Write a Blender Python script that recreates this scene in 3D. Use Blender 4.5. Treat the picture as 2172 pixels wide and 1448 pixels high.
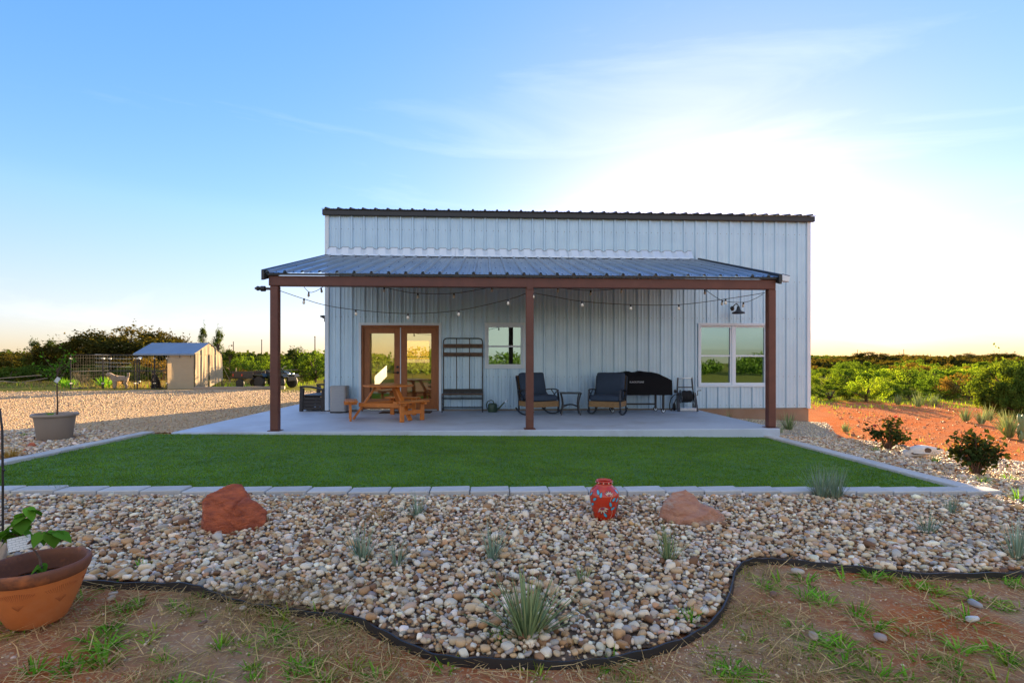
import bpy, bmesh, math, random
import numpy as np
from mathutils import Vector, Matrix, noise as mnoise

for o in list(bpy.data.objects):
    bpy.data.objects.remove(o)
random.seed(7)
rng = np.random.default_rng(7)
SC = bpy.context.scene
COL = SC.collection
R = math.radians
PI = math.pi

# ------------------------------------------------------------------ camera
EYE = 1.395                      # metres above the datum (slab top is 0.16)
FPX = 1086.0                     # focal length in photograph pixels (18 mm on 36 mm)
YAW = R(2.85)
cam = bpy.data.cameras.new('camera')
cam.lens = 18.0
cam.sensor_width = 36.0
cam.shift_y = 44.0 / 2172.0
cam.clip_start = 0.05
cam.clip_end = 3000
cam_o = bpy.data.objects.new('camera', cam)
COL.objects.link(cam_o)
cam_o.location = (0, 0, EYE)
cam_o.rotation_euler = (R(90), 0, -YAW)
SC.camera = cam_o

# ------------------------------------------------------------------ sky, sun, exposure
SUN_AZ, SUN_EL = R(22.5), R(9.0)
w = bpy.data.worlds.new('World')
SC.world = w
w.use_nodes = True
nt = w.node_tree
nt.nodes.clear()


def nd(t, kind, **kw):
    n = t.nodes.new(kind)
    for k, v in kw.items():
        if hasattr(n, k):
            setattr(n, k, v)
        else:
            n.inputs[k].default_value = v
    return n


sky = nd(nt, 'ShaderNodeTexSky', sky_type='NISHITA', sun_disc=False)
sky.sun_elevation = SUN_EL
sky.sun_rotation = SUN_AZ
sky.altitude = 500
sky.air_density = 1.0
sky.dust_density = 0.35
sky.ozone_density = 1.6
gam = nd(nt, 'ShaderNodeGamma', Gamma=0.52)
hsv = nd(nt, 'ShaderNodeHueSaturation', Saturation=1.7, Value=1.0)
tc = nd(nt, 'ShaderNodeTexCoord')
mp = nd(nt, 'ShaderNodeMapping')
mp.inputs['Scale'].default_value = (0.8, 1.5, 5.5)
mp.inputs['Rotation'].default_value = (0.12, -0.10, 0.4)
cn = nd(nt, 'ShaderNodeTexNoise', Scale=1.5, Detail=8.0, Roughness=0.58, Distortion=0.7)
cr = nd(nt, 'ShaderNodeValToRGB')
cr.color_ramp.elements[0].position = 0.54
cr.color_ramp.elements[0].color = (0, 0, 0, 1)
cr.color_ramp.elements[1].position = 0.80
cr.color_ramp.elements[1].color = (0.16, 0.16, 0.16, 1)
# clouds: the sky's own brightness, drained of blue and lifted
cl_s = nd(nt, 'ShaderNodeHueSaturation', Saturation=0.45, Value=1.18)
cl_w = nd(nt, 'ShaderNodeMixRGB', blend_type='MULTIPLY')
cl_w.inputs['Fac'].default_value = 1.0
cl_w.inputs['Color2'].default_value = (1.06, 0.98, 0.90, 1)
cmix = nd(nt, 'ShaderNodeMixRGB')
bg = nd(nt, 'ShaderNodeBackground', Strength=0.15)
out = nd(nt, 'ShaderNodeOutputWorld')
L = nt.links.new
# the haze near the horizon is paler than the sky overhead
sepz = nd(nt, 'ShaderNodeSeparateXYZ')
satr = nd(nt, 'ShaderNodeMapRange')
satr.inputs['From Min'].default_value = 0.0
satr.inputs['From Max'].default_value = 0.28
satr.inputs['To Min'].default_value = 1.45
satr.inputs['To Max'].default_value = 1.9
L(tc.outputs['Generated'], sepz.inputs[0])
L(sepz.outputs['Z'], satr.inputs['Value'])
L(satr.outputs[0], hsv.inputs['Saturation'])
valr = nd(nt, 'ShaderNodeMapRange')
valr.inputs['From Min'].default_value = 0.0
valr.inputs['From Max'].default_value = 0.25
valr.inputs['To Min'].default_value = 0.41
valr.inputs['To Max'].default_value = 0.74
L(sepz.outputs['Z'], valr.inputs['Value'])
L(valr.outputs[0], hsv.inputs['Value'])
L(sky.outputs[0], gam.inputs[0])
wb = nd(nt, 'ShaderNodeMixRGB', blend_type='MULTIPLY')
wb.inputs['Fac'].default_value = 1.0
wb.inputs['Color2'].default_value = (1.02, 0.955, 1.08, 1)
L(gam.outputs[0], wb.inputs['Color1'])
L(wb.outputs[0], hsv.inputs['Color'])
L(wb.outputs[0], cl_s.inputs['Color'])
L(cl_s.outputs[0], cl_w.inputs['Color1'])
L(tc.outputs['Generated'], mp.inputs[0])
L(mp.outputs[0], cn.inputs['Vector'])
L(cn.outputs[0], cr.inputs[0])
L(cr.outputs[0], cmix.inputs['Fac'])
L(hsv.outputs[0], cmix.inputs['Color1'])
L(cl_w.outputs[0], cmix.inputs['Color2'])
# sunlit cumulus over the eastern half of the sky: the door and windows mirror it
mp2 = nd(nt, 'ShaderNodeMapping')
mp2.inputs['Scale'].default_value = (1.0, 1.0, 2.6)
cn2 = nd(nt, 'ShaderNodeTexNoise', Scale=1.9, Detail=9.0, Roughness=0.55, Distortion=0.3)
cr2 = nd(nt, 'ShaderNodeValToRGB')
cr2.color_ramp.elements[0].position = 0.40
cr2.color_ramp.elements[1].position = 0.62
east = nd(nt, 'ShaderNodeMapRange')
east.inputs['From Min'].default_value = 0.25
east.inputs['From Max'].default_value = -0.45
L(sepz.outputs['Y'], east.inputs['Value'])
emul = nd(nt, 'ShaderNodeMath', operation='MULTIPLY')
L(tc.outputs['Generated'], mp2.inputs[0])
L(mp2.outputs[0], cn2.inputs['Vector'])
L(cn2.outputs[0], cr2.inputs[0])
L(cr2.outputs[0], emul.inputs[0])
L(east.outputs[0], emul.inputs[1])
cmix2 = nd(nt, 'ShaderNodeMixRGB')
cmix2.inputs['Color2'].default_value = (1.70, 1.50, 1.20, 1)
L(emul.outputs[0], cmix2.inputs['Fac'])
L(cmix.outputs[0], cmix2.inputs['Color1'])
L(cmix2.outputs[0], bg.inputs['Color'])
L(bg.outputs[0], out.inputs[0])

sun = bpy.data.lights.new('sun', 'SUN')
sun.energy = 4.4
sun.angle = R(0.5)
sun.color = (1.0, 0.70, 0.38)
sun_o = bpy.data.objects.new('sun', sun)
COL.objects.link(sun_o)
sdir = Vector((math.sin(SUN_AZ) * math.cos(SUN_EL), math.cos(SUN_AZ) * math.cos(SUN_EL), math.sin(SUN_EL)))
sun_o.rotation_euler = sdir.to_track_quat('Z', 'Y').to_euler()
sun_o.location = (20, 60, 30)

vs = SC.view_settings
vs.view_transform = 'Standard'
vs.look = 'None'
vs.exposure = 2.62
vs.gamma = 1.0
vs.use_curve_mapping = False
SC.cycles.max_bounces = 8
SC.cycles.transparent_max_bounces = 12
SC.cycles.caustics_reflective = False
SC.cycles.caustics_refractive = False
SC.cycles.sample_clamp_indirect = 6.0

# ------------------------------------------------------------------ terrain height and unprojection
def g(x, y):
    x = np.asarray(x, float)
    y = np.asarray(y, float)
    z = 0.03 - 0.0126 * (np.clip(x, -6, 5.4) - 0.8) - 0.05 * (np.clip(x, 5.4, 9) - 5.4)
    z = z - 0.04 * (4.7 - np.clip(y, 0, 4.7))
    z = z + np.clip(y - 90, 0, 220) * 0.016 * np.clip((x + 10) / 60, 0, 1)
    return z


def gz(x, y):
    return float(g(x, y))


CS, SN = math.cos(YAW), math.sin(YAW)


def ray(u, v):
    xc = (u - 1086.0) / FPX
    yc = -(v - 768.0) / FPX
    return SN + xc * CS, CS - xc * SN, yc


def at_z(u, v, z):
    dx, dy, dz = ray(u, v)
    t = (z - EYE) / dz
    return Vector((dx * t, dy * t, z))


def at_y(u, v, y):
    dx, dy, dz = ray(u, v)
    t = y / dy
    return Vector((dx * t, y, EYE + dz * t))


def on_ground(u, v):
    z = 0.0
    for _ in range(8):
        p = at_z(u, v, z)
        z = gz(p.x, p.y)
    return Vector((p.x, p.y, z))


def on_ground_at(u, t):
    dx, dy, _ = ray(u, 768)
    return Vector((dx * t, dy * t, gz(dx * t, dy * t)))


SLAB = 0.16
WY = 13.1                       # front face of the house wall

# ------------------------------------------------------------------ objects, tags
def tag(o, label=None, cat=None, group=None, kind=None):
    if label:
        o['label'] = label
    if cat:
        o['category'] = cat
    if group:
        o['group'] = group
    if kind:
        o['kind'] = kind
    return o


def thing(name, label, cat, loc=(0, 0, 0), rotz=0.0, group=None, kind=None):
    o = bpy.data.objects.new(name, None)
    o.empty_display_size = 0.2
    COL.objects.link(o)
    o.location = loc
    o.rotation_euler = (0, 0, rotz)
    return tag(o, label, cat, group, kind)


def link_mesh(name, me, parent=None, loc=None, rot=None, scale=None):
    o = bpy.data.objects.new(name, me)
    COL.objects.link(o)
    if parent is not None:
        o.parent = parent
    if loc is not None:
        o.location = loc
    if rot is not None:
        o.rotation_euler = rot
    if scale is not None:
        o.scale = scale
    return o


KIDS = {}


def copy_tree(root, loc, rotz, label=None, scale=None, group=None):
    r = root.copy()
    COL.objects.link(r)
    r.location = loc
    r.rotation_euler = (0, 0, rotz)
    if scale is not None:
        r.scale = scale
    if label:
        r['label'] = label
    if group:
        r['group'] = group
    for ch in list(root.children):
        c = ch.copy()
        COL.objects.link(c)
        c.parent = r
        for gr in list(ch.children):
            d = gr.copy()
            COL.objects.link(d)
            d.parent = c
    return r


def fast_mesh(name, verts, faces, cols=None, smooth=True, mat=None):
    verts = np.ascontiguousarray(verts, dtype=np.float32)
    faces = np.ascontiguousarray(faces, dtype=np.int32)
    me = bpy.data.meshes.new(name)
    n, k = faces.shape
    me.vertices.add(len(verts))
    me.vertices.foreach_set('co', verts.ravel())
    me.loops.add(n * k)
    me.loops.foreach_set('vertex_index', faces.ravel())
    me.polygons.add(n)
    me.polygons.foreach_set('loop_start', np.arange(0, n * k, k, dtype=np.int32))
    me.polygons.foreach_set('loop_total', np.full(n, k, dtype=np.int32))
    me.update(calc_edges=True)
    if smooth:
        me.polygons.foreach_set('use_smooth', np.ones(n, dtype=bool))
    if cols is not None:
        a = me.attributes.new('Col', 'FLOAT_COLOR', 'POINT')
        c4 = np.ones((len(verts), 4), dtype=np.float32)
        c4[:, :3] = cols
        a.data.foreach_set('color', c4.ravel())
    if mat:
        me.materials.append(mat)
    return me


class MB:
    """Collects shapes that become ONE mesh."""

    def __init__(s):
        s.v = []
        s.f = []

    def add(s, vs_, fs_):
        b = len(s.v)
        s.v += [tuple(p) for p in vs_]
        s.f += [tuple(i + b for i in f) for f in fs_]
        return s

    def box(s, x0, x1, y0, y1, z0, z1):
        return s.add([(x0, y0, z0), (x1, y0, z0), (x1, y1, z0), (x0, y1, z0),
                      (x0, y0, z1), (x1, y0, z1), (x1, y1, z1), (x0, y1, z1)],
                     [(0, 3, 2, 1), (4, 5, 6, 7), (0, 1, 5, 4), (1, 2, 6, 5), (2, 3, 7, 6), (3, 0, 4, 7)])

    def bar(s, p0, p1, wd, th, up=(0, 0, 1)):
        """box along p0-p1; wd across (perpendicular to up), th along up"""
        p0, p1 = Vector(p0), Vector(p1)
        d = (p1 - p0).normalized()
        u = Vector(up)
        a = d.cross(u)
        if a.length < 1e-4:
            a = d.cross(Vector((1, 0, 0)))
        a.normalize()
        b = a.cross(d).normalized()
        a *= wd / 2
        b *= th / 2
        vs_ = []
        for p in (p0, p1):
            vs_ += [p - a - b, p + a - b, p + a + b, p - a + b]
        return s.add(vs_, [(0, 1, 2, 3), (7, 6, 5, 4), (0, 4, 5, 1), (1, 5, 6, 2), (2, 6, 7, 3), (3, 7, 4, 0)])

    def tube(s, pts, r, n=8, cap=True):
        pts = [Vector(p) for p in pts]
        rs = r if hasattr(r, '__len__') else [r] * len(pts)
        b0 = len(s.v)
        prev = None
        for i, p in enumerate(pts):
            d = (pts[min(i + 1, len(pts) - 1)] - pts[max(i - 1, 0)]).normalized()
            if prev is None:
                a = d.cross(Vector((0, 0, 1)))
                if a.length < 1e-3:
                    a = d.cross(Vector((0, 1, 0)))
            else:
                a = prev - d * prev.dot(d)
            a.normalize()
            prev = a
            b = d.cross(a).normalized()
            for k in range(n):
                an = 2 * PI * k / n
                s.v.append(tuple(p + (a * math.cos(an) + b * math.sin(an)) * rs[i]))
        for i in range(len(pts) - 1):
            for k in range(n):
                k2 = (k + 1) % n
                s.f.append((b0 + i * n + k, b0 + i * n + k2, b0 + (i + 1) * n + k2, b0 + (i + 1) * n + k))
        if cap:
            s.f.append(tuple(b0 + k for k in reversed(range(n))))
            e = b0 + (len(pts) - 1) * n
            s.f.append(tuple(e + k for k in range(n)))
        return s

    def lathe(s, prof, n=32, c=(0, 0, 0), axis='z', cap=True):
        b0 = len(s.v)
        for (r, z) in prof:
            for k in range(n):
                an = 2 * PI * k / n
                x, y, q = r * math.cos(an), r * math.sin(an), z
                if axis == 'x':
                    x, y, q = q, x, y
                elif axis == 'y':
                    x, y, q = x, q, y
                s.v.append((c[0] + x, c[1] + y, c[2] + q))
        for i in range(len(prof) - 1):
            for k in range(n):
                k2 = (k + 1) % n
                s.f.append((b0 + i * n + k, b0 + i * n + k2, b0 + (i + 1) * n + k2, b0 + (i + 1) * n + k))
        if cap and prof[0][0] > 1e-5:
            s.f.append(tuple(b0 + k for k in reversed(range(n))))
        if cap and prof[-1][0] > 1e-5:
            e = b0 + (len(prof) - 1) * n
            s.f.append(tuple(e + k for k in range(n)))
        return s

    def prism(s, poly, h0, h1, plane='xy'):
        """extrude a 2D polygon; plane xy -> along z, xz -> along y, yz -> along x"""
        n = len(poly)
        vs_ = []
        for h in (h0, h1):
            for (a, b) in poly:
                vs_.append({'xy': (a, b, h), 'xz': (a, h, b), 'yz': (h, a, b)}[plane])
        fs_ = [tuple(reversed(range(n))), tuple(range(n, 2 * n))]
        for k in range(n):
            k2 = (k + 1) % n
            fs_.append((k, k2, n + k2, n + k))
        return s.add(vs_, fs_)

    def sphere(s, c, r, nu=12, nv=8, sc=(1, 1, 1)):
        prof = []
        b0 = len(s.v)
        for i in range(nv + 1):
            th = PI * i / nv
            for k in range(nu):
                an = 2 * PI * k / nu
                s.v.append((c[0] + r * sc[0] * math.sin(th) * math.cos(an),
                            c[1] + r * sc[1] * math.sin(th) * math.sin(an),
                            c[2] + r * sc[2] * math.cos(th)))
        for i in range(nv):
            for k in range(nu):
                k2 = (k + 1) % nu
                s.f.append((b0 + i * nu + k, b0 + (i + 1) * nu + k, b0 + (i + 1) * nu + k2, b0 + i * nu + k2))
        return s

    def mesh(s, name, mat=None, smooth=False, bevel=0.0, merge=True, flat_angle=None):
        me = bpy.data.meshes.new(name)
        bm = bmesh.new()
        vv = [bm.verts.new(p) for p in s.v]
        for f in s.f:
            try:
                bm.faces.new([vv[i] for i in f])
            except ValueError:
                pass
        if merge:
            bmesh.ops.remove_doubles(bm, verts=bm.verts, dist=1e-5)
        bmesh.ops.recalc_face_normals(bm, faces=bm.faces)
        if bevel > 0:
            es = [e for e in bm.edges if len(e.link_faces) == 2 and e.calc_face_angle(0) > 0.5]
            bmesh.ops.bevel(bm, geom=es, offset=bevel, segments=1, affect='EDGES', clamp_overlap=True)
        if smooth:
            for f in bm.faces:
                f.smooth = True
            for e in bm.edges:
                if len(e.link_faces) == 2 and e.calc_face_angle(0) > (flat_angle or 0.7):
                    e.smooth = False
        bm.to_mesh(me)
        bm.free()
        if mat:
            me.materials.append(mat)
        return me

    def build(s, name, mat=None, parent=None, smooth=False, bevel=0.0, loc=None, rot=None, merge=True, flat_angle=None):
        return link_mesh(name, s.mesh(name, mat, smooth, bevel, merge, flat_angle), parent, loc, rot)


# ------------------------------------------------------------------ materials
def new_mat(name):
    m = bpy.data.materials.new(name)
    m.use_nodes = True
    t = m.node_tree
    t.nodes.clear()
    o = t.nodes.new('ShaderNodeOutputMaterial')
    return m, t, o


def P_mat(name, c1, c2=None, rough=0.6, metal=0.0, scale=6.0, bump=0.0, bscale=60.0, stretch=(1, 1, 1), spec=0.5,
          c3=None, scale3=1.3, f3=0.5, attr=False, objrand=0.0, detail=5.0, coat=0.0, rvar=0.0):
    m, t, o = new_mat(name)
    p = nd(t, 'ShaderNodeBsdfPrincipled', Roughness=rough, Metallic=metal)
    p.inputs['Specular IOR Level'].default_value = spec
    p.inputs['Coat Weight'].default_value = coat
    l = t.links.new
    l(p.outputs[0], o.inputs[0])
    tcn = nd(t, 'ShaderNodeTexCoord')
    mpn = nd(t, 'ShaderNodeMapping')
    mpn.inputs['Scale'].default_value = stretch
    l(tcn.outputs['Object'], mpn.inputs[0])
    vec = mpn.outputs[0]
    c2 = c2 or tuple(x * 0.8 for x in c1)
    n1 = nd(t, 'ShaderNodeTexNoise', Scale=scale, Detail=detail, Roughness=0.6)
    l(vec, n1.inputs['Vector'])
    rmp = nd(t, 'ShaderNodeValToRGB')
    rmp.color_ramp.elements[0].position = 0.33
    rmp.color_ramp.elements[1].position = 0.67
    rmp.color_ramp.elements[0].color = (*c1, 1)
    rmp.color_ramp.elements[1].color = (*c2, 1)
    l(n1.outputs[0], rmp.inputs[0])
    cur = rmp.outputs[0]
    if c3:
        n2 = nd(t, 'ShaderNodeTexNoise', Scale=scale3, Detail=6.0, Roughness=0.62)
        l(vec, n2.inputs['Vector'])
        r2 = nd(t, 'ShaderNodeValToRGB')
        r2.color_ramp.elements[0].position = f3
        r2.color_ramp.elements[1].position = min(1.0, f3 + 0.18)
        l(n2.outputs[0], r2.inputs[0])
        mx = nd(t, 'ShaderNodeMixRGB')
        mx.inputs['Color2'].default_value = (*c3, 1)
        l(r2.outputs[0], mx.inputs['Fac'])
        l(cur, mx.inputs['Color1'])
        cur = mx.outputs[0]
    if attr:
        at = nd(t, 'ShaderNodeAttribute', attribute_name='Col')
        mx = nd(t, 'ShaderNodeMixRGB', blend_type='MULTIPLY')
        mx.inputs['Fac'].default_value = 1.0
        l(cur, mx.inputs['Color1'])
        l(at.outputs['Color'], mx.inputs['Color2'])
        cur = mx.outputs[0]
    if objrand > 0:
        oi = nd(t, 'ShaderNodeObjectInfo')
        mr = nd(t, 'ShaderNodeMapRange')
        mr.inputs['To Min'].default_value = 1 - objrand
        mr.inputs['To Max'].default_value = 1 + objrand
        l(oi.outputs['Random'], mr.inputs['Value'])
        mx = nd(t, 'ShaderNodeMixRGB', blend_type='MULTIPLY')
        mx.inputs['Fac'].default_value = 1.0
        l(cur, mx.inputs['Color1'])
        l(mr.outputs[0], mx.inputs['Color2'])
        cur = mx.outputs[0]
    l(cur, p.inputs['Base Color'])
    if rvar > 0:
        mr = nd(t, 'ShaderNodeMapRange')
        mr.inputs['To Min'].default_value = max(0.02, rough - rvar)
        mr.inputs['To Max'].default_value = min(1.0, rough + rvar)
        l(n1.outputs[0], mr.inputs['Value'])
        l(mr.outputs[0], p.inputs['Roughness'])
    if bump > 0:
        nb = nd(t, 'ShaderNodeTexNoise', Scale=bscale, Detail=6.0, Roughness=0.65)
        l(vec, nb.inputs['Vector'])
        b = nd(t, 'ShaderNodeBump', Strength=bump, Distance=0.02)
        l(nb.outputs[0], b.inputs['Height'])
        l(b.outputs[0], p.inputs['Normal'])
    return m


def leaf_mat(name, c1, c2, trans=0.45, rough=0.6, spec=0.12, attr=True, objrand=0.25, scale=1.2, tint=(1.25, 1.2, 0.5)):
    m, t, o = new_mat(name)
    l = t.links.new
    tcn = nd(t, 'ShaderNodeTexCoord')
    n1 = nd(t, 'ShaderNodeTexNoise', Scale=scale, Detail=3.0)
    l(tcn.outputs['Object'], n1.inputs['Vector'])
    rmp = nd(t, 'ShaderNodeValToRGB')
    rmp.color_ramp.elements[0].position = 0.35
    rmp.color_ramp.elements[1].position = 0.65
    rmp.color_ramp.elements[0].color = (*c1, 1)
    rmp.color_ramp.elements[1].color = (*c2, 1)
    l(n1.outputs[0], rmp.inputs[0])
    cur = rmp.outputs[0]
    if attr:
        at = nd(t, 'ShaderNodeAttribute', attribute_name='Col')
        mx = nd(t, 'ShaderNodeMixRGB', blend_type='MULTIPLY')
        mx.inputs['Fac'].default_value = 1.0
        l(cur, mx.inputs['Color1'])
        l(at.outputs['Color'], mx.inputs['Color2'])
        cur = mx.outputs[0]
    if objrand:
        oi = nd(t, 'ShaderNodeObjectInfo')
        mr = nd(t, 'ShaderNodeMapRange')
        mr.inputs['To Min'].default_value = 1 - objrand
        mr.inputs['To Max'].default_value = 1 + objrand
        l(oi.outputs['Random'], mr.inputs['Value'])
        mx = nd(t, 'ShaderNodeMixRGB', blend_type='MULTIPLY')
        mx.inputs['Fac'].default_value = 1.0
        l(cur, mx.inputs['Color1'])
        l(mr.outputs[0], mx.inputs['Color2'])
        cur = mx.outputs[0]
    p = nd(t, 'ShaderNodeBsdfDiffuse')
    l(cur, p.inputs['Color'])
    tr = nd(t, 'ShaderNodeBsdfTranslucent')
    mx2 = nd(t, 'ShaderNodeMixRGB', blend_type='MULTIPLY')
    mx2.inputs['Fac'].default_value = 1.0
    mx2.inputs['Color2'].default_value = (*tint, 1)
    l(cur, mx2.inputs['Color1'])
    l(mx2.outputs[0], tr.inputs['Color'])
    ms = nd(t, 'ShaderNodeMixShader', Fac=trans)
    l(p.outputs[0], ms.inputs[1])
    l(tr.outputs[0], ms.inputs[2])
    l(ms.outputs[0], o.inputs[0])
    return m


def glass_mat(name, refl=0.5, tint=(0.55, 0.6, 0.58), gcol=(1, 1, 1)):
    m, t, o = new_mat(name)
    l = t.links.new
    gl = nd(t, 'ShaderNodeBsdfGlossy', Roughness=0.01)
    gl.inputs['Color'].default_value = (*gcol, 1)
    tr = nd(t, 'ShaderNodeBsdfTransparent')
    tr.inputs['Color'].default_value = (*tint, 1)
    tcn = nd(t, 'ShaderNodeTexCoord')
    n = nd(t, 'ShaderNodeTexNoise', Scale=1.6, Detail=1.0)
    l(tcn.outputs['Object'], n.inputs['Vector'])
    b = nd(t, 'ShaderNodeBump', Strength=0.02, Distance=0.05)
    l(n.outputs[0], b.inputs['Height'])
    l(b.outputs[0], gl.inputs['Normal'])
    ms = nd(t, 'ShaderNodeMixShader', Fac=refl)
    l(tr.outputs[0], ms.inputs[1])
    l(gl.outputs[0], ms.inputs[2])
    l(ms.outputs[0], o.inputs[0])
    return m


M = {}
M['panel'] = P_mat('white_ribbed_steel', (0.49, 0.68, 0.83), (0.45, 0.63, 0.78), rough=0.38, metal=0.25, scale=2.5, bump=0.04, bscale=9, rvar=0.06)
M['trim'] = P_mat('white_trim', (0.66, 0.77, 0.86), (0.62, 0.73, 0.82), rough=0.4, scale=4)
M['galv'] = P_mat('galvalume_roof', (0.36, 0.39, 0.43), (0.29, 0.32, 0.36), rough=0.34, metal=0.9, scale=3, stretch=(1, 0.15, 1), bump=0.05, bscale=6, rvar=0.1)
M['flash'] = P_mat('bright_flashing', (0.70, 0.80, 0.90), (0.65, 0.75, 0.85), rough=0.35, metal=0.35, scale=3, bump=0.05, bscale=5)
M['dark_trim'] = P_mat('dark_bronze_trim', (0.030, 0.033, 0.036), (0.022, 0.024, 0.027), rough=0.45, scale=3)
M['steel_brown'] = P_mat('red_brown_painted_steel', (0.145, 0.050, 0.034), (0.110, 0.038, 0.027), rough=0.5, scale=5, c3=(0.19, 0.09, 0.065), scale3=2.2, f3=0.62, bump=0.03, bscale=30)
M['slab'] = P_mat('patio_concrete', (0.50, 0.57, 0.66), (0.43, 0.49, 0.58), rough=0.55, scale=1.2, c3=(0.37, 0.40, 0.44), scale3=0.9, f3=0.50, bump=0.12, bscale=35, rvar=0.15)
M['found'] = P_mat('stained_foundation', (0.33, 0.21, 0.14), (0.30, 0.17, 0.10), rough=0.85, scale=3, bump=0.2, bscale=25, c3=(0.38, 0.30, 0.24), scale3=1.1, f3=0.6)
M['kerb'] = P_mat('concrete_edging_block', (0.54, 0.53, 0.50), (0.47, 0.46, 0.435), rough=0.85, scale=9, bump=0.15, bscale=70, objrand=0.08)
M['wood_door'] = P_mat('stained_door_wood', (0.36, 0.125, 0.032), (0.26, 0.085, 0.022), rough=0.42, scale=5, stretch=(6, 6, 0.7), bump=0.05, bscale=12)
M['wood_table'] = P_mat('orange_stained_pine', (0.64, 0.205, 0.028), (0.52, 0.150, 0.020), rough=0.5, scale=5, stretch=(3, 3, 3), bump=0.06, bscale=18, objrand=0.12)
M['wood_old'] = P_mat('weathered_board', (0.16, 0.10, 0.065), (0.10, 0.065, 0.045), rough=0.75, scale=6, stretch=(0.8, 6, 6), bump=0.15, bscale=20, objrand=0.1)
M['lumber'] = P_mat('grey_lumber', (0.36, 0.28, 0.20), (0.26, 0.20, 0.15), rough=0.8, scale=4, stretch=(0.6, 5, 5), bump=0.1, bscale=18, objrand=0.15)
M['black_metal'] = P_mat('black_powder_coat', (0.018, 0.018, 0.02), (0.012, 0.012, 0.014), rough=0.42, scale=8)
M['navy_metal'] = P_mat('dark_navy_metal', (0.022, 0.028, 0.042), (0.016, 0.02, 0.03), rough=0.42, scale=8)
M['black_plastic'] = P_mat('dark_brown_resin', (0.032, 0.026, 0.024), (0.024, 0.02, 0.019), rough=0.6, scale=8, bump=0.06, bscale=40)
M['black_cloth'] = P_mat('black_vinyl_cover', (0.006, 0.006, 0.007), (0.004, 0.004, 0.005), rough=0.75, scale=4, bump=0.35, bscale=6, spec=0.2)
M['cushion'] = P_mat('slate_blue_fabric', (0.040, 0.062, 0.098), (0.032, 0.050, 0.080), rough=0.95, scale=3, bump=0.1, bscale=220)
M['stainless'] = P_mat('brushed_stainless', (0.33, 0.34, 0.36), (0.29, 0.30, 0.32), rough=0.45, metal=0.7, scale=5, stretch=(1, 1, 12))
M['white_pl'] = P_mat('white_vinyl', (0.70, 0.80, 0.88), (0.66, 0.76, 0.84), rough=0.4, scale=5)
M['chrome'] = P_mat('bright_aluminium', (0.7, 0.71, 0.72), (0.6, 0.61, 0.62), rough=0.25, metal=0.9, scale=5)
M['lamp_glass'] = P_mat('bulb_glass', (0.75, 0.72, 0.62), (0.7, 0.66, 0.55), rough=0.08, scale=4, spec=0.8)
M['green_pl'] = P_mat('green_plastic', (0.035, 0.075, 0.045), (0.028, 0.062, 0.036), rough=0.45, scale=5)
M['rubber'] = P_mat('black_rubber', (0.014, 0.014, 0.014), (0.02, 0.02, 0.02), rough=0.7, scale=10)
M['lettering'] = P_mat('pale_print', (0.6, 0.6, 0.6), (0.55, 0.55, 0.55), rough=0.6)
M['glass_door'] = glass_mat('door_glass', 0.55, (0.85, 0.80, 0.66), (1.0, 0.86, 0.50))
M['glass_win'] = glass_mat('window_glass', 0.40, (0.6, 0.64, 0.62), (0.60, 0.86, 0.88))
M['shade_cloth'] = leaf_mat('window_shade_cloth', (0.75, 0.68, 0.48), (0.72, 0.65, 0.45), trans=0.5, attr=False, objrand=0, tint=(1, 0.95, 0.7))
M['blind'] = P_mat('roller_blind_cloth', (0.50, 0.58, 0.55), (0.48, 0.56, 0.53), rough=0.8)
M['room'] = P_mat('interior_paint', (0.30, 0.27, 0.22), (0.27, 0.24, 0.2), rough=0.9)
M['room_floor'] = P_mat('interior_floor', (0.14, 0.10, 0.07), (0.10, 0.07, 0.05), rough=0.5)

# ================================================================== SETTING
def sheet(name, xs, ys, dz, mat, keep=None, jit=0.0):
    """a sheet that follows the terrain, dz above it"""
    X, Y = np.meshgrid(xs, ys)
    Z = g(X, Y) + dz
    if jit:
        Z = Z + np.array([[mnoise.noise(Vector((x * 0.35, y * 0.35, 3.1))) * jit for x in xs] for y in ys]) * (np.abs(Y) > -1)
    V = np.stack([X.ravel(), Y.ravel(), Z.ravel()], 1)
    nx = len(xs)
    F = []
    for j in range(len(ys) - 1):
        for i in range(nx - 1):
            if keep and not keep((xs[i] + xs[i + 1]) / 2, (ys[j] + ys[j + 1]) / 2):
                continue
            a = j * nx + i
            F.append((a, a + 1, a + nx + 1, a + nx))
    return fast_mesh(name, V, np.array(F), mat=mat)


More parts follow.
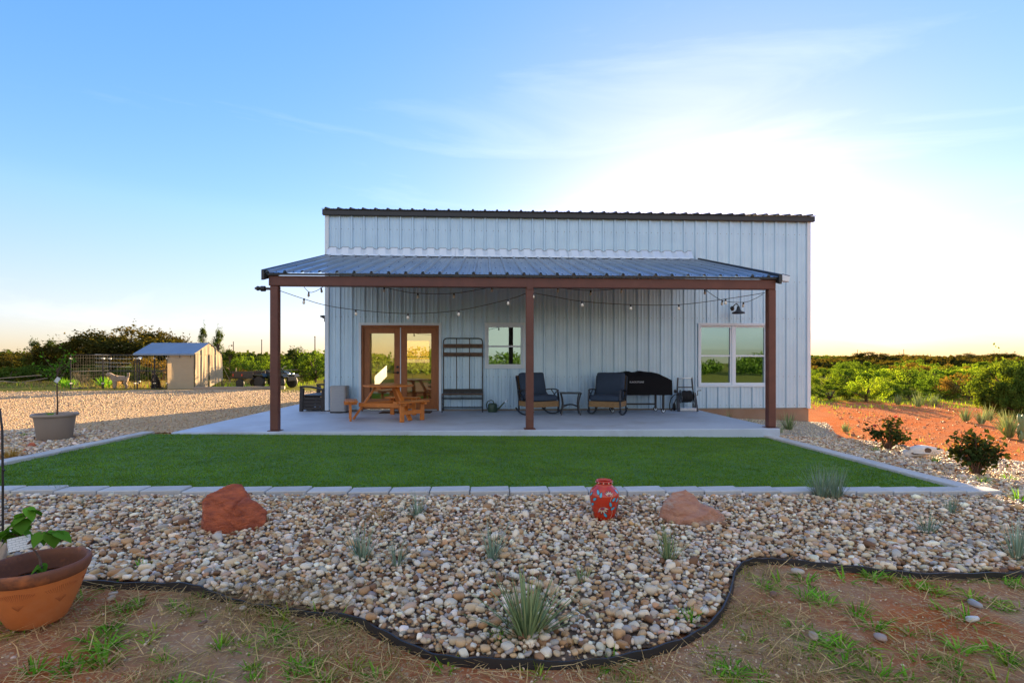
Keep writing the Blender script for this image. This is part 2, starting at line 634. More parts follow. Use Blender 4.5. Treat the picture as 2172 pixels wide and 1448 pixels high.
def ground_mat():
    m, t, o = new_mat('red_dirt_ground')
    l = t.links.new
    p = nd(t, 'ShaderNodeBsdfPrincipled', Roughness=0.95)
    p.inputs['Specular IOR Level'].default_value = 0.0
    tcn = nd(t, 'ShaderNodeTexCoord')
    ob = tcn.outputs['Object']

    def noise(sc, det=6.0, rough=0.62, vec=None):
        n = nd(t, 'ShaderNodeTexNoise', Scale=sc, Detail=det, Roughness=rough)
        l(vec or ob, n.inputs['Vector'])
        return n.outputs[0]

    def ramp(x, a, b, ca=(0, 0, 0), cb=(1, 1, 1)):
        r = nd(t, 'ShaderNodeValToRGB')
        r.color_ramp.elements[0].position = a
        r.color_ramp.elements[1].position = b
        r.color_ramp.elements[0].color = (*ca, 1)
        r.color_ramp.elements[1].color = (*cb, 1)
        l(x, r.inputs[0])
        return r.outputs[0]

    def mix(fac, a, b):
        x = nd(t, 'ShaderNodeMixRGB')
        l(fac, x.inputs['Fac'])
        for s_, v in (('Color1', a), ('Color2', b)):
            if isinstance(v, tuple):
                x.inputs[s_].default_value = (*v, 1)
            else:
                l(v, x.inputs[s_])
        return x.outputs[0]
    red = ramp(noise(3.0), 0.3, 0.7, (0.56, 0.165, 0.052), (0.42, 0.115, 0.038))
    brown = ramp(noise(14.0), 0.35, 0.65, (0.50, 0.305, 0.175), (0.37, 0.22, 0.125))
    bm1 = ramp(noise(0.9), 0.38, 0.56)
    # the graded bank at the right is barer and redder
    sepx = nd(t, 'ShaderNodeSeparateXYZ')
    l(ob, sepx.inputs[0])
    bank = nd(t, 'ShaderNodeMapRange')
    bank.inputs['From Min'].default_value = 5.2
    bank.inputs['From Max'].default_value = 7.0
    bank.inputs['To Min'].default_value = 1.0
    bank.inputs['To Max'].default_value = 0.25
    l(sepx.outputs['X'], bank.inputs['Value'])
    bmm = nd(t, 'ShaderNodeMath', operation='MULTIPLY')
    l(bm1, bmm.inputs[0])
    l(bank.outputs[0], bmm.inputs[1])
    c = mix(bmm.outputs[0], red, brown)
    straw = ramp(noise(45.0, 3.0), 0.56, 0.64)
    c = mix(straw, c, (0.54, 0.39, 0.24))
    # grass thickens into a green field away from the house
    sep = nd(t, 'ShaderNodeSeparateXYZ')
    l(ob, sep.inputs[0])
    mr = nd(t, 'ShaderNodeMapRange')
    mr.inputs['From Min'].default_value = 17.0
    mr.inputs['From Max'].default_value = 25.0
    l(sep.outputs['Y'], mr.inputs['Value'])
    mr2 = nd(t, 'ShaderNodeMapRange')
    mr2.inputs['From Min'].default_value = -8.0
    mr2.inputs['From Max'].default_value = -16.0
    l(sep.outputs['Y'], mr2.inputs['Value'])
    mxx = nd(t, 'ShaderNodeMath', operation='MAXIMUM')
    l(mr.outputs[0], mxx.inputs[0])
    l(mr2.outputs[0], mxx.inputs[1])
    ad = nd(t, 'ShaderNodeMath', operation='ADD')
    l(mxx.outputs[0], ad.inputs[0])
    l(noise(0.7), ad.inputs[1])
    gr = ramp(noise(2.2), 0.35, 0.65, (0.15, 0.17, 0.03), (0.22, 0.19, 0.05))
    c = mix(ramp(ad.outputs[0], 0.78, 1.02), c, gr)
    l(c, p.inputs['Base Color'])
    b = nd(t, 'ShaderNodeBump', Strength=0.7, Distance=0.04)
    l(noise(22.0, 8.0, 0.7), b.inputs['Height'])
    l(b.outputs[0], p.inputs['Normal'])
    l(p.outputs[0], o.inputs[0])
    return m


def gravel_mat(name, cols, scale, bump=0.8, patch=(0.33, 0.24, 0.17)):
    m, t, o = new_mat(name)
    l = t.links.new
    p = nd(t, 'ShaderNodeBsdfPrincipled', Roughness=0.9)
    p.inputs['Specular IOR Level'].default_value = 0.05
    tcn = nd(t, 'ShaderNodeTexCoord')
    vo = nd(t, 'ShaderNodeTexVoronoi', Scale=scale)
    l(tcn.outputs['Object'], vo.inputs['Vector'])
    rmp = nd(t, 'ShaderNodeValToRGB')
    rmp.color_ramp.interpolation = 'CONSTANT'
    els = rmp.color_ramp.elements
    while len(els) < len(cols):
        els.new(0.5)
    for i, c in enumerate(cols):
        els[i].position = i / len(cols)
        els[i].color = (*c, 1)
    sp = nd(t, 'ShaderNodeSeparateXYZ')
    l(vo.outputs['Color'], sp.inputs[0])
    l(sp.outputs['X'], rmp.inputs[0])
    n = nd(t, 'ShaderNodeTexNoise', Scale=0.6, Detail=7.0, Roughness=0.7)
    l(tcn.outputs['Object'], n.inputs['Vector'])
    r2 = nd(t, 'ShaderNodeValToRGB')
    r2.color_ramp.elements[0].position = 0.5
    r2.color_ramp.elements[1].position = 0.72
    l(n.outputs[0], r2.inputs[0])
    mx = nd(t, 'ShaderNodeMixRGB')
    l(r2.outputs[0], mx.inputs['Fac'])
    l(rmp.outputs[0], mx.inputs['Color1'])
    mx.inputs['Color2'].default_value = (*patch, 1)
    l(mx.outputs[0], p.inputs['Base Color'])
    inv = nd(t, 'ShaderNodeMath', operation='MULTIPLY')
    inv.inputs[1].default_value = -1.0
    l(vo.outputs['Distance'], inv.inputs[0])
    b = nd(t, 'ShaderNodeBump', Strength=bump, Distance=0.03)
    l(inv.outputs[0], b.inputs['Height'])
    l(b.outputs[0], p.inputs['Normal'])
    l(p.outputs[0], o.inputs[0])
    return m


M['ground'] = ground_mat()
M['drive'] = gravel_mat('pale_driveway_gravel', [(0.58, 0.42, 0.24), (0.48, 0.34, 0.19), (0.64, 0.48, 0.29), (0.40, 0.28, 0.16), (0.54, 0.39, 0.23)], 24, 0.9, (0.42, 0.28, 0.17))
M['pale_gravel'] = gravel_mat('fine_grey_gravel', [(0.42, 0.40, 0.36), (0.33, 0.31, 0.28), (0.5, 0.48, 0.44), (0.36, 0.32, 0.27)], 40, 0.8, (0.30, 0.27, 0.22))
M['bed_base'] = P_mat('bed_soil_under_pebbles', (0.26, 0.18, 0.12), (0.16, 0.11, 0.075), rough=1.0, scale=20, bump=0.4, bscale=60)
M['turf'] = P_mat('turf_backing', (0.09, 0.20, 0.03), (0.065, 0.16, 0.024), rough=0.9, scale=3.0, bump=0.6, bscale=160, c3=(0.04, 0.10, 0.02), scale3=0.9, f3=0.52)
M['stone'] = P_mat('river_pebble', (1.0, 1.0, 1.0), (0.80, 0.78, 0.76), rough=0.62, scale=22, bump=0.12, bscale=55, attr=True, objrand=0.05, spec=0.35)

# ground: one sheet to the horizon, finer near the camera
xs = np.concatenate([-np.geomspace(900, 14, 22), np.arange(-12, 13.5, 0.75), np.geomspace(14, 900, 22)])
ys = np.concatenate([[-900, -400, -200, -100, -60, -35, -20, -12, -8, -5], np.arange(-3, 24, 0.75), np.geomspace(24, 1400, 30)])
ground = link_mesh('ground', sheet('ground', xs, ys, -0.012, M['ground'], jit=0.012))
tag(ground, kind='structure')

# driveway of pale gravel at the left of the house
drv_far = lambda x: 23.6 + 1.0 * math.sin(x * 0.35) + (1.2 if x < -22 else 0)
dxs = np.concatenate([np.linspace(-70, -20, 26), np.arange(-19, -5.56, 0.55), [-5.56]])
dys = np.arange(9.6, 27, 0.4)


def keep_drive(x, y):
    if y > drv_far(x):
        return False
    edge = 9.8 + 0.9 * max(0, (-8.2 - x)) * 0.35
    if y < edge:
        return x < -14
    if x > -9.0 and y > 21.8 + (x + 9) * 0.25:
        return False
    return True


drive = link_mesh('gravel_driveway', sheet('gravel_driveway', dxs, dys, 0.012, M['drive'], keep_drive))
tag(drive, kind='structure')
# pale fine gravel at the right end of the house
pxs = np.arange(5.5, 10.0, 0.25)
pys = np.arange(8.9, 13.2, 0.25)
path = link_mesh('gravel_path', sheet('gravel_path', pxs, pys, 0.012, M['pale_gravel'],
                                       lambda x, y: x < 6.1 + (y - 8.6) * 0.62))
tag(path, kind='structure')

# concrete patio slab: L round the left corner of the house
mb = MB()
mb.prism([(-5.55, 9.3), (5.48, 9.3), (5.48, 13.09), (-4.06, 13.09), (-4.06, 21.6), (-5.55, 21.6)], -0.5, SLAB)
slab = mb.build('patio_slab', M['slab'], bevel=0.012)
tag(slab, kind='structure')

# lawn of short turf, flush against slab and kerb
txs = np.linspace(-5.87, 5.17, 60)
tys = np.linspace(5.37, 9.30, 24)
lawn = link_mesh('lawn', sheet('lawn', txs, tys, 0.022, M['turf']))
tag(lawn, kind='structure')
# blades
nb = 190000
yb = 5.37 + 3.91 * rng.random(nb) ** 1.35
bx = np.repeat(rng.uniform(-5.86, 5.16, nb // 4), 4) + rng.normal(0, 0.012, nb)
bx = np.clip(bx, -5.86, 5.16)
yb = np.clip(np.repeat(yb[::4], 4) + rng.normal(0, 0.012, nb), 5.37, 9.29)
bz = g(bx, yb) + 0.02
ang = rng.uniform(0, 2 * PI, nb)
hh = rng.uniform(0.012, 0.027, nb)
ww = rng.uniform(0.0025, 0.0045, nb)
lean = rng.normal(0, 0.012, (nb, 2))
V = np.zeros((nb, 3, 3), np.float32)
V[:, 0] = np.stack([bx - np.cos(ang) * ww, yb - np.sin(ang) * ww, bz], 1)
V[:, 1] = np.stack([bx + np.cos(ang) * ww, yb + np.sin(ang) * ww, bz], 1)
V[:, 2] = np.stack([bx + lean[:, 0], yb + lean[:, 1], bz + hh], 1)
tone = rng.uniform(0.65, 1.35, nb)
patch = np.array([mnoise.noise(Vector((x * 0.8, y * 1.6, 0.5))) for x, y in zip(bx[::20], yb[::20])])
patch2 = np.array([mnoise.noise(Vector((x * 3.2, y * 7.0, 8.5))) for x, y in zip(bx[::4], yb[::4])])
order_ = None
tone = tone * (1 + 0.22 * np.repeat(patch2, 4)[:nb])
cols = np.repeat(np.stack([tone * rng.uniform(0.8, 1.4, nb), tone, tone * rng.uniform(0.6, 1.1, nb)], 1), 3, axis=0)
M['blade'] = leaf_mat('turf_blade', (0.165, 0.32, 0.045), (0.125, 0.26, 0.036), trans=0.3, objrand=0, tint=(1.1, 1.1, 0.6))
turf_o = link_mesh('grass', fast_mesh('grass', V.reshape(-1, 3), np.arange(nb * 3).reshape(-1, 3), cols, False, M['blade']))
tag(turf_o, kind='stuff')

# ------------------------------------------------------------------ kerb of concrete blocks round the lawn
kerb = thing('kerb', None, None, kind='structure')
bm_ = MB().box(-0.196, 0.196, -0.1, 0.1, -0.10, 0.0)
blk = bm_.mesh('kerb_block', M['kerb'], bevel=0.008)
x = -6.6
i = 0
while x < 5.22:
    xc = x + 0.2
    yy = 5.255 + 0.012 * math.sin(xc * 1.1) + rng.normal(0, 0.003)
    link_mesh('block', blk, kerb, (xc, yy, gz(xc, yy) + 0.062 + rng.normal(0, 0.002)), (0, R(-0.7), rng.normal(0, 0.006)))
    x += 0.402
y = 5.56
while y < 9.3:
    for sx in (-5.97, 5.27):
        yc = y
        link_mesh('block', blk, kerb, (sx + rng.normal(0, 0.003), yc, gz(sx, yc) + 0.060 + rng.normal(0, 0.002)), (0, 0, PI / 2 + rng.normal(0, 0.006)))
    y += 0.402

# ------------------------------------------------------------------ black landscape edging that bounds the pebble bed
EDGE_PX = [(-330, 1228), (-150, 1230), (0, 1234), (120, 1237), (195, 1241), (300, 1244), (390, 1250), (440, 1262), (500, 1273), (560, 1287),
           (640, 1300), (740, 1316), (800, 1347), (880, 1380), (960, 1403), (1050, 1412), (1200, 1416), (1330, 1402),
           (1420, 1376), (1490, 1338), (1535, 1297), (1555, 1257), (1562, 1217), (1580, 1199), (1615, 1192), (1680, 1195),
           (1760, 1207), (1850, 1214), (1960, 1223), (2080, 1225), (2172, 1222), (2300, 1216), (2450, 1205)]
ctrl = [on_ground(u, v) for u, v in EDGE_PX]


def smooth_path(pts, n):
    out_ = []
    for i in range(len(pts) - 1):
        p0 = pts[max(i - 1, 0)]
        p1, p2 = pts[i], pts[i + 1]
        p3 = pts[min(i + 2, len(pts) - 1)]
        for k in range(n):
            t_ = k / n
            out_.append(0.5 * ((2 * p1) + (p2 - p0) * t_ + (2 * p0 - 5 * p1 + 4 * p2 - p3) * t_ * t_ + (3 * p1 - p0 - 3 * p2 + p3) * t_ ** 3))
    out_.append(pts[-1])
    return out_


edge = smooth_path(ctrl, 6)
mb = MB()
b0 = []
for i, p in enumerate(edge):
    d = (edge[min(i + 1, len(edge) - 1)] - edge[max(i - 1, 0)])
    nrm = Vector((-d.y, d.x, 0)).normalized()
    top = gz(p.x, p.y) + 0.034 + 0.006 * math.sin(i * 0.37) + 0.004 * math.sin(i * 1.3)
    if 42 < i < 66:
        top -= 0.022 * abs(math.sin((i - 42) / 24 * PI))
    tilt = 0.010 * math.sin(i * 0.21)
    a = len(mb.v)
    mb.v += [tuple(Vector((p.x, p.y, top - 0.14)) - nrm * 0.005), tuple(Vector((p.x, p.y, top)) + nrm * (tilt - 0.005)),
             tuple(Vector((p.x, p.y, top)) + nrm * (tilt + 0.005)), tuple(Vector((p.x, p.y, top - 0.14)) + nrm * 0.005)]
    if i:
        q = a - 4
        for k in range(3):
            mb.f.append((q + k, a + k, a + k + 1, q + k + 1))
M['edging'] = P_mat('black_steel_edging', (0.020, 0.020, 0.021), (0.030, 0.026, 0.023), rough=0.5, scale=7, c3=(0.07, 0.042, 0.028), scale3=2.5, f3=0.58, bump=0.1, bscale=20)
ed = mb.build('landscape_edging', M['edging'], smooth=True)
tag(ed, 'black strip edging curving between the river pebbles and the bare red dirt', 'garden edging')

# ------------------------------------------------------------------ pebble bed
poly = np.array([(p.x, p.y) for p in edge] + [(9.0, 6.2), (7.0, 9.5), (5.39, 9.6), (5.39, 5.14), (-6.1, 5.14), (-6.1, 9.4), (-8.3, 10.2), (-9.8, 9.0), (-10.2, 6.0)])


def inside(px, py, pg=poly):
    r_ = np.zeros(len(px), bool)
    n = len(pg)
    j = n - 1
    for i in range(n):
        xi, yi = pg[i]
        xj, yj = pg[j]
        c = ((yi > py) != (yj > py)) & (px < (xj - xi) * (py - yi) / (yj - yi + 1e-12) + xi)
        r_ ^= c
        j = i
    return r_


bxs = np.arange(-10.4, 9.2, 0.06)
bys = np.arange(1.9, 10.4, 0.06)


def keep_bed(x, y):
    return bool(inside(np.array([x]), np.array([y]))[0])


bed_me = None
XX, YY = np.meshgrid((bxs[:-1] + bxs[1:]) / 2, (bys[:-1] + bys[1:]) / 2)
CX, CY = np.meshgrid(bxs, bys)
ci = inside(CX.ravel(), CY.ravel()).reshape(CX.shape)
ins = ci[:-1, :-1] & ci[1:, :-1] & ci[:-1, 1:] & ci[1:, 1:]
kk = {(round(a, 3), round(b, 3)): ins[j, i] for j, b in enumerate(YY[:, 0]) for i, a in enumerate(XX[0])}
bed = link_mesh('pebble_bed', sheet('pebble_bed', bxs, bys, 0.006, M['bed_base'],
                                     lambda x, y: kk[(round(x, 3), round(y, 3))]))
tag(bed, kind='structure')


def ico(sub):
    bm = bmesh.new()
    bmesh.ops.create_icosphere(bm, subdivisions=sub, radius=1.0)
    v = np.array([tuple(x.co) for x in bm.verts])
    f = np.array([[q.index for q in x.verts] for x in bm.faces])
    bm.free()
    return v, f


ICO1 = ico(2)      # 42 verts, 80 faces
ICO0 = ico(1)      # 12 verts, 20 faces
PALETTE = np.array([(0.40, 0.30, 0.20), (0.30, 0.19, 0.11), (0.47, 0.40, 0.31), (0.55, 0.51, 0.45), (0.33, 0.33, 0.34),
                    (0.17, 0.095, 0.055), (0.42, 0.27, 0.15), (0.50, 0.45, 0.38), (0.25, 0.25, 0.28), (0.36, 0.27, 0.22), (0.48, 0.48, 0.48), (0.66, 0.64, 0.60)])
PW = np.array([11, 9, 12, 12, 8, 8, 8, 11, 5, 6, 9, 9.0])
PW /= PW.sum()


def stone_shapes(base, k):
    out_ = []
    for q in range(k):
        v = base[0].copy()
        ex = rng.uniform(0.55, 0.95)
        v = np.sign(v) * np.abs(v) ** ex
        v /= np.linalg.norm(v, axis=1).max()
        v *= np.array([rng.uniform(0.85, 1.15), rng.uniform(0.6, 0.85), rng.uniform(0.42, 0.68)])
        # shear and lumps
        v[:, 0] += v[:, 1] * rng.uniform(-0.3, 0.3)
        of = rng.uniform(0, 50)
        if rng.random() < 0.65:      # broken faces
            for _c in range(int(rng.integers(1, 4))):
                nn_ = rng.normal(0, 1, 3)
                nn_ /= np.linalg.norm(nn_)
                dd = v @ nn_
                lim = dd.max() * rng.uniform(0.5, 0.85)
                v = v - np.maximum(dd - lim, 0)[:, None] * nn_[None] * 0.9
        v *= np.array([1 + 0.22 * mnoise.noise(Vector(p) * 1.3 + Vector((of, of, of))) for p in v])[:, None]
        out_.append(v)
    return out_


SHAPES1 = stone_shapes(ICO1, 30)
SHAPES0 = stone_shapes(ICO0, 16)


def rot_mats(n, tilt):
    a = rng.uniform(0, 2 * PI, n)
    b = rng.normal(0, tilt, n)
    c = rng.normal(0, tilt, n)
    ca, sa, cb, sb, cc, sc = np.cos(a), np.sin(a), np.cos(b), np.sin(b), np.cos(c), np.sin(c)
    Rz = np.zeros((n, 3, 3)); Rz[:, 0, 0] = ca; Rz[:, 0, 1] = -sa; Rz[:, 1, 0] = sa; Rz[:, 1, 1] = ca; Rz[:, 2, 2] = 1
    Rx = np.zeros((n, 3, 3)); Rx[:, 0, 0] = 1; Rx[:, 1, 1] = cb; Rx[:, 1, 2] = -sb; Rx[:, 2, 1] = sb; Rx[:, 2, 2] = cb
    Ry = np.zeros((n, 3, 3)); Ry[:, 1, 1] = 1; Ry[:, 0, 0] = cc; Ry[:, 0, 2] = sc; Ry[:, 2, 0] = -sc; Ry[:, 2, 2] = cc
    return Rz @ Rx @ Ry, (a, b, c)


def stone_cloud(name, px, py, pz, size, shapes, faces, mat, parent=None, tilt=0.3, pal=PALETTE, pw=PW, dark=1.0):
    n = len(px)
    Rm, _ = rot_mats(n, tilt)
    sh = rng.integers(0, len(shapes), n)
    S = np.array(shapes)[sh] * size[:, None, None]
    V = np.einsum('nij,nkj->nki', Rm, S) + np.stack([px, py, pz], 1)[:, None, :]
    nv = S.shape[1]
    F = faces[None] + (np.arange(n) * nv)[:, None, None]
    c = pal[rng.choice(len(pal), n, p=pw)] * rng.uniform(0.8, 1.2, (n, 1)) * rng.uniform(0.94, 1.06, (n, 3)) * dark * np.array([1.47, 1.30, 1.02])
    cols = np.repeat(c, nv, axis=0)
    return link_mesh(name, fast_mesh(name, V.reshape(-1, 3), F.reshape(-1, 3), cols, True, mat), parent)


def jitter_grid(x0, x1, y0, y1, sp):
    gx = np.arange(x0, x1, sp)
    gy = np.arange(y0, y1, sp * 0.9)
    X, Y = np.meshgrid(gx, gy)
    X[1::2] += sp / 2
    X = X.ravel() + rng.uniform(-0.42, 0.42, X.size) * sp
    Y = Y.ravel() + rng.uniform(-0.42, 0.42, Y.size) * sp
    return X, Y


def in_view(px, py, m=330):
    dx = px * CS - py * SN
    dy = px * SN + py * CS
    u = 1086 + FPX * dx / np.maximum(dy, 0.01)
    return (dy > 0.4) & (u > -m - 60) & (u < 2172 + m)


# clearances: stones are not piled through pots, boulders and stems
CLEAR = []


def clear_disc(p, r):
    CLEAR.append((p.x, p.y, r))


BOULD1 = on_ground(492, 1120) + Vector((0.03, 0.0, 0))
BOULD2 = on_ground(1466, 1108) + Vector((0, 0.02, 0))
VASE = on_ground(1280, 1100) + Vector((0, -0.03, 0))
POT = Vector((-2.43, 2.90, 0)); POT.z = gz(POT.x, POT.y)
PLANTER = on_ground(103, 938) + Vector((0, 0.12, 0))
clear_disc(BOULD1, 0.20); clear_disc(BOULD2, 0.20); clear_disc(VASE, 0.085); clear_disc(POT, 0.19); clear_disc(PLANTER, 0.22)


def cleared(px, py):
    k = np.ones(len(px), bool)
    for (a, b, r) in CLEAR:
        k &= (px - a) ** 2 + (py - b) ** 2 > r * r
    return k


px, py = jitter_grid(-9.9, 8.8, 1.95, 10.2, 0.0305)
k = in_view(px, py) & cleared(px, py)
for ox, oy in ((0.035, 0), (-0.035, 0), (0, 0.035), (0, -0.035)):
    k &= inside(px + ox, py + oy)
far_thin = rng.random(len(px)) < np.clip(1.35 - (py - 5.5) * 0.10, 0.55, 1)
k &= far_thin
px, py = px[k], py[k]
sz = np.clip(rng.lognormal(math.log(0.0196), 0.36, len(px)), 0.011, 0.052) * np.clip(1.0 + (py - 4) * 0.01, 0.95, 1.1)
pz = g(px, py) + 0.012 + rng.uniform(0.0, 0.030, len(px)) + sz * 0.12
# distance-scaled apparent size; the 300 largest become objects of their own
app = sz / np.hypot(px, py)
vis = (on := None) or (np.abs((px * CS - py * SN) / np.maximum(px * SN + py * CS, .1)) < 1.0)
order = np.argsort(-(app * vis * (pz - g(px, py) > 0.03)))
big = order[:300]
rest = order[300:]
meshes = []
for q in range(60):
    c = PALETTE[rng.choice(len(PALETTE), p=PW)] * rng.uniform(0.8, 1.2) * np.array([1.47, 1.30, 1.02])
    v = SHAPES1[q % len(SHAPES1)]
    meshes.append(fast_mesh('pebble', v, ICO1[1], np.repeat(c[None], len(v), 0), True, M['stone']))
for i_ in big:
    s_ = float(sz[i_])
    link_mesh('pebble', meshes[rng.integers(0, 60)], bed, (px[i_], py[i_], pz[i_] + 0.004), (rng.normal(0, .3), rng.normal(0, .3), rng.uniform(0, 6.28)), (s_, s_, s_))
fine = (py < 3.95) & in_view(px, py, 40)
near = rest[fine[rest]]
farr = rest[~fine[rest]]
o = stone_cloud('pebbles', px[near], py[near], pz[near], sz[near], SHAPES1, ICO1[1], M['stone'], bed)
tag(o, kind='stuff')
o = stone_cloud('pebbles', px[farr], py[farr], pz[farr], sz[farr], SHAPES0, ICO0[1], M['stone'], bed)
tag(o, kind='stuff')

# loose stones on the driveway and the fine gravel, as real geometry where they can be told apart
px, py = jitter_grid(-21.5, -5.6, 8.6, 23.4, 0.095)
k = in_view(px, py) & ~inside(px, py) & (py > 9.6 - (px + 8) * 0.1) & cleared(px, py) & (rng.random(len(px)) < np.clip(1.5 - (py - 9) * 0.09, 0.35, 1))
px, py = px[k], py[k]
sz = np.clip(rng.lognormal(math.log(0.017), 0.35, len(px)), 0.008, 0.04) * np.clip(py / 14, 0.9, 1.5)
DP = np.array([(0.38, 0.31, 0.22), (0.31, 0.25, 0.17), (0.43, 0.36, 0.26), (0.27, 0.21, 0.15), (0.37, 0.28, 0.19)])
o = stone_cloud('gravel', px, py, g(px, py) + 0.014 + sz * 0.2, sz, SHAPES0, ICO0[1], M['stone'], None, 0.35, DP, np.full(5, 0.2))
tag(o, kind='stuff')
px, py = jitter_grid(5.3, 9.6, 8.4, 13.0, 0.05)
k = (px < 6.2 + (py - 8.6) * 0.62) & cleared(px, py) & (px > 5.5)
px, py = px[k], py[k]
sz = np.clip(rng.lognormal(math.log(0.014), 0.35, len(px)), 0.007, 0.03)
o = stone_cloud('gravel', px, py, g(px, py) + 0.014 + sz * 0.2, sz, SHAPES0, ICO0[1], M['stone'], None, 0.35, np.array([(0.46, 0.43, 0.38), (0.36, 0.33, 0.29), (0.54, 0.52, 0.47)]), np.full(3, 1 / 3))
tag(o, kind='stuff')
# grit on the bare dirt in front of the edging, thickest outside the bulge of the bed
n = 22000
px = rng.uniform(-3.4, 4.6, n); py = rng.uniform(1.9, 3.9, n)
k = ~inside(px, py) & in_view(px, py)
dens = np.exp(-(((px - 0.75) / 0.65) ** 2 + ((py - 2.45) / 0.35) ** 2)) + np.exp(-(((px + 1.3) / 0.5) ** 2 + ((py - 2.85) / 0.3) ** 2)) * 0.35 + 0.10
k &= rng.random(n) < dens * 1.2
px, py = px[k], py[k]
sz = np.clip(rng.lognormal(math.log(0.0055), 0.4, len(px)), 0.003, 0.016)
o = stone_cloud('grit', px, py, g(px, py) + 0.002 + sz * 0.1 - 0.008, sz, SHAPES0, ICO0[1], M['stone'], None, 0.35, np.array([(0.48, 0.42, 0.34), (0.36, 0.28, 0.21), (0.55, 0.51, 0.45)]), np.full(3, 1 / 3))
tag(o, kind='stuff')

# ================================================================== HOUSE
house = thing('house', 'white ribbed metal house with a covered patio along its front wall', 'house', (0, 0, 0))
HX0, HX1, HB = -4.04, 8.51, 21.7
Z0, ZT = 0.20, 5.08
DOOR = (-3.16, -1.20, 0.17, 2.335)
WIN1 = (0.005, 0.925, 1.285, 2.34)
WIN2 = (5.55, 7.34, 0.80, 2.355)
HOLES = [DOOR, WIN1, WIN2]
PITCH = 0.3048


def profile(s0, s1, rib=0.032):
    """points (s, d) of a ribbed sheet between s0 and s1"""
    pts = []
    k = math.floor(s0 / PITCH) - 1
    while k * PITCH < s1 + PITCH:
        b = k * PITCH + 0.04
        for ds, d in ((-0.036, 0), (-0.017, rib), (0.017, rib), (0.036, 0), (0.090, 0), (0.100, 0.005), (0.112, 0.005), (0.122, 0),
                      (0.178, 0), (0.188, 0.005), (0.200, 0.005), (0.210, 0)):
            pts.append((b + ds, d))
        k += 1
    return pts


def interp_profile(pts, cuts, s0, s1):
    xs_ = sorted(set([round(p[0], 5) for p in pts if s0 < p[0] < s1] + [s0, s1] + [c for c in cuts if s0 < c < s1]))
    px_ = [p[0] for p in pts]
    pd_ = [p[1] for p in pts]
    return [(x_, float(np.interp(x_, px_, pd_))) for x_ in xs_]


def wall_panel_mesh(s0, s1, z0, z1, holes):
    pts = profile(s0 - HX0, s1 - HX0)
    pts = [(a + HX0, d) for a, d in pts]
    cuts = [c for h in holes for c in h[:2]]
    pr = interp_profile(pts, cuts, s0, s1)
    mb = MB()
    for (xa, da), (xb, db) in zip(pr[:-1], pr[1:]):
        xm = (xa + xb) / 2
        spans = [(z0, z1)]
        for h in holes:
            if h[0] < xm < h[1]:
                ns = []
                for a, b in spans:
                    if h[2] > a:
                        ns.append((a, min(b, h[2])))
                    if h[3] < b:
                        ns.append((max(a, h[3]), b))
                spans = [q for q in ns if q[1] - q[0] > 0.01]
        for a, b in spans:
            mb.add([(xa, WY - da, a), (xb, WY - db, a), (xb, WY - db, b), (xa, WY - da, b)], [(0, 1, 2, 3)])
    return mb


x = HX0
while x < HX1 - 0.05:
    x2 = min(x + PITCH * 3, HX1)
    # each sheet laps its neighbour by a hair; a sheet cut in two by a window is two pieces
    dy = rng.uniform(-0.0015, 0.0015)
    cutby = [h for h in HOLES if h[0] <= x and h[1] >= x2 and h[2] > 0.3]
    spans_ = [(Z0, ZT)] if not cutby else [(Z0, cutby[0][2]), (cutby[0][3], ZT)]
    for za_, zb_ in spans_:
        mbp = wall_panel_mesh(x + 0.0012, x2, za_, zb_, HOLES if not cutby else [])
        mbp.v = [(a, b + dy, c) for a, b, c in mbp.v]
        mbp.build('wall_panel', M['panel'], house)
    x = x2

# rows of fastener heads on the front wall
mb = MB()
for zr in (0.27, 1.02, 2.42 + 0.12, 3.5, 4.75):
    k = 0
    while HX0 + k * PITCH + 0.10 < HX1:
        for off in (0.085, 0.255):
            xx = HX0 + k * PITCH + off
            if not any(h[0] - 0.05 < xx < h[1] + 0.05 and h[2] - 0.05 < zr < h[3] + 0.05 for h in HOLES):
                mb.lathe([(0.009, WY - 0.002), (0.009, WY - 0.007), (0.003, WY - 0.011)], 6, (xx, 0, zr), 'y')
        k += 1
M['screw'] = P_mat('fastener', (0.30, 0.31, 0.32), rough=0.4, metal=0.6)
so = mb.build('fasteners', M['screw'], house, merge=False)
tag(so, kind='stuff')


def solid_wall(x0, x1, z0, z1, holes, y0, y1):
    xs_ = sorted(set([x0, x1] + [c for h in holes for c in h[:2]]))
    zs_ = sorted(set([z0, z1] + [c for h in holes for c in h[2:]]))
    mb = MB()
    for a, b in zip(xs_[:-1], xs_[1:]):
        for c, d in zip(zs_[:-1], zs_[1:]):
            xm, zm = (a + b) / 2, (c + d) / 2
            if any(h[0] < xm < h[1] and h[2] < zm < h[3] for h in holes):
                continue
            mb.box(a, b, y0, y1, c, d)
    return mb


REARW = (-3.36, -2.36, 1.05, 2.30)
solid_wall(HX0 + 0.16, HX1 - 0.16, 0.165, ZT, HOLES, WY + 0.012, WY + 0.16).build('inner_wall', M['room'], house, merge=False)
solid_wall(HX0 + 0.16, HX1 - 0.16, 0.165, ZT, [REARW], HB - 0.16, HB).build('rear_wall', M['panel'], house, merge=False)
